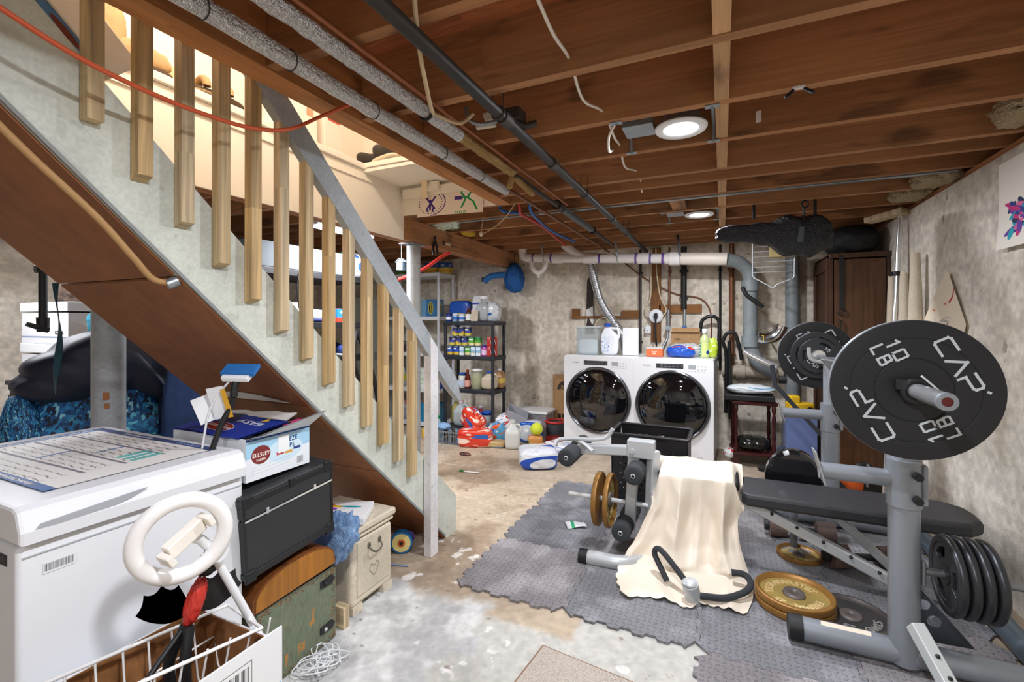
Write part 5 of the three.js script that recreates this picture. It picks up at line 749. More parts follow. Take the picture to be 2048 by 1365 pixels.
// ---------- freezer and chests by the stairs ----------
const fz = mat('#e9ebee', 0.3);
{
  const t = thing('chest_freezer', 'white chest freezer with a poster on its lid under the stairs', 'freezer', [-1.85, 0, -0.75]);
  const pr = [[-0.42, 0.03], [0.405, 0.03], [0.41, 0.04], [0.41, 0.775], [-0.42, 0.775]];
  part(t, 'body', B(0.82, 0.745, 0.54, 0, 0.4, 0, 0.012), fz); part(t, 'seal', B(0.81, 0.012, 0.53, 0, 0.778, 0, 0.003), mat('#b9bcc0', 0.6));
  const lid = part(t, 'lid', Ex([[-0.42, 0.785], [0.42, 0.785], [0.422, 0.805], [0.405, 0.845], [0.39, 0.852], [-0.42, 0.852]], 0.526, 0.008).translate(0, 0, -0.263), fz);
  part(lid, 'grip_recess', Ex([[-0.245, 0.812], [-0.235, 0.822], [-0.06, 0.834], [-0.02, 0.836], [-0.06, 0.82], [-0.09, 0.814], [-0.2, 0.81]], 0.004).rotateY(Math.PI / 2).translate(0.4265, -0.004, 0), mat('#a9adb2', 0.5));
  part(t, 'trim_line', B(0.004, 0.003, 0.52, 0.411, 0.745, 0, 0), mat('#b5b8bc', 0.5)); part(t, 'foot', [-0.35, 0.35].map(x => [-0.2, 0.2].map(z => C(0.02, 0.025, 0.03, x, 0.015, z))), black);
  const bar1 = cv(256, 96, (c) => { c.fillStyle = '#e6e8ea'; c.fillRect(0, 0, 256, 96); c.fillStyle = '#55595e'; let x = 12; for (let i = 0; i < 34; i++) { const w = 2 + (i * 7) % 5; c.fillRect(x, 12, w, 66); x += w + 2 + (i * 5) % 4; if (x > 238) break; } });
  print(t, 'barcode_sticker', 0.06, 0.026, bar1, [0.4115, 0.705, 0.195, 0, Math.PI / 2, 0]);
  print(t, 'nameplate', 0.075, 0.026, cv(128, 48, (c) => { c.fillStyle = '#2f3336'; c.fillRect(0, 0, 128, 48); txt(c, 'FROST', 64, 24, 'bold 26px sans-serif', '#5a6064'); }), [0.33, 0.735, 0.2712]);
  const poster = cv(1024, 768, (c, w, h) => {
    c.fillStyle = '#e9e7e2'; c.fillRect(0, 0, w, h); c.fillStyle = '#2c5f9e'; c.fillRect(0, 0, w, 46); c.fillRect(0, 0, 60, h); c.fillStyle = '#3a4d7c'; c.fillRect(w - 70, 0, 70, h);
    ['CORE', 'LOWER BODY', 'UPPER BODY', 'UPPER BODY'].forEach((s, i) => { txt(c, s, 120 + i * 240, 24, 'bold 30px sans-serif', '#e8eef6'); c.fillStyle = '#e9e7e2'; c.fillRect(i * 240 - 4, 0, 6, 46); });
    for (let i = 0; i < 4; i++) { c.fillStyle = '#6a6470'; c.fillRect(20 + i * 240, 60, 22, h - 150); }
    let q = 5; const r = () => { q = (q * 1103515245 + 12345) & 0x7fffffff; return q / 0x7fffffff; };
    for (let i = 0; i < 4; i++) for (let j = 0; j < 9; j++) for (let k = 0; k < 3; k++) { const x = 70 + i * 236 + k * 56, y = 84 + j * 66; c.strokeStyle = '#5a5652'; c.lineWidth = 5; c.beginPath(); c.arc(x + 10, y, 5, 0, 7); c.moveTo(x + 8, y + 6); c.lineTo(x - 4 + r() * 14, y + 22); c.lineTo(x - 8 + r() * 30, y + 38); c.moveTo(x + 4, y + 14); c.lineTo(x + 24 - r() * 20, y + 20); c.stroke(); c.fillStyle = '#a09a92'; c.fillRect(x - 4, y + 44, 34, 3); }
    c.fillStyle = '#2c5f9e'; c.fillRect(300, 330, 200, 14); c.fillRect(560, 430, 180, 14); c.fillStyle = '#58b5b0'; for (let k = 0; k < 3; k++) c.fillRect(560, 560 + k * 40, 200, 26);
    txt(c, 'TRAINING', w - 34, 300, 'bold 40px sans-serif', '#e8eef6', Math.PI / 2); txt(c, 'TORSO', w - 34, 620, 'bold 44px sans-serif', '#8fa6cc', Math.PI / 2); txt(c, 'FUNCTIONALTRAINING.COM', 30, 420, 'bold 34px sans-serif', '#e8eef6', -Math.PI / 2);
  });
  one('exercise_poster', 'worn exercise chart poster lying flat on the freezer lid', 'poster', sheet((u, v) => [-1.52 - v * 0.7, 0.8635 + 0.0015 * Math.sin(u * 9) * Math.sin(v * 7), -0.555 - u * 0.43], 16, 20, 0.0008), mat('#ffffff', 0.55, { map: (() => { const p = poster; return p; })() }), { keep: 1 });
}
{
  const t = thing('ring_light', 'white ring light with phone clamp on a thin pole before the freezer', 'lamp', [-1.2, 0, 0]);
  part(t, 'ring', To(0.092, 0.0185, 0, 0.754, -0.69, 0.1, 1.2, 0, 56, 20), mat('#f3f1ee', 0.25));
  part(t, 'phone_clamp', [B(0.03, 0.035, 0.09, 0.012, 0.757, -0.69, 0.004, 0.5), B(0.045, 0.03, 0.016, 0.022, 0.725, -0.645, 0.004, 0.5), B(0.045, 0.03, 0.016, 0.022, 0.785, -0.735, 0.004, 0.5)], mat('#efe8dc', 0.5));
  part(t, 'clamp_arm', Tb([[0, 0.75, -0.7], [0.0, 0.735, -0.73], [0.0, 0.705, -0.755]], 0.012, null, 12), white);
  part(t, 'joint', [S(0.02, 0.005, 0.69, -0.765), C(0.024, 0.024, 0.02, 0.02, 0.69, -0.765, 0, 0, Math.PI / 2, 8)], white);
  part(t, 'pole', bar([0, 0.685, -0.765], [0.02, 0.33, -0.915], 0.021, 0.021, 0.0104), white); part(t, 'foot', [bar([0.02, 0.34, -0.91], [0.03, 0.02, -0.95], 0.02, 0.02, 0.009), C(0.05, 0.06, 0.015, 0.03, 0.008, -0.95)], white);
}
{
  const br = mat('#a9713f', 0.85, { map: fineTex }), t = thing('open_carton', 'open white carton with brown inside and a barcode in front of the freezer', 'box', [-1.215, 0, -0.63]);
  part(t, 'wall', [bx(0.155, 0.16, 0, 0.48, -0.225, 0.3), bx(-0.16, -0.155, 0, 0.46, -0.225, 0.3), bx(-0.155, 0.155, 0, 0.44, -0.225, -0.22), bx(-0.155, 0.155, 0, 0.44, 0.295, 0.3)], white);
  part(t, 'lining', [bx(-0.155, -0.152, 0.01, 0.458, -0.22, 0.295), bx(-0.152, 0.152, 0.01, 0.438, -0.22, -0.217), bx(0.152, 0.155, 0.01, 0.47, -0.22, 0.295), bx(-0.152, 0.152, 0.004, 0.01, -0.217, 0.295)], br);
  part(t, 'crease', [0, 1, 2, 3, 4, 5].map(k => B(0.003, 0.42, 0.005, -0.1505, 0.23, -0.16 + k * 0.075, 0)), mat('#7d4f2a', 0.9));
  print(t, 'printed_side', 0.3, 0.46, cv(384, 512, (c) => { c.fillStyle = '#eceff0'; c.fillRect(0, 0, 384, 512); c.fillStyle = '#2f9bd0'; c.beginPath(); c.moveTo(0, 512); c.lineTo(384, 512); c.lineTo(384, 150); c.closePath(); c.fill(); c.strokeStyle = '#555'; c.lineWidth = 2; c.strokeRect(150, 30, 130, 84); c.fillStyle = '#333'; for (let i = 0; i < 22; i++) c.fillRect(160 + i * 5, 42, 1 + (i * 7) % 4, 56); }), [0.1605, 0.245, -0.07, 0, Math.PI / 2, 0]);
}
{
  const t = thing('wire_basket', 'white wire freezer basket resting on the open carton', 'basket'), wm = mat('#f0efec', 0.35), rim = (x0, x1, z0, z1, y0, y1) => [[x0, y0, z0], [x1, y0, z0], [x1, y1, z1], [x0, y1, z1], [x0, y0, z0]];
  const yr = z => 0.50 - (z + 0.45) * -0.14;                      // rim height, sloping down away from the camera
  part(t, 'rim', [Tb([[-1.34, yr(-0.45), -0.45], [-1.34, yr(-0.9), -0.9]], 0.0045, 0, 8), Tb([[-1.1, yr(-0.45) + 0.05, -0.45], [-1.1, yr(-0.83) + 0.03, -0.83]], 0.0045, 0, 8), Tb([[-1.34, yr(-0.9), -0.9], [-1.1, yr(-0.83) + 0.03, -0.83]], 0.0045, 0, 8), Tb([[-1.34, yr(-0.45), -0.45], [-1.36, yr(-0.45) + 0.005, -0.42], [-1.12, yr(-0.45) + 0.06, -0.4], [-1.1, yr(-0.45) + 0.05, -0.45]], 0.005, 0.02, 8)], wm);
  for (let k = 0; k < 8; k++) { const z = -0.47 - k * 0.055; part(t, 'wire', [Tb([[-1.34, yr(z), z], [-1.3, 0.3, z + 0.01], [-1.14, 0.3, z + 0.01], [-1.1, yr(z) + 0.045, z]], 0.0026, 0.015, 6)], wm); }
  for (const [x, y] of [[-1.325, 0.38], [-1.125, 0.38], [-1.24, 0.3], [-1.2, 0.3]]) part(t, 'long_wire', Tb([[x, y, -0.45], [x, y, -0.86]], 0.003, 0, 6), wm);
}
{
  const t = thing('dragon_toy', 'black and red plastic toy creature with bat wings in the wire basket', 'toy', [-1.235, 0.305, -0.72]);
  part(t, 'torso', blob(0.042, 0.11, 0.04, { e: 2.2, amp: 0.2, f: 6, s: 3 }).rotateX(-0.35).translate(0.005, 0.26, -0.02), mat('#c23428', 0.4));
  part(t, 'head', [blob(0.045, 0.055, 0.06, { e: 2.2, amp: 0.1, f: 6, s: 4 }).translate(0.005, 0.34, -0.05), C(0.002, 0.008, 0.03, 0.0, 0.37, -0.05)], black);
  part(t, 'legs', [Tb([[0, 0.21, 0.0], [-0.015, 0.13, 0.03], [-0.01, 0.03, 0.03], [-0.01, 0.01, 0.06]], 0.013, null, 10), Tb([[0.015, 0.21, 0.0], [0.03, 0.13, 0.02], [0.03, 0.05, 0.02], [0.03, 0.01, 0.05]], 0.013, null, 10)], black);
  part(t, 'tail', Tb([[0, 0.2, 0.01], [0.02, 0.15, 0.09], [0.06, 0.1, 0.17], [0.08, 0.06, 0.22]], 0.007, null, 8), black);
  for (const s of [1, -1]) { const ws = new THREE.Shape(); ws.moveTo(0, 0); ws.lineTo(0.03, 0.07); ws.quadraticCurveTo(0.045, 0.05, 0.065, 0.078); ws.quadraticCurveTo(0.078, 0.05, 0.1, 0.062); ws.quadraticCurveTo(0.1, 0.035, 0.115, 0.018); ws.quadraticCurveTo(0.09, -0.01, 0.055, -0.018); ws.quadraticCurveTo(0.03, -0.02, 0, 0); const w = Ex(ws, 0.003, 0.001); if (s < 0) w.scale(-1, 1, 1); part(t, 'wing', w.rotateY(s > 0 ? 1.35 : 0.9).translate(-0.005, 0.235, -0.02), mat('#1b1a1b', 0.55)); }
}
// chests
{
  const t = thing('footlocker', 'black fibre trunk with metal edging tilted on the painted chest', 'trunk', [-1.6, 0.44, -1.2]); t.rotation.set(0.075, 0, -0.04);
  const b = mat('#2c2d2f', 0.55, { bumpMap: fineTex, bumpScale: 0.001 });
  part(t, 'body', B(0.36, 0.205, 0.37, 0, 0.105, 0, 0.006), b); part(t, 'lid', B(0.362, 0.075, 0.372, 0, 0.25, 0, 0.006), b);
  for (const [y, z] of [[0.02, 0], [0.268, 0]]) part(t, 'edging', [B(0.008, 0.02, 0.374, 0.18, y, 0, 0.002), B(0.364, 0.02, 0.008, 0, y, 0.185, 0.002)], mat('#1a1b1c', 0.4));
  for (const z of [-0.183, 0.183]) part(t, 'edging', B(0.01, 0.28, 0.01, 0.178, 0.145, z, 0.002), mat('#1a1b1c', 0.4));
  for (const y of [0.018, 0.272]) for (const z of [-0.17, 0.17]) part(t, 'corner_bracket', [B(0.012, 0.04, 0.04, 0.18, y, z, 0.004)], black);
  part(t, 'lid_rail', B(0.004, 0.006, 0.366, 0.183, 0.21, 0, 0), chrome); for (const z of [-0.1, 0.1]) part(t, 'hinge', B(0.006, 0.02, 0.01, 0.183, 0.215, z, 0.001), chrome); part(t, 'latch', B(0.008, 0.03, 0.022, 0.184, 0.275, 0.0, 0.003), black);
}
{
  const t = thing('painted_chest', 'green distressed chest with an orange domed lid under the black trunk', 'chest', [-1.61, 0, -1.235]);
  const gm = mat('#ffffff', 0.6, { map: cv(512, 512, (c) => { c.fillStyle = '#6f7a63'; c.fillRect(0, 0, 512, 512); let q = 11; const r = () => { q = (q * 1103515245 + 12345) & 0x7fffffff; return q / 0x7fffffff; }; for (let i = 0; i < 900; i++) { c.fillStyle = ['rgba(98,112,92,.5)', 'rgba(130,132,104,.4)', 'rgba(96,96,74,.4)'][i % 3]; c.fillRect(r() * 512, r() * 512, 3 + r() * 6, 10 + r() * 50); } for (let i = 0; i < 420; i++) { const e = r() < 0.5; const a = r() * 512, b = r() * 30 * (r() < 0.5 ? 1 : 0.4); c.fillStyle = ['rgba(120,66,34,.6)', 'rgba(70,44,30,.6)', 'rgba(160,90,40,.5)'][i % 3]; const sd = i % 4; c.fillRect(sd < 2 ? a : sd === 2 ? b : 500 - b, sd < 2 ? (sd ? b : 500 - b) : a, 9, 9); } c.fillStyle = '#b8803c'; for (const [x, y, w, h] of [[330, 190, 22, 90], [318, 270, 30, 26], [160, 370, 16, 80], [240, 360, 30, 70], [270, 370, 14, 50]]) { for (let k = 0; k < 40; k++) c.fillRect(x + r() * w, y + r() * h, 5, 10); } }) });
  part(t, 'body', B(0.36, 0.29, 0.355, 0, 0.147, 0, 0.006), mat('#5e5f4c', 0.65, { map: blotTex })); part(t, 'front_panel', tr(new THREE.PlaneGeometry(0.345, 0.28), 0.1812, 0.147, 0, 0, Math.PI / 2), gm, { keep: 1 });
  const arc = []; for (let i = 0; i <= 16; i++) { const a = Math.PI * i / 16; arc.push([-Math.cos(a) * 0.178, 0.02 + Math.sin(a) ** 0.8 * 0.085]); } arc.push([0.178, 0.0], [-0.178, 0.0]);
  const lid = part(t, 'lid', Ex(arc, 0.36, 0.003).rotateY(Math.PI / 2).translate(-0.18, 0.302, 0), mat('#9a5a24', 0.5, { map: oldTex })); lid.rotation.x = 0.03;
  part(lid, 'lid_end', Ex(arc.map(p => [p[0] * 0.97, p[1] * 0.95 + 0.003]), 0.004).rotateY(Math.PI / 2).translate(0.183, 0.302, 0), mat('#cf8a2e', 0.5, { map: oldTex }));
  for (const y of [0.25, 0.07]) { const s = part(t, 'hinge_strap', Ex([[-0.035, -0.012], [0.02, -0.016], [0.035, 0], [0.02, 0.016], [-0.035, 0.012]], 0.004, 0.001).rotateY(Math.PI / 2).translate(0.182, y, -0.13), black); part(s, 'rivet', S(0.008, 0.188, y, -0.115), y < 0.1 ? chrome : black); }
}
{
  const cm = mat('#e9dcc4', 0.55, { map: blotTex }), t = thing('cream_nightstand', 'cream painted bedside cabinet with a bail handle under the lower stairs', 'cabinet', [-1.63, 0, -1.665]);
  part(t, 'body', [B(0.34, 0.29, 0.27, 0, 0.175, 0, 0.02)], cm); part(t, 'top', [B(0.37, 0.035, 0.3, 0, 0.365, 0, 0.012), B(0.35, 0.02, 0.28, 0, 0.335, 0, 0.008)], cm);
  part(t, 'drawer_front', B(0.008, 0.24, 0.21, 0.172, 0.19, 0, 0.004), cm); for (const b of [[0.13, 0.172, -0.13, -0.07], [0.13, 0.172, 0.07, 0.13], [-0.17, -0.13, -0.13, 0.13]]) part(t, 'foot', bx(b[0], b[1], 0, 0.035, b[2], b[3]), cm);
  const h = part(t, 'handle', [Tb([[0.178, 0.27, 0.035], [0.195, 0.25, 0.032], [0.197, 0.235, 0], [0.195, 0.25, -0.032], [0.178, 0.27, -0.035]], 0.004, null, 8)], mat('#6d675c', 0.4, { metalness: 0.6 })); part(h, 'rosette', [S(0.01, 0.178, 0.272, 0.035, 0.6, 1.4, 1), S(0.01, 0.178, 0.272, -0.035, 0.6, 1.4, 1)], mat('#6d675c', 0.4, { metalness: 0.6 }));
  part(t, 'pencil_heart', [Tb([[0.1775, 0.12, 0.0], [0.1775, 0.16, 0.03], [0.1775, 0.18, 0.018], [0.1775, 0.165, 0.0], [0.1775, 0.18, -0.018], [0.1775, 0.16, -0.03], [0.1775, 0.125, -0.003]], 0.0012, null, 5)], mat('#8a8378', 0.8));
  const art = cv(256, 256, (c) => { c.fillStyle = '#f1f0ee'; c.fillRect(0, 0, 256, 256); for (const [x, y, a, b, col] of [[60, 60, 46, 26, '#e88a1e'], [110, 70, 34, 16, '#eab72a'], [90, 110, 24, 24, '#8a45b0'], [170, 80, 50, 14, '#23a3b4'], [60, 30, 30, 14, '#d65a3a']]) { c.fillStyle = col; c.beginPath(); c.ellipse(x, y, a, b, 0.2, 0, 7); c.fill(); } });
  const cb = thing('craft_canvas', 'white canvas with colourful paint lying on the cream cabinet', 'painting', [-1.6, 0.386, -1.6], 0.5); part(cb, 'board', B(0.27, 0.03, 0.2, 0, 0.016, 0, 0.004), white); part(cb, 'painted_face', tr(new THREE.PlaneGeometry(0.26, 0.19), 0, 0.0318, 0, -Math.PI / 2), mat('#ffffff', 0.6, { map: art }), { keep: 1 });
  one('blue_wrap', 'crinkled translucent blue plastic wrap squeezed between trunk and cream cabinet', 'bag', blob(0.26, 0.2, 0.1, { e: 2.2, amp: 0.3, f: 5, s: 3, fn: (x, y, z) => [x, y + x * 0.35, z - y * 0.35] }), mat('#a4cbf2', 0.15, { transmission: 0.55, thickness: 0, bumpMap: crinkle, bumpScale: 0.004 }), { pos: [-1.5, 0.36, -1.46] });
  one('wood_offcut', 'pale wooden offcut standing between the green chest and the cream cabinet', 'block', B(0.06, 0.09, 0.035, 0, 0.045, 0, 0.003), pine[2], { pos: [-1.46, 0, -1.47] });
  const w = thing('toy_yoyo', 'yellow and blue wheel shaped toy under the foot of the stairs', 'toy', [-1.62, 0.062, -2.08], 0.5); part(w, 'rim', C(0.06, 0.06, 0.04, 0, 0, 0, Math.PI / 2), mat('#1f6fa8', 0.5)); part(w, 'face', C(0.05, 0.05, 0.044, 0, 0, 0, Math.PI / 2), mat('#e8d68a', 0.5)); part(w, 'hub', C(0.02, 0.02, 0.05, 0, 0, 0, Math.PI / 2), mat('#c4552a', 0.5)); part(w, 'bore', C(0.01, 0.01, 0.052, 0, 0, 0, Math.PI / 2), black);
  one('purple_ball', 'small purple dimpled ball beside the wheel shaped toy', 'ball', blob(0.06, 0.06, 0.06, { e: 2, amp: 0.08, f: 14, s: 2 }), mat('#7d4aa8', 0.5), { pos: [-1.66, 0.031, -2.2] });
  one('blue_stick', 'thin blue plastic stick on the floor beside the newel post', 'stick', C(0.004, 0.004, 0.16, 0, 0, 0, 0, 0, Math.PI / 2), mat('#7f9fc8', 0.5), { pos: [-1.57, 0.005, -1.95], rot: [0, 0.25, 0] });
}
// food carton on the trunk with its flaps up
{
  const side = cv(512, 256, (c) => { c.fillStyle = '#e9eff3'; c.fillRect(0, 0, 512, 256); c.fillStyle = '#a5cfe8'; c.fillRect(0, 0, 512, 120); c.fillStyle = '#cfe6f2'; c.beginPath(); c.ellipse(300, 120, 150, 70, 0, 0, 7); c.fill(); c.fillStyle = '#1b3d86'; c.fillRect(0, 0, 512, 16); c.fillStyle = '#7d2a26'; c.beginPath(); c.ellipse(110, 110, 72, 56, 0, 0, 7); c.fill(); txt(c, 'ELLSLEY', 110, 108, 'bold 34px sans-serif', '#f4ece6'); txt(c, 'FARMS', 110, 140, 'bold 22px sans-serif', '#f4ece6'); txt(c, 'FREEZE', 330, 58, 'bold 44px sans-serif', '#1b2f66'); txt(c, 'POPS', 330, 100, 'bold 40px sans-serif', '#1b2f66'); c.fillStyle = '#c83c30'; c.fillRect(230, 126, 60, 18); c.fillStyle = '#e2a23a'; c.fillRect(300, 130, 60, 18); c.fillStyle = '#2b3d80'; c.fillRect(370, 118, 60, 16); c.fillStyle = '#5a5e62'; for (let i = 0; i < 14; i++) c.fillRect(400 + i * 4, 190, 1 + i % 3, 44); c.strokeStyle = '#9aa0a6'; for (const y of [180, 200, 220]) { c.beginPath(); c.moveTo(40, y); c.lineTo(340, y - 14); c.stroke(); } });
  const flap = cv(512, 384, (c) => { c.fillStyle = '#16389c'; c.fillRect(0, 0, 512, 384); c.fillStyle = '#8a241f'; c.beginPath(); c.ellipse(230, 250, 96, 66, 0.2, 0, 7); c.fill(); c.strokeStyle = '#f0e6e0'; c.lineWidth = 4; c.stroke(); txt(c, 'WELLSLEY', 230, 250, 'bold 38px sans-serif', '#f4ece6', Math.PI + 0.1); txt(c, 'FARMS', 230, 220, 'bold 24px sans-serif', '#f4ece6', Math.PI + 0.1); txt(c, 'EASY', 330, 110, 'bold 80px sans-serif', '#eef0f4', Math.PI + 0.1); });
  const t = thing('food_carton', 'open blue and white frozen food carton standing on the black trunk', 'box', [-1.65, 0.74, -1.165]);
  const cw = mat('#e6ebee', 0.55);
  part(t, 'wall', [bx(0.196, 0.2, 0, 0.145, -0.13, 0.13), bx(-0.2, -0.196, 0, 0.145, -0.13, 0.13), bx(-0.196, 0.196, 0, 0.145, -0.13, -0.126), bx(-0.196, 0.196, 0, 0.145, 0.126, 0.13), bx(-0.196, 0.196, 0, 0.004, -0.126, 0.126)], cw);
  print(t, 'printed_side', 0.26, 0.145, side, [0.2008, 0.0725, 0, 0, Math.PI / 2, 0]);
  part(t, 'tape', B(0.002, 0.06, 0.045, 0.202, 0.1, -0.015, 0), mat('#f2f3f2', 0.4));
  part(t, 'flap', sheet((u, v) => [0.2 + (1 - v) * (0.02 + 0.07 * u), 0.146 + (1 - v) * (0.004 + 0.06 * u), 0.13 - u * 0.26], 8, 4, 0.004), cw);
  part(t, 'top_flap', sheet((u, v) => [-0.2 + u * 0.37, 0.15 + 0.02 * v + 0.004 * Math.sin(u * 6), 0.135 - v * 0.2], 8, 8, 0.004), mat('#ffffff', 0.4, { map: flap }), { keep: 1 });
  part(t, 'torn_edge', sheet((u, v) => [-0.24 + u * 0.4, 0.172 + 0.02 * v * u, -0.06 - v * (0.03 + 0.03 * Math.abs(Math.sin(u * 7)))], 14, 3, 0.003), mat('#dcd9d2', 0.7));
  one('snack_bags', 'colourful snack wrapper poking out of the food carton', 'wrapper', blob(0.16, 0.06, 0.2, { e: 2.4, amp: 0.2, f: 4, s: 5 }), mat('#ffffff', 0.35, { map: blotch('#2a2420', ['#d8b02a', '#c43a6a', '#e07a2a', '#332a5a'], 24, 128, 128) }), { pos: [-1.57, 0.875, -1.25], keep: 1 });
  const k = thing('tagged_cord', 'black power cord with white and yellow warning tag hanging below the stair soffit', 'cord');
  part(k, 'cord', Tb([[-1.49, 1.03, -1.02], [-1.5, 1.0, -1.02], [-1.515, 0.95, -1.0], [-1.53, 0.85, -0.97]], 0.009, null, 10), black);
  part(k, 'tag', [B(0.055, 0.11, 0.001, -1.535, 1.01, -1.0, 0, 0.2, 0.5, 0.1), B(0.05, 0.09, 0.001, -1.59, 0.985, -0.985, 0, -0.3, 0.9, 0.6)], white); part(k, 'warning_edge', B(0.016, 0.1, 0.0015, -1.503, 1.01, -1.005, 0, 0.2, 0.5, 0.1), mat('#d9a32a', 0.5));
  const bs = thing('scrub_brush', 'blue and white scrubbing brush clipped under the stair soffit', 'brush', [-1.49, 1.1, -1.035]); part(bs, 'block', B(0.09, 0.022, 0.05, 0, 0, 0, 0.006, 0.6, 0.4, -0.3), white); part(bs, 'bristles', B(0.11, 0.014, 0.055, 0.0, 0.018, -0.01, 0.003, 0.6, 0.4, -0.3), mat('#1f6ab0', 0.8)); part(bs, 'handle', Tb([[0, 0, 0], [0.0, -0.03, 0.01], [0.0, -0.07, 0.015]], 0.012, null, 10), black);
  one('white_flex', 'thin white cord hanging beside the tagged black cord', 'cord', Tb([[-1.5, 1.09, -1.02], [-1.54, 1.03, -0.995], [-1.555, 0.98, -0.98], [-1.56, 0.86, -0.96]], 0.0035, null, 8, 30), white);
  const cn = thing('cable_nipple', 'beige cable running along the stair stringer into a metal fitting', 'cable'); part(cn, 'cable', Tb([[-1.495, 1.8, -0.4], [-1.497, 1.68, -0.52], [-1.5, 1.55, -0.66], [-1.505, 1.46, -0.74], [-1.52, 1.405, -0.8], [-1.515, 1.4, -0.86]], 0.009, null, 10, 60), mat('#b58d5c', 0.6)); part(cn, 'fitting', C(0.016, 0.016, 0.03, -1.515, 1.4, -0.845, Math.PI / 2 + 0.5, 0, 0.3), galv);
  one('charger_tangle', 'tangle of thin white charging cables on the floor by the green chest', 'cable', Tb(Array.from({ length: 46 }, (_, i) => [-1.36 + 0.05 * Math.sin(i * 1.7) + 0.03 * Math.sin(i * 0.6), 0.012 + 0.02 * Math.abs(Math.sin(i * 0.9)), -1.22 - 0.05 * Math.cos(i * 1.3) - 0.002 * i]), 0.0025, null, 6, 260), white);
  one('white_tube', 'slim white plastic tube on the floor beside the charging cables', 'tube', bar([-1.36, 0.012, -1.2], [-1.375, 0.012, -1.34], 0.018, 0.018, 0.0088), white);
  const rg = cv(256, 256, (c) => { c.fillStyle = '#b6aca0'; c.fillRect(0, 0, 256, 256); let q = 3; const r = () => { q = (q * 1103515245 + 12345) & 0x7fffffff; return q / 0x7fffffff; }; for (let i = 0; i < 9000; i++) { c.fillStyle = ['#8c8074', '#d6cdc2', '#a3968a', '#c4bab0'][i % 4]; c.fillRect(r() * 256, r() * 256, 2, 2); } }); rg.wrapS = rg.wrapT = THREE.RepeatWrapping; rg.repeat.set(4, 4);
  const rug = thing('speckled_rug', 'speckled beige rug with brown edging on the painted floor', 'rug', [-0.42, 0, -1.42], -0.12); part(rug, 'pile', B(0.5, 0.01, 0.5, 0, 0.007, 0, 0.003), mat('#ffffff', 0.95, { map: rg, bumpMap: spots, bumpScale: 0.004 })); part(rug, 'binding', [B(0.508, 0.008, 0.01, 0, 0.005, -0.252, 0.002), B(0.01, 0.008, 0.508, -0.252, 0.005, 0, 0.002), B(0.01, 0.008, 0.508, 0.252, 0.005, 0, 0.002), B(0.508, 0.008, 0.01, 0, 0.005, 0.252, 0.002)], mat('#8a6a52', 0.9));
}
// ---------- shelves and the clutter around them ----------
function shelfUnit(name, label, x0, x1, z0, z1, ys, m, mPost, lat) {
  const t = thing(name, label, 'shelf');
  for (const y of ys) part(t, 'shelf_board', [B(x1 - x0, 0.045, z1 - z0, (x0 + x1) / 2, y - 0.0225, (z0 + z1) / 2, 0.008)], m);
  for (const x of [x0 + 0.022, x1 - 0.022]) for (const z of [z0 + 0.022, z1 - 0.022]) { const p = part(t, 'post', C(0.018, 0.018, ys[ys.length - 1], x, ys[ys.length - 1] / 2, z, 0, 0, 0, 14), mPost); for (const y of ys.slice(0, -1)) part(p, 'post_collar', C(0.024, 0.024, 0.05, x, y - 0.0225, z, 0, 0, 0, 14), mPost); }
  return t;
}
shelfUnit('black_shelf', 'black plastic shelf unit stacked with cans and jars by the back wall', -2.86, -2.22, -4.72, -4.4, [0.12, 0.545, 0.91, 1.29], mat('#23262d', 0.5), mat('#23262d', 0.5));
shelfUnit('white_shelf', 'tall pale grey plastic shelf unit behind the stairs', -3.94, -3.075, -5.02, -4.65, [0.06, 0.47, 0.91, 1.35, 1.88], mat('#dfe0e2', 0.5), mat('#d3d5d8', 0.5));
const bandT = (cols) => cv(128, 64, (c) => { cols.forEach((k, i) => { c.fillStyle = k; c.fillRect(0, i * 64 / cols.length, 128, 64 / cols.length + 1); }); c.fillStyle = '#f4f4ee'; c.fillRect(20, 10, 34, 12); c.fillStyle = '#e0b030'; c.beginPath(); c.arc(90, 40, 12, 0, 7); c.fill(); });
const canT = { b: bandT(['#1e3f94', '#2c58b8', '#d9b63a']), g: bandT(['#2f8a3c', '#57a83c', '#e3d9a0']), k: bandT(['#2a2f55', '#3e4a9a', '#cfc04a']) };
function can(k, label, x, y, z, group) {
  const t = thing('food_can', label, 'can', [x, y, z], rnd(6), group), r = 0.037, h = 0.105;
  part(t, 'wall', L([[0, 0], [r * 0.95, 0], [r, 0.004], [r, h - 0.004], [r * 0.95, h], [r * 0.9, h - 0.003], [0, h - 0.003]], 24), galv); part(t, 'paper_label', L([[r + 0.0006, 0.008], [r + 0.0006, h - 0.008]], 24), mat('#ffffff', 0.4, { map: canT[k] }), { keep: 1 });
}
for (let i = 0; i < 2; i++) can('b', i ? 'blue and yellow food can at the shelf end beside a pale drink carton' : 'blue and yellow food can at the very end of the bottom can row', -2.8 + i * 0.082, 0.911, -4.47, 'blue and yellow cans');
for (let i = 0; i < 3; i++) can('k', 'dark blue food can in the middle row of the can stack', -2.775 + i * 0.082, 1.017, -4.47, 'middle row of dark blue cans');
for (let i = 0; i < 3; i++) can('k', 'dark blue food can in the top row of the can stack', -2.735 + i * 0.082, 1.123, -4.47, 'top row of dark blue cans');
for (let i = 0; i < 2; i++) can('g', 'green food can stacked on the drink cartons', -2.525 + i * 0.082, 1.017, -4.47, 'green cans stacked high');
can('g', 'single green food can in the bottom row between pale cartons', -2.572, 0.911, -4.47);
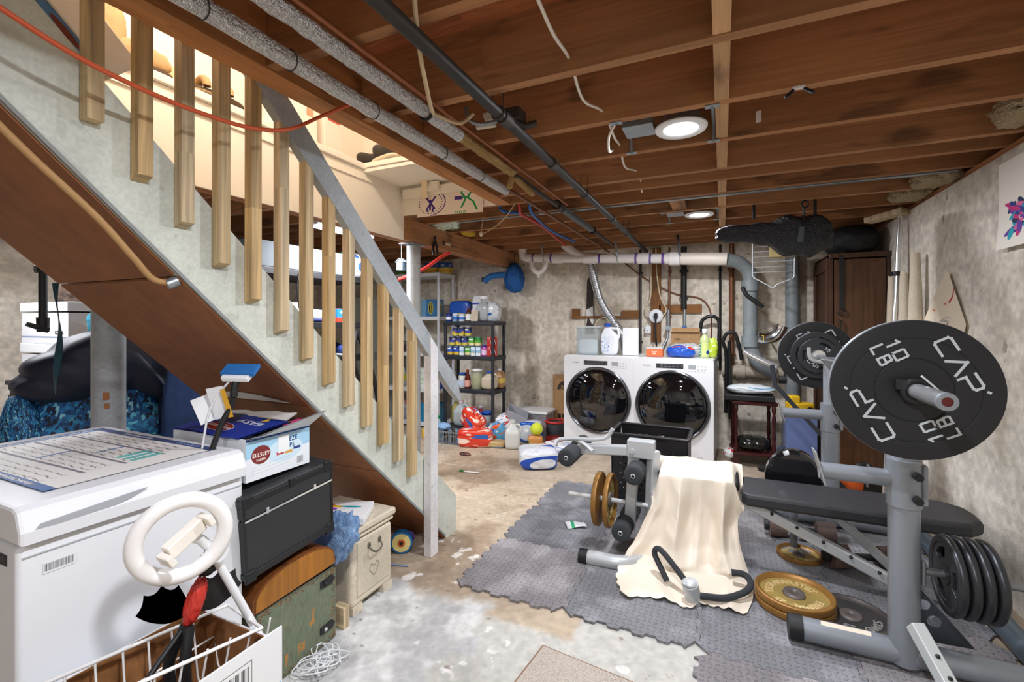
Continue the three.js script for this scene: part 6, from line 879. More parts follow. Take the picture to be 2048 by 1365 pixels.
[-2.645, -2.5, -2.435].forEach((x, i) => { const t = thing('milk_carton', ['pale blue drink carton between the blue cans and the green can', 'pale blue drink carton beside the single green can', 'pale blue drink carton next to the purple jar'][i], 'carton', [x, 0.911, -4.47], 0, 'pale blue drink cartons'); part(t, 'body', B(0.055, 0.095, 0.05, 0, 0.0475, 0, 0.003), mat('#ffffff', 0.45, { map: bandT(['#cfe4f2', '#8fc3e6', '#eaf3f8']) }), { keep: 1 }); part(t, 'cap', C(0.012, 0.012, 0.01, 0, 0.1, 0), mat('#2d6fc0', 0.4)); });
lathed('purple_jar', 'purple jar with violet lid among the cans', 'jar', [-2.362, 0.911, -4.47], [[0, 0], [0.036, 0], [0.038, 0.01], [0.038, 0.08], [0.03, 0.095], [0.03, 0.1]], mat('#b64fa8', 0.3), { cap: [0.034, 0.098, 0.022], capM: mat('#4a2f90', 0.4), band: [0.0385, 0.015, 0.07], bandM: mat('#e9c6e4', 0.5) });
const juiceM = mat('#ffffff', 0.4, { map: blotch('#c8302a', ['#f2ece6', '#d8443a', '#8f1d1c', '#efb06a'], 12, 64, 128, 3) });
for (let i = 0; i < 2; i++) for (let k = 0; k < 2; k++) { const t = thing('juice_box', ['lower', 'upper'][k] + ' red and white juice box ' + (i ? 'beside the shelf post' : 'next to the purple jar'), 'carton', [-2.3 + i * 0.052, 0.911 + k * 0.106, -4.47], 0, 'red and white juice boxes'); part(t, 'body', B(0.05, 0.105, 0.045, 0, 0.053, 0, 0.002), juiceM, { keep: 1 }); part(t, 'straw', C(0.003, 0.003, 0.08, 0.018, 0.06, 0.024, 0, 0, 0.3, 6), white); }
// top of the black shelf
{
  const t1 = thing('snack_pack', 'blue snack multipack with a sun print on top of the black shelf', 'packet', [-2.74, 1.291, -4.6]); part(t1, 'body', blob(0.27, 0.24, 0.12, { e: 5, amp: 0.03, f: 3, flat: 0.96 }).translate(0, 0.118, 0), mat('#ffffff', 0.35, { map: blotch('#1b4ea8', ['#e8952a', '#f2c63a', '#1b4ea8', '#15408f', '#2a62c4'], 12, 256, 256, 4) }), { keep: 1 }); part(t1, 'seal', B(0.26, 0.02, 0.02, 0, 0.245, 0, 0.004), mat('#b5925a', 0.7));
  for (let i = 0; i < 3; i++) lathed('supplement_tub', ['dark blue tub with white lettering at the front of the black shelf top', 'pale blue lidded tub in the front row on the black shelf', 'small white tub with blue label in the front row on the black shelf'][i], 'tub', [-2.81 + i * 0.085, 1.291, -4.45], [[0, 0], [0.035, 0], [0.036, 0.07 - i * 0.005], [0.03, 0.08 - i * 0.005]], [mat('#1d3f8f', 0.4), mat('#9cc3e2', 0.4), mat('#e6edf2', 0.4)][i], { cap: [0.034, 0.072 - i * 0.005, 0.02], capM: [mat('#14306f', 0.4), white, mat('#cfe0ee', 0.4)][i], band: [0.0365, 0.02, 0.05], bandM: [white, mat('#2f63b4', 0.4), mat('#3f76c0', 0.4)][i] });
  lathed('mustard_bottle', 'brown bottle with green and white label on the black shelf top', 'bottle', [-2.56, 1.291, -4.46], [[0, 0], [0.034, 0], [0.035, 0.09], [0.02, 0.12], [0.015, 0.13]], mat('#4a2a18', 0.25), { cap: [0.018, 0.128, 0.02], capM: mat('#7d2a20', 0.4), band: [0.0358, 0.01, 0.08], bandM: mat('#e9eee6', 0.5) });
  lathed('vitamin_bottle', 'second brown bottle with white label beside the jute tag', 'bottle', [-2.5, 1.291, -4.47], [[0, 0], [0.03, 0], [0.031, 0.09], [0.018, 0.115]], mat('#4a2a18', 0.25), { cap: [0.02, 0.113, 0.02], capM: white, band: [0.0316, 0.01, 0.08], bandM: white });
  const mc = thing('milk_box', 'white carton with a blue band and sloped top on the black shelf', 'carton', [-2.52, 1.291, -4.6]); part(mc, 'body', B(0.1, 0.2, 0.08, 0, 0.1, 0, 0.003), white); part(mc, 'band', B(0.102, 0.02, 0.082, 0, 0.2, 0, 0), mat('#2743a8', 0.5)); part(mc, 'gable', Ex([[-0.04, 0], [0.04, 0], [0, 0.08]], 0.1).rotateY(Math.PI / 2).translate(-0.05, 0.21, 0), white);
  const cj = jug('clear_jar', 'large clear plastic jar with white lid on the black shelf top', 'jar', [-2.41, 1.291, -4.54], 0.27, 0.15, mat('#e2e6e8', 0.15, { transmission: 0.5, thickness: 0 }), white, {}); part(cj, 'lid', C(0.05, 0.05, 0.03, 0, 0.262, 0), white);
  one('jute_tag', 'cream printed card leaning on the clear jar', 'card', B(0.085, 0.12, 0.003, 0, 0.06, 0, 0, -0.1), paperM, { pos: [-2.47, 1.2925, -4.43] });
  one('chip_bag', 'clear bag with red and blue corner slumped at the end of the black shelf', 'bag', blob(0.16, 0.22, 0.14, { e: 2.6, amp: 0.15, f: 3, s: 9, flat: 0.9 }).translate(0, 0.1, 0), mat('#ffffff', 0.25, { map: blotch('#cfd4d6', ['#e6e9ea', '#b02a35', '#c8ced2', '#2f62b0'], 12, 128, 128, 6) }), { pos: [-2.3, 1.291, -4.56], keep: 1 });
}
// lower shelves of the black unit
const pickles = mat('#ffffff', 0.3, { map: blotch('#8f8a3a', ['#6f7028', '#b3a850', '#575a1e', '#c9bd6a'], 120, 128, 128, 7) });
for (const [lab, x, y, z, r, h] of [['big glass jar of green olives on the middle black shelf', -2.47, 0.546, -4.5, 0.07, 0.19], ['squat glass jar of pickles under the black shelf', -2.55, 0.121, -4.5, 0.06, 0.14]]) lathed('pickle_jar', lab, 'jar', [x, y, z], [[0, 0], [r, 0], [r, h * 0.8], [r * 0.8, h * 0.92], [r * 0.8, h]], mat('#dfe6c8', 0.08, { transmission: 0.6, thickness: 0 }), { cap: [r * 0.86, h * 0.98, 0.03], fill: [[0, 0.004], [r * 0.95, 0.004], [r * 0.95, h * 0.78], [0, h * 0.78]], fillM: pickles });
jug('drink_jug', 'translucent jug of cloudy drink with a blue cap and yellow label', 'jug', [-2.32, 0.546, -4.5], 0.2, 0.17, mat('#d8cbb4', 0.35, { transmission: 0.2, thickness: 0 }), mat('#2456b0', 0.4), { d: 0.11 });
jug('syrup_jug', 'brown drink jug with white lid and yellow label beside the shelf post', 'jug', [-2.27, 0.546, -4.63], 0.22, 0.12, mat('#a8805a', 0.35), white, { label: [0.2, 0.6], labelM: mat('#e3c25a', 0.5) });
lathed('ketchup_bottle', 'dark red sauce bottle with pink label on the middle black shelf', 'bottle', [-2.58, 0.546, -4.47], [[0, 0], [0.032, 0], [0.034, 0.11], [0.016, 0.16], [0.014, 0.19]], mat('#5a1a14', 0.2), { cap: [0.016, 0.188, 0.02], capM: mat('#8a3a26', 0.4), band: [0.0345, 0.02, 0.09], bandM: mat('#d8a090', 0.5) });
lathed('mayo_jar', 'short white jar with a blue lid on the middle black shelf', 'jar', [-2.66, 0.546, -4.5], [[0, 0], [0.045, 0], [0.047, 0.12], [0.04, 0.14]], mat('#d9dccf', 0.3), { cap: [0.043, 0.138, 0.03], capM: mat('#234f9c', 0.4), band: [0.0478, 0.02, 0.09], bandM: mat('#b9c8dc', 0.5) });
one('white_carton', 'white carton lying on the middle black shelf behind the rail end', 'box', B(0.14, 0.07, 0.1, 0, 0.035, 0, 0.003), white, { pos: [-2.76, 0.546, -4.5] });
// white shelf contents
const boxP = (name, label, x, y, z, w, h, d, t, turn = 0) => one(name, label, 'box', B(w, h, d, 0, h / 2, 0, 0.003), mat('#ffffff', 0.5, { map: t }), { pos: [x, y, z], rot: [0, turn, 0], keep: 1 });
const mtr = cv(256, 128, (c) => { c.fillStyle = '#1f4f9c'; c.fillRect(0, 0, 256, 60); c.fillStyle = '#d9b43a'; c.fillRect(0, 60, 256, 68); txt(c, 'MTR', 100, 34, 'bold 40px sans-serif', '#f2f2ee'); c.fillStyle = '#b8792a'; for (let i = 0; i < 14; i++) { c.beginPath(); c.arc(18 + i * 18, 98 + (i % 3) * 6, 9, 0, 7); c.fill(); } });
boxP('meal_box', 'yellow and blue MTR meal box on the pale shelf top', -3.26, 1.881, -4.78, 0.16, 0.13, 0.1, mtr); boxP('meal_box', 'second yellow and blue MTR box at the end of the pale shelf top', -3.1 + 0.0, 1.881, -4.83, 0.14, 0.13, 0.1, mtr, 0.1);
boxP('cracker_box', 'brown carton lying behind the meal boxes on the pale shelf top', -3.5, 1.881, -4.8, 0.2, 0.12, 0.14, fineTex); boxP('tea_box', 'bright green box on the pale shelf top beside the column', -3.72, 1.881, -4.78, 0.12, 0.16, 0.1, blotch('#5a9a34', ['#d9d04a', '#3f7a24', '#e9efe0'], 12, 64, 64));
const jz = cv(256, 256, (c) => { c.fillStyle = '#3f77a8'; c.fillRect(0, 0, 256, 256); c.fillStyle = '#6fa3c8'; c.fillRect(0, 0, 80, 256); c.fillStyle = '#e5d43a'; c.beginPath(); c.ellipse(150, 130, 38, 92, 0, 0, 7); c.fill(); c.fillStyle = '#1d2a20'; c.beginPath(); c.ellipse(150, 130, 30, 80, 0, 0, 7); c.fill(); txt(c, 'LARABAR', 150, 130, 'bold 30px sans-serif', '#e5d43a', -Math.PI / 2); });
boxP('bar_carton', 'steel blue snack bar carton with a yellow oval on the pale shelf', -3.27, 1.351, -4.8, 0.24, 0.21, 0.14, jz); boxP('cereal_box', 'blue and white cereal box with orange spots behind the balusters', -3.72, 1.351, -4.8, 0.2, 0.25, 0.1, blotch('#e9eef2', ['#2458b0', '#e8892a', '#f4f4f4', '#1d4390'], 14, 128, 128, 8)); boxP('oat_box', 'pale yellow box beside the blue cereal box', -3.5, 1.351, -4.82, 0.14, 0.2, 0.1, blotch('#dfd8b4', ['#9ab04a', '#f0ead0'], 8, 64, 64));
boxP('parts_box', 'dark patterned box on the third pale shelf', -3.72, 0.911, -4.8, 0.2, 0.13, 0.14, blotch('#4a3b3a', ['#8a4a3a', '#c8ccd6', '#2c3a60'], 26, 128, 128, 9)); boxP('shoe_carton', 'brown carton on the third pale shelf', -3.35, 0.911, -4.83, 0.24, 0.16, 0.18, fineTex);
jug('cleaner_jug', 'clear cleaner jug with a yellow and green label on the fourth pale shelf', 'jug', [-3.74, 0.471, -4.76], 0.29, 0.13, mat('#dfe6e4', 0.3, { transmission: 0.3, thickness: 0 }), white, { label: [0.15, 0.6], labelM: mat('#ffffff', 0.5, { map: bandT(['#e6d92a', '#e6d92a', '#6fb04a']) }) });
boxP('diaper_box', 'green and white printed box on the fourth pale shelf', -3.4, 0.471, -4.8, 0.2, 0.24, 0.14, blotch('#e9eee6', ['#6fbf3a', '#8fce4a', '#a9785a'], 10, 128, 128, 5)); boxP('blue_detergent_box', 'blue and white box at the end of the fourth pale shelf', -3.16, 0.471, -4.8, 0.12, 0.2, 0.14, blotch('#1d4fb0', ['#e6ecf4', '#2a62c8'], 8, 64, 64));
one('red_crate_bag', 'red and grey bag on the bottom pale shelf', 'bag', blob(0.3, 0.24, 0.24, { e: 3, amp: 0.12, f: 3, s: 4, flat: 0.9 }).translate(0, 0.11, 0), mat('#ffffff', 0.5, { map: blotch('#8f9499', ['#b02a2a', '#c9ccd0', '#5a5f66'], 14, 128, 128) }), { pos: [-3.7, 0.061, -4.82], keep: 1 });
one('teal_bin', 'teal plastic bin on the bottom pale shelf', 'bin', [bx(-0.12, 0.12, 0, 0.22, 0.1, 0.105), bx(-0.12, 0.12, 0, 0.22, -0.105, -0.1), bx(-0.125, -0.12, 0, 0.22, -0.105, 0.105), bx(0.12, 0.125, 0, 0.22, -0.105, 0.105), bx(-0.12, 0.12, 0, 0.005, -0.1, 0.1)], mat('#1f7fa8', 0.5), { pos: [-3.25, 0.061, -4.8] });
// floor clutter in front of the shelves
jug('water_jug', 'empty translucent milk jug standing alone on the bare floor', 'jug', [-1.94, 0, -4.27], 0.29, 0.155, jugM, jugM, { turn: 0.4 });
jug('water_jug', 'clear water jug on the lowest black shelf', 'jug', [-2.68, 0.121, -4.5], 0.28, 0.15, mat('#dfe9ee', 0.2, { transmission: 0.5, thickness: 0 }), mat('#e6c8c8', 0.4), {});
jug('oil_jug', 'tall jug of yellow cooking oil under the black shelf', 'jug', [-2.8, 0.121, -4.6], 0.28, 0.12, mat('#cfc27a', 0.2, { transmission: 0.35, thickness: 0 }), white, {});
lathed('spray_bottle', 'pale blue bottle with a green cap beside the pen basket', 'bottle', [-2.87, 0, -4.32], [[0, 0], [0.045, 0], [0.046, 0.14], [0.02, 0.2], [0.018, 0.22]], mat('#bcd4e2', 0.25, { transmission: 0.3, thickness: 0 }), { cap: [0.024, 0.218, 0.03], capM: mat('#1f9a52', 0.4) });
lathed('red_bottle', 'dark red sauce bottle under the black shelf', 'bottle', [-2.43, 0.121, -4.5], [[0, 0], [0.05, 0], [0.05, 0.12], [0.02, 0.19], [0.018, 0.21]], mat('#8f1f1a', 0.2), { cap: [0.022, 0.208, 0.025], capM: mat('#c9ccd0', 0.4) });
lathed('storage_jar', 'clear storage jar with a bright blue lid under the black shelf', 'jar', [-2.33, 0.121, -4.47], [[0, 0], [0.06, 0], [0.06, 0.16]], mat('#d6dde0', 0.15, { transmission: 0.5, thickness: 0 }), { cap: [0.063, 0.155, 0.035], capM: mat('#1d55b8', 0.4) });
const dia = blotch('#d8402c', ['#f08a6a', '#f6ece4', '#c22c20', '#2f5fb0', '#e8694a', '#f2d8c8'], 40, 256, 256, 12);
const pack = (n, lab, w, h, d, pos, rot, m, s = 1) => one(n, lab, 'packet', blob(w, h, d, { e: 4.5, amp: 0.05, f: 3, s, flat: 0.93 }).translate(0, h * 0.465, 0), m, { pos, rot, keep: 1 });
pack('diaper_pack', 'red printed plastic pack lying in front of the black shelf', 0.36, 0.19, 0.2, [-2.33, 0, -4.2], [0, 0.35, 0], mat('#ffffff', 0.25, { map: dia })); pack('diaper_pack', 'red printed plastic pack leaning up behind the front pack', 0.3, 0.2, 0.18, [-2.46, 0.15, -4.33], [0, -0.5, -0.5], mat('#ffffff', 0.25, { map: dia }), 2);
pack('wipes_pack', 'blue and orange printed pack beside the red packs', 0.18, 0.22, 0.14, [-2.13, 0.02, -4.42], [0.2, 0.3, 0.35], mat('#ffffff', 0.25, { map: blotch('#5aa3d0', ['#e8eef2', '#e05a2a', '#2f62b0', '#f0c84a'], 26, 128, 128, 13) }), 3); pack('wipes_pack', 'white printed pack propped above the blue and orange pack', 0.14, 0.2, 0.1, [-2.08, 0.12, -4.5], [0.2, 0.2, 0.5], mat('#ffffff', 0.3, { map: blotch('#eef0f2', ['#2a3f90', '#c83a3a', '#f4f4f4'], 22, 128, 128, 14) }), 4);
pack('paper_bundle', 'flattened brown and blue wrapper bundle beneath the printed packs', 0.22, 0.07, 0.14, [-2.13, 0, -4.25], [0, 0.2, 0], mat('#ffffff', 0.5, { map: blotch('#b89a6a', ['#3f78b8', '#e0c04a', '#e8e4da'], 14, 128, 128, 15) }), 5);
const roll = blotch('#cfd6dc', ['#1d4fb0', '#eef1f4', '#b9c3cc', '#2a62c8', '#f4f6f8'], 22, 256, 256, 16);
pack('towel_pack', 'blue edged pack of paper towels standing beside the clear tote', 0.26, 0.24, 0.16, [-1.86, 0, -4.58], [0, 0.2, 0], mat('#ffffff', 0.2, { map: cv(256, 256, (c) => { c.fillStyle = '#c8d0d6'; c.fillRect(0, 0, 256, 256); c.strokeStyle = '#1d4fb0'; c.lineWidth = 22; for (const x of [60, 190]) { c.beginPath(); c.ellipse(x, 128, 46, 62, 0, 0, 7); c.stroke(); } c.fillStyle = '#eef1f4'; for (let i = 0; i < 9; i++) c.fillRect(20 + i * 27, 30 + (i % 3) * 70, 12, 22); }) }), 6);
pack('napkin_bag', 'crumpled blue and white paper towel bag lying on the open floor', 0.34, 0.18, 0.3, [-1.5, 0, -3.84], [0, 0.5, 0], mat('#ffffff', 0.2, { map: cv(256, 256, (c) => { c.fillStyle = '#dfe4ea'; c.fillRect(0, 0, 256, 256); c.strokeStyle = '#1d4fb8'; c.lineWidth = 20; for (const [x, y] of [[70, 150], [200, 120]]) { c.beginPath(); c.ellipse(x, y, 34, 46, 0.3, 0, 7); c.stroke(); } c.fillStyle = '#2458c0'; c.fillRect(120, 0, 26, 256); c.fillStyle = '#8f9aa6'; for (let i = 0; i < 24; i++) c.fillRect((i * 41) % 256, (i * 67) % 256, 9, 3); }) }), 7); pack('napkin_bag', 'white printed tissue bag slumped behind the blue and white bag', 0.32, 0.15, 0.22, [-1.4, 0, -4.15], [0, -0.4, 0], mat('#ffffff', 0.3, { map: blotch('#eceef0', ['#b9c2cc', '#f6f6f6', '#a8564a', '#8fa3c8'], 26, 128, 128, 18) }), 8);
{
  const t = thing('storage_tote', 'clear plastic tote with a white lid full of toys beside the washer', 'container', [-1.95, 0, -4.86]);
  part(t, 'walls', [bx(-0.2, 0.2, 0, 0.27, 0.13, 0.133), bx(-0.2, 0.2, 0, 0.27, -0.133, -0.13), bx(-0.203, -0.2, 0, 0.27, -0.13, 0.13), bx(0.2, 0.203, 0, 0.27, -0.13, 0.13), bx(-0.2, 0.2, 0, 0.004, -0.13, 0.13)], clear); part(t, 'lid', B(0.44, 0.03, 0.3, 0, 0.285, 0, 0.01), white);
  part(t, 'toys', Array.from({ length: 26 }, (_, i) => B(0.09, 0.06, 0.07, ((i % 5) - 2) * 0.07, 0.045 + (i / 9 | 0) * 0.06, ((i * 3) % 4 - 1.5) * 0.055, 0.012, rnd(2), rnd(2), rnd(2))), mat('#ffffff', 0.5, { map: blotch('#d86a5a', ['#4f9a8a', '#e6a0b0', '#e0e4e8', '#c8442a', '#8a6ab0'], 20, 64, 64, 19) }), { keep: 1, stuff: 1, label: 'jumble of pink, green and orange toys' });
  const b = thing('red_rimmed_bucket', 'dark bucket with a red rim squeezed beside the washer', 'bucket', [-1.66, 0, -4.78]); part(b, 'body', L([[0, 0], [0.08, 0], [0.1, 0.2], [0.095, 0.2], [0.076, 0.006], [0, 0.006]], 28), mat('#4a4d50', 0.5)); part(b, 'rim', To(0.102, 0.014, 0, 0.2, 0, Math.PI / 2), mat('#c8302a', 0.4));
  one('tool_case', 'small red and black tool case on the floor below the bucket', 'case', [B(0.14, 0.08, 0.1, 0, 0.04, 0, 0.012)], mat('#8f1f1f', 0.4), { pos: [-1.62, 0, -4.6] });
  one('yellow_ball', 'yellow tennis ball sitting on the crumpled packs', 'ball', S(0.065, 0, 0, 0, 1, 1, 1, 24), mat('#d3dd3a', 0.8), { pos: [-1.74, 0.18, -4.43] }); pack('chip_packet', 'orange snack packet under the yellow ball', 0.16, 0.12, 0.12, [-1.75, 0, -4.42], [0, 0.3, 0], mat('#ffffff', 0.3, { map: blotch('#c88a4a', ['#d8443a', '#e8d8b8', '#4a8a5a'], 18, 64, 64, 20) }), 9);
  const kb = thing('printed_carton', 'tall flattened brown carton with a dark round print beside the washer', 'box', [-1.62, 0, -5.04]); part(kb, 'panel', B(0.3, 0.68, 0.05, 0, 0.34, 0, 0.002), card); print(kb, 'print', 0.24, 0.5, cv(128, 256, (c) => { c.fillStyle = '#b98f60'; c.fillRect(0, 0, 128, 256); c.fillStyle = '#3b2f24'; c.beginPath(); c.arc(64, 60, 52, Math.PI, 0); c.fill(); txt(c, 'HAPPY', 64, 40, 'bold 18px sans-serif', '#c69c6d'); txt(c, 'DELIVERIES', 64, 54, 'bold 13px sans-serif', '#c69c6d'); c.strokeStyle = '#6e5336'; for (let i = 0; i < 6; i++) c.strokeRect(14 + (i % 3) * 36, 96 + (i / 3 | 0) * 44, 30, 36); c.fillStyle = '#3b2f24'; for (let i = 0; i < 4; i++) c.fillRect(16 + i * 26, 200, 20, 26); }), [0, 0.38, 0.0256]);
  const gc = thing('grey_crate', 'tilted translucent grey plastic bin leaning on the black shelf', 'bin', [-2.16, 0.02, -4.58]); gc.rotation.set(0.2, 0.3, -0.5); part(gc, 'walls', [bx(-0.11, 0.11, 0, 0.34, 0.09, 0.094), bx(-0.11, 0.11, 0, 0.34, -0.094, -0.09), bx(-0.114, -0.11, 0, 0.34, -0.09, 0.09), bx(0.11, 0.114, 0, 0.34, -0.09, 0.09), bx(-0.11, 0.11, 0, 0.004, -0.09, 0.09)], mat('#b9bcc4', 0.35, { transmission: 0.3, thickness: 0 }));
  const pb = thing('pen_basket', 'wire mesh basket of bottles and pens in front of the shelves', 'basket', [-2.62, 0, -4.2]); part(pb, 'frame', [bx(-0.17, 0.17, 0.12, 0.135, 0.08, 0.086), bx(-0.17, 0.17, 0.12, 0.135, -0.086, -0.08), bx(-0.17, -0.164, 0.12, 0.135, -0.08, 0.08), bx(0.164, 0.17, 0.12, 0.135, -0.08, 0.08), bx(-0.17, 0.17, 0, 0.008, -0.085, 0.085)], galv); for (let i = 0; i < 12; i++) part(pb, 'rib', [B(0.006, 0.12, 0.003, -0.165 + i * 0.03, 0.065, 0.084, 0), B(0.006, 0.12, 0.003, -0.165 + i * 0.03, 0.065, -0.084, 0)], galv); part(pb, 'contents', Array.from({ length: 14 }, (_, i) => C(0.011, 0.011, 0.13, -0.15 + i * 0.023, 0.075, ((i * 5) % 4 - 1.5) * 0.03, 0.1, 0, 0.08 * ((i % 3) - 1), 10)), mat('#ffffff', 0.4, { map: blotch('#3f86c0', ['#e0b04a', '#d8d8d8', '#b04a3a'], 20, 64, 64, 21) }), { keep: 1, stuff: 1 });
  one('foam_hat', 'orange red rounded toy hat on the floor by the newel post', 'toy', blob(0.16, 0.14, 0.14, { e: 2.2, amp: 0.08, f: 3, s: 5, flat: 0.8 }).translate(0, 0.06, 0), mat('#d8402a', 0.5), { pos: [-2.98, 0, -4.32] }); one('yellow_toy', 'yellow knobbly plastic toy beside the pen basket', 'toy', [blob(0.1, 0.16, 0.1, { e: 2.2, amp: 0.15, f: 4, s: 6 }).translate(0, 0.08, 0), S(0.045, 0.07, 0.05, 0.05)], mat('#e0b52a', 0.4), { pos: [-2.9, 0, -4.15] });
  one('blue_pouch', 'blue and white crinkled pouch on top of the pen basket', 'bag', blob(0.16, 0.07, 0.12, { e: 2.4, amp: 0.2, f: 4, s: 7 }), mat('#ffffff', 0.3, { map: blotch('#8fb4d8', ['#2a52a8', '#e6ecf2', '#5a86c0'], 12, 64, 64, 22) }), { pos: [-2.72, 0.165, -4.2], keep: 1 });
  one('silver_scrap', 'torn red and silver wrapper scrap on the bare floor', 'wrapper', blob(0.12, 0.03, 0.05, { e: 2, amp: 0.3, f: 5, s: 3 }).translate(0, 0.014, 0), mat('#ffffff', 0.35, { map: blotch('#4a2a22', ['#c83a2a', '#d8cfc4', '#e06a3a'], 12, 64, 64, 23) }), { pos: [-2.25, 0, -3.85], keep: 1 });
  const tb = thing('toothbrush', 'white toothbrush with a green head lying on the floor', 'brush', [-1.95, 0.006, -3.42], 0.1); part(tb, 'handle', Tb([[-0.06, 0, 0], [0.0, 0.004, 0.01], [0.08, 0.002, -0.005]], 0.005, null, 8), white); part(tb, 'head', B(0.04, 0.016, 0.02, -0.08, 0.004, 0, 0.005), mat('#2f7a3f', 0.6));
  one('zip_bag', 'small clear zip bag with a green seal on the foam mat', 'bag', [sheet((u, v) => [-0.06 + u * 0.12, 0.004 + 0.006 * Math.sin(u * 5 + v * 4), (v - 0.5) * 0.08], 10, 6, 0.002)], mat('#ffffff', 0.3, { map: cv(64, 64, (c) => { c.fillStyle = '#d6d8da'; c.fillRect(0, 0, 64, 64); c.fillStyle = '#2f9a6a'; c.fillRect(16, 0, 12, 64); }) }), { pos: [-0.83, 0.014, -2.78], rot: [0, 0.5, 0], keep: 1 });
}
// perforated laundry basket
{
  const t = thing('laundry_basket', 'black perforated laundry basket in front of the dryer', 'basket', [-0.46, 0, -3.42]), pl = mat('#1c1b1d', 0.35), side = (w, h) => { const s = shp([[-w / 2 + 0.02, 0], [w / 2 - 0.02, 0], [w / 2, h], [-w / 2, h]]); for (let j = 0; j < 11; j++) for (let i = 0; i < Math.floor(w / 0.036) - 1; i++) s.holes.push(new THREE.Path().absarc(-w / 2 + 0.05 + i * 0.036 + (j % 2) * 0.012, 0.06 + j * 0.034, 0.0065, 0, Math.PI * 2, true)); return new THREE.ExtrudeGeometry(s, { depth: 0.004, bevelEnabled: false, curveSegments: 3 }); };
  part(t, 'side', side(0.5, 0.5).translate(0, 0, 0.17), pl); part(t, 'side', side(0.5, 0.5).translate(0, 0, -0.174), pl); part(t, 'side', side(0.34, 0.5).rotateY(Math.PI / 2).translate(0.25, 0, 0), pl); part(t, 'side', side(0.34, 0.5).rotateY(Math.PI / 2).translate(-0.254, 0, 0), pl);
  part(t, 'base', B(0.47, 0.006, 0.33, 0, 0.004, 0, 0), pl); part(t, 'rim', [B(0.53, 0.02, 0.03, 0, 0.5, 0.182, 0.008), B(0.53, 0.02, 0.03, 0, 0.5, -0.182, 0.008), B(0.03, 0.02, 0.37, 0.258, 0.5, 0, 0.008), B(0.03, 0.02, 0.37, -0.258, 0.5, 0, 0.008)], pl);
  one('laundry_pile', 'dark and copper coloured laundry heaped inside the black basket', 'laundry', blob(0.42, 0.3, 0.29, { e: 2.6, amp: 0.2, f: 4, s: 8 }), mat('#ffffff', 0.8, { map: blotch('#3a3330', ['#6d4a36', '#8a6a52', '#2a2626', '#c8a890'], 20, 128, 128, 24) }), { pos: [-0.46, 0.31, -3.42], keep: 1 });
}
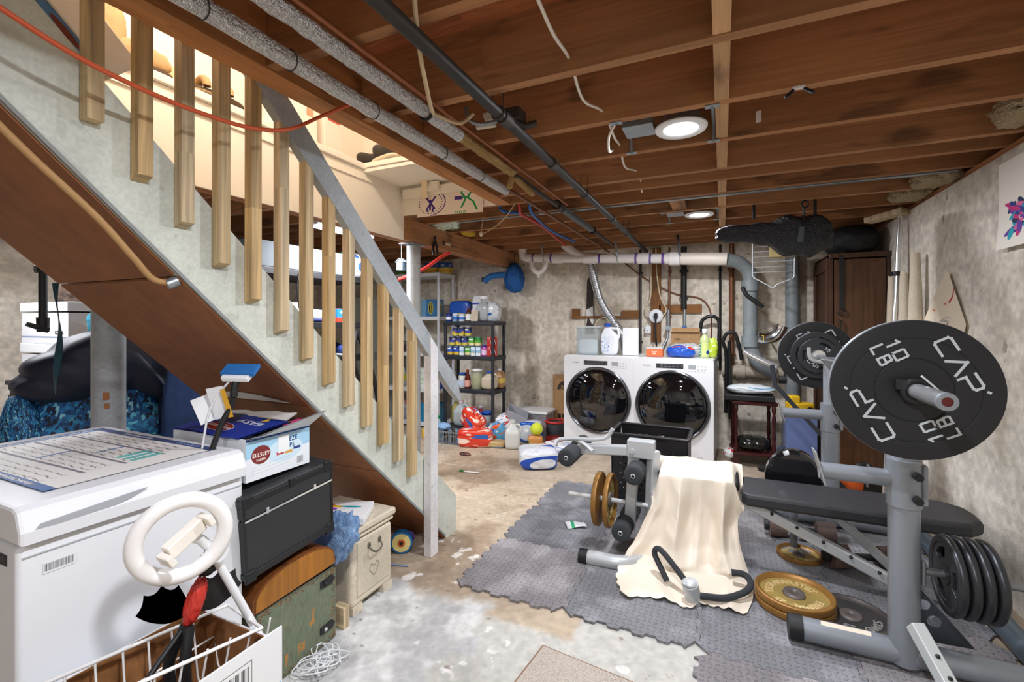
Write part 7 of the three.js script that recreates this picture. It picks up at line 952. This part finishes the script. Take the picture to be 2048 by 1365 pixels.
// ---------- beyond and above the stairs ----------
{
  const dk = mat('#1b1a1c', 0.5), sp = cv(256, 256, (c) => { c.fillStyle = '#8a9094'; c.fillRect(0, 0, 256, 256); let q = 9; const r = () => { q = (q * 1103515245 + 12345) & 0x7fffffff; return q / 0x7fffffff; }; for (let i = 0; i < 5000; i++) { c.fillStyle = ['#6d7479', '#b4babd', '#7c8388'][i % 3]; c.fillRect(r() * 256, r() * 256, 3, 3); } });
  sp.wrapS = sp.wrapT = THREE.RepeatWrapping; sp.repeat.set(4, 4);
  const t = thing('black_rack', 'black metal storage rack beyond the stairs holding shoes and boxes', 'shelf');
  for (const y of [0.3, 0.98, 1.28, 1.69]) part(t, 'shelf_board', B(0.55, 0.05, 1.25, -3.3, y - 0.025, -2.78, 0.004), dk); for (const x of [-3.55, -3.05]) for (const z of [-3.38, -2.18]) part(t, 'post', B(0.035, 1.7, 0.035, x, 0.85, z, 0.003), dk);
  for (const z of [-2.9, -2.6, -2.4]) part(t, 'hanging_cable', Tb([[-3.02, 1.66, z], [-3.015, 1.55, z + 0.02], [-3.02, 1.4, z], [-3.03, 1.32, z - 0.03]], 0.005, null, 6), black);
  one('speckled_slab', 'long grey speckled foam slab on top of the black rack', 'slab', B(0.5, 0.19, 1.0, 0, 0.095, 0, 0.006), mat('#9da1a4', 0.8, { map: sp }), { pos: [-3.28, 1.691, -2.7] });
  one('white_blue_bag', 'white and blue plastic bag stuffed on the end of the black rack', 'bag', blob(0.3, 0.26, 0.22, { amp: 0.15, f: 3, s: 6, flat: 0.9 }).translate(0, 0.12, 0), mat('#ffffff', 0.4, { map: blotch('#dfe6ee', ['#6a9ad0', '#f4f6f8', '#3f6fb0', '#4a9a5a'], 14, 128, 128, 30) }), { pos: [-3.22, 1.691, -3.32], keep: 1 });
  const shoe = (lab, pos, turn, m, m2, g) => { const s = thing('sports_shoe', lab, 'shoe', pos, turn, g); part(s, 'upper', blob(0.26, 0.1, 0.09, { e: 2.4, amp: 0.03, f: 4, s: 2, flat: 0.8, fn: (x, y, z) => [x, y + 0.055 + (x < 0 ? 0.035 * st(0, -0.13, x) : -0.02 * st(0, 0.13, x)), z] }), m); part(s, 'sole', blob(0.27, 0.03, 0.095, { e: 3, amp: 0, n: 14 }).translate(0, 0.015, 0), m2); part(s, 'laces', [0, 1, 2, 3].map(k => B(0.006, 0.006, 0.05, 0.0 + k * 0.02, 0.09 - k * 0.009, 0, 0.002)), m2); return s; };
  const wh = mat('#e6e8ec', 0.5), nv = mat('#26366f', 0.5);
  shoe('white and navy sports shoe on the upper level of the black rack', [-3.12, 1.281, -2.88], 0.3, wh, nv); shoe('navy sports shoe with white sole on the lower level of the black rack', [-3.12, 0.981, -3.12], -0.3, nv, wh); shoe('white sports shoe with navy sole beside the navy shoe', [-3.14, 0.981, -2.9], 0.2, wh, nv);
  boxP('shoe_box', 'red and blue shoe box on the black rack', -3.2, 1.281, -3.15, 0.24, 0.12, 0.18, bandT(['#2c7fc4', '#2c7fc4', '#d8402c'])); boxP('parcel', 'small brown parcel with a white label on the black rack', -3.25, 1.281, -2.65, 0.2, 0.16, 0.2, fineTex);
  one('stroller_frame', 'black folded stroller frame hanging on the black rack', 'frame', [Tb([[-3.0, 1.2, -3.2], [-2.98, 1.0, -3.3], [-2.98, 0.6, -3.45], [-3.0, 0.1, -3.5]], 0.02, null, 10), Tb([[-3.0, 1.2, -3.2], [-2.98, 0.95, -3.15], [-2.98, 0.5, -3.3], [-3.0, 0.1, -3.1]], 0.016, null, 10)], dk);
  const pc = thing('pale_cabinet', 'pale grey green metal cabinet against the back wall', 'cabinet', [-4.2, 0, -4.88]); part(pc, 'body', B(0.44, 1.6, 0.4, 0, 0.8, 0, 0.006), mat('#b9c0b8', 0.5)); part(pc, 'door', B(0.42, 1.5, 0.012, 0, 0.82, 0.206, 0.003), mat('#b3bab2', 0.5)); part(pc, 'handle', B(0.012, 0.1, 0.02, 0.16, 0.85, 0.22, 0.003), galv);
  // dresser, boxes and coats behind the freezer
  const d = thing('dark_dresser', 'dark carved dresser behind the coats', 'dresser', [-4.15, 0, -1.75]); part(d, 'body', [B(0.9, 0.84, 0.5, 0, 0.42, 0, 0.006), B(0.94, 0.03, 0.54, 0, 0.852, 0, 0.008)], dk);
  for (const x of [-0.22, 0.22]) for (const y of [0.2, 0.6]) { const w = part(d, 'drawer', B(0.42, 0.34, 0.02, x, y, 0.255, 0.006), mat('#2a201c', 0.45)); part(w, 'drawer_carving', [blob(0.3, 0.03, 0.02, { amp: 0.3, f: 9 }).translate(x, y + 0.12, 0.268)], dk); }
  for (const [y, lab] of [[0.868, 'lower white file box with a handle label on the dresser'], [1.14, 'upper white file box stacked on the dresser']]) {
    const b = thing('file_box', lab, 'box', [-4.02, y, -1.65]); part(b, 'body', B(0.62, 0.2, 0.36, 0, 0.1, 0, 0.004), mat('#e4e6e9', 0.6)); part(b, 'lid', B(0.632, 0.06, 0.372, 0, 0.24, 0, 0.004), mat('#eceef0', 0.6)); part(b, 'base_band', B(0.622, 0.008, 0.362, 0, 0.045, 0, 0), mat('#8fa0bc', 0.6));
    print(b, 'box_label', 0.1, 0.02, cv(256, 48, (c) => { c.fillStyle = '#4a4c50'; c.fillRect(0, 0, 256, 48); txt(c, 'BANKERS BOX', 128, 25, 'bold 30px sans-serif', '#e6e8ea'); }), [0.2, 0.075, 0.182]);
  }
  one('brown_coat_heap', 'dark brown clothes heaped on the upper file box', 'clothes', blob(0.4, 0.16, 0.3, { amp: 0.2, f: 4, s: 4, flat: 0.7 }).translate(0, 0.05, 0), mat('#3f2e22', 0.9), { pos: [-3.98, 1.412, -1.7] });
  one('wall_shelf_board', 'orange brown wooden shelf board on the wall behind the file boxes', 'board', [B(1.4, 0.05, 0.4, -4.4, 1.62, -2.3, 0.003), B(1.4, 0.16, 0.03, -4.4, 1.72, -2.12, 0.003), B(0.04, 1.6, 0.3, -3.75, 0.8, -2.3, 0.003), B(0.04, 1.6, 0.3, -5.05, 0.8, -2.3, 0.003)], W('#a8743a', 0.7, oldTex));
  const camo = cv(512, 512, (c) => { c.fillStyle = '#145a94'; c.fillRect(0, 0, 512, 512); let q = 21; const r = () => { q = (q * 1103515245 + 12345) & 0x7fffffff; return q / 0x7fffffff; }; const cs = ['#0e3c74', '#1f7ab8', '#0c2346', '#2a94cc', '#0a1830', '#63c0e0', '#9adbe8']; for (let i = 0; i < 1500; i++) { c.fillStyle = cs[Math.min(6, Math.floor(r() * 6.35))]; c.save(); c.translate(r() * 512, r() * 512); c.rotate(Math.floor(r() * 6) * 0.52); const l = 10 + r() * 26; c.beginPath(); c.moveTo(0, 0); c.lineTo(l, 3); c.lineTo(l * 0.9, 10); c.lineTo(l * 0.4, 8); c.lineTo(l * 0.3, 16); c.lineTo(-2, 13); c.fill(); c.restore(); } }); camo.wrapS = camo.wrapT = THREE.RepeatWrapping; camo.repeat.set(3, 2);
  const face = 67 * R;
  const cj = thing('camo_jacket', 'bright blue camouflage winter jacket draped by the steel column', 'jacket', [-2.88, 0, -1.27], face);
  part(cj, 'body', blob(0.68, 0.98, 0.24, { e: 2.8, amp: 0.1, f: 3, s: 3, n: 32, fn: (x, y, z) => [x * (1 - 0.25 * st(-0.1, 0.45, y)), y + 0.62, z + 0.02 * Math.sin(y * 22)] }), mat('#ffffff', 0.6, { map: camo }), { keep: 1 }); part(cj, 'sleeve', blob(0.16, 0.6, 0.16, { e: 2.2, amp: 0.1, f: 3, s: 5, fn: (x, y, z) => [x - 0.26 - y * 0.08, y + 0.64, z + 0.05] }), mat('#ffffff', 0.6, { map: camo }), { keep: 1 });
  const pj = thing('puffer_jacket', 'navy quilted puffer jacket slung over the camouflage jacket', 'jacket', [-2.86, 0, -1.26], face);
  part(pj, 'body', blob(0.56, 0.26, 0.28, { e: 2.4, amp: 0.06, f: 3, s: 6, n: 32, fn: (x, y, z) => { const k = 1 + 0.09 * Math.abs(Math.sin((x * 0.6 + y) * 24)); return [x * k, y * k * (1.25 + x) + 1.08 + 0.28 * x - (x > 0.12 ? 1.2 * (x - 0.12) : 0), z * k + 0.03]; } }), mat('#1d2338', 0.5)); part(pj, 'hanging_side', blob(0.15, 0.5, 0.18, { e: 2.4, amp: 0.06, f: 3, s: 8, n: 26, fn: (x, y, z) => { const k = 1 + 0.06 * Math.abs(Math.sin(y * 28)); return [x * k + 0.3, y + 0.84, z * k + 0.02]; } }), mat('#1d2338', 0.5));
  one('jeans', 'blue denim jeans hanging beside the puffer jacket', 'trousers', blob(0.22, 0.8, 0.14, { e: 2.6, amp: 0.09, f: 4, s: 4, fn: (x, y, z) => [x * (1 + 0.3 * st(0, -0.4, y)), y + 0.7, z] }), mat('#35548f', 0.85, { map: fineTex }), { pos: [-2.56, 0, -1.5], rot: [0, face, 0] });
  one('teal_blanket', 'turquoise folded blanket on the shelf behind the column', 'blanket', blob(0.3, 0.16, 0.2, { e: 3, amp: 0.08, f: 4, s: 2 }).translate(0, 0.08, 0), mat('#1f8fae', 0.7), { pos: [-3.3, 1.2, -1.52] }); one('brown_crate', 'brown cardboard crate under the turquoise blanket', 'box', B(0.34, 1.19, 0.3, 0, 0.6, 0, 0.004), card, { pos: [-3.3, 0, -1.52] });
  const bp = thing('hang_pole', 'short black pole with a clamp hanging below the stair soffit', 'pole', [-2.55, 0, -0.93]); part(bp, 'pole', C(0.014, 0.014, 0.7, 0, 1.59, 0), black); part(bp, 'clamp', [C(0.021, 0.019, 0.06, 0, 1.27, 0), C(0.009, 0.012, 0.07, 0.01, 1.26, 0.02, 1.2)], black); part(bp, 'upper_clamp', B(0.045, 0.035, 0.04, -0.01, 1.5, 0, 0.008), black); part(bp, 'hanger_wire', C(0.003, 0.003, 0.2, 0, 2.0, 0), black);
  one('teal_strap', 'dark teal webbing strap hanging beside the black pole', 'strap', sheet((u, v) => [-2.5 + u * 0.035 + 0.01 * Math.sin(v * 9), 0.98 + v * 0.46, -0.95 + 0.012 * Math.sin(v * 8 + u)], 3, 20, 0.002), mat('#1d4a58', 0.7));
}
// things in the hall beside the stairs
{
  const bt = thing('work_boot', 'tan lace-up boot on the hall ledge above the stairs', 'shoe', [-2.33, 2.363, -1.13], 1.35), lm = mat('#b79468', 0.75), so = mat('#4a3626', 0.8);
  part(bt, 'upper', [blob(0.3, 0.12, 0.11, { e: 2.4, amp: 0.06, f: 4, s: 2, flat: 0.8 }).translate(0, 0.075, 0), blob(0.13, 0.22, 0.11, { e: 2.8, amp: 0.06, f: 4, s: 3 }).translate(-0.08, 0.15, 0)], lm); part(bt, 'sole', blob(0.31, 0.045, 0.115, { e: 3.2, amp: 0.02, f: 9, n: 16 }).translate(0, 0.023, 0), so);
  const b2 = thing('tan_sandal', 'tan strapped sandal lying next to the boot on the ledge', 'shoe', [-2.29, 2.363, -1.47], 1.5); part(b2, 'sole', blob(0.28, 0.05, 0.1, { e: 3, amp: 0.03, f: 8, n: 18 }).translate(0, 0.026, 0), so); for (const x of [0.05, -0.06]) part(b2, 'strap', To(0.045, 0.019, x, 0.05, 0, 0, Math.PI / 2, 0, 20, 8, Math.PI), lm);
  const hat = thing('sun_hat', 'tan cap with printed lettering beside the boot on the ledge', 'hat', [-2.36, 2.363, -1.3], 0.9); part(hat, 'crown', L([[0, 0.11], [0.05, 0.1], [0.085, 0.06], [0.095, 0]], 24), mat('#cdb48c', 0.85)); part(hat, 'peak', blob(0.16, 0.012, 0.15, { e: 2.4, amp: 0, n: 14 }).translate(0.11, 0.01, 0), mat('#bfa57c', 0.85));
  const wb = thing('white_carton_stack', 'white printed carton standing on the hall ledge behind the balusters', 'box', [-2.36, 2.363, -1.92]); part(wb, 'body', B(0.16, 0.34, 0.36, 0, 0.17, 0, 0.004), mat('#ece4d8', 0.6)); print(wb, 'print', 0.34, 0.3, cv(256, 256, (c) => { c.fillStyle = '#efe7dc'; c.fillRect(0, 0, 256, 256); c.fillStyle = '#b9b2a8'; for (let i = 0; i < 12; i++) c.fillRect(16, 20 + i * 11, 60 + (i * 17) % 30, 3); c.fillStyle = '#8fa3bc'; c.fillRect(30, 170, 60, 40); c.fillStyle = '#c89a7a'; c.fillRect(200, 90, 40, 40); c.strokeStyle = '#a8a098'; c.strokeRect(110, 20, 76, 200); }), [0.0812, 0.17, 0, 0, Math.PI / 2, 0]);
  const c3 = thing('red_white_box', 'red and white panel box in the hall beside the handrail top', 'box', [-2.4, 2.363, -2.3]); part(c3, 'body', B(0.1, 0.36, 0.16, 0, 0.18, 0, 0.004), mat('#ece2d6', 0.6)); part(c3, 'printed_patch', B(0.002, 0.07, 0.1, 0.051, 0.28, 0, 0), mat('#c8503a', 0.6));
  const sm2 = (lab, pos, turn) => { const s = thing('black_sneaker', lab, 'shoe', pos, turn); part(s, 'upper', blob(0.27, 0.11, 0.095, { e: 2.4, amp: 0.03, f: 4, s: 3, flat: 0.8, fn: (x, y, z) => [x, y + 0.065 + (x < 0 ? 0.04 * st(0, -0.13, x) : -0.02 * st(0, 0.13, x)), z] }), mat('#26231f', 0.55)); part(s, 'sole', blob(0.28, 0.04, 0.1, { e: 3, amp: 0, n: 16 }).translate(0, 0.02, 0), mat('#e2d2b8', 0.6)); part(s, 'laces', [0, 1, 2, 3].map(k => B(0.006, 0.006, 0.055, 0.01 + k * 0.02, 0.11 - k * 0.009, 0, 0.002)), mat('#d8c8b0', 0.7)); };
  sm2('black sneaker with cream sole at the edge of the hall floor', [-2.08, 2.367, -2.5], -0.25); sm2('black sneaker pushed against the hall wall behind its pair', [-2.28, 2.367, -2.6], 0.1);
  const tn = thing('tan_slipper', 'tan slipper beside the black sneakers on the hall floor', 'shoe', [-1.8, 2.367, -2.5], 0.1); part(tn, 'upper', blob(0.22, 0.09, 0.09, { e: 2.4, amp: 0.06, f: 4, s: 5, flat: 0.8 }).translate(0, 0.045, 0), mat('#c2a06e', 0.8)); part(tn, 'sole', blob(0.24, 0.025, 0.095, { e: 3, amp: 0, n: 14 }).translate(0, 0.013, 0), mat('#6b5236', 0.8));
  const gb = thing('game_box', 'flat blue and red printed game box lying along the stair treads', 'box', [-1.75, 2.1, -0.56]); gb.rotation.x = -0.765; part(gb, 'lid', B(0.3, 0.07, 0.36, 0, 0.0, 0, 0.004), mat('#ffffff', 0.5, { map: blotch('#4a7fb8', ['#5a8fc8', '#3f74b0', '#6a2f2a', '#e6e9ec', '#c8202a'], 9, 128, 128, 40) }), { keep: 1 }); part(gb, 'tray', B(0.31, 0.1, 0.37, 0, 0.085, -0.02, 0.004), mat('#e0dcd6', 0.6));
}
renderer.render(scene, camera);
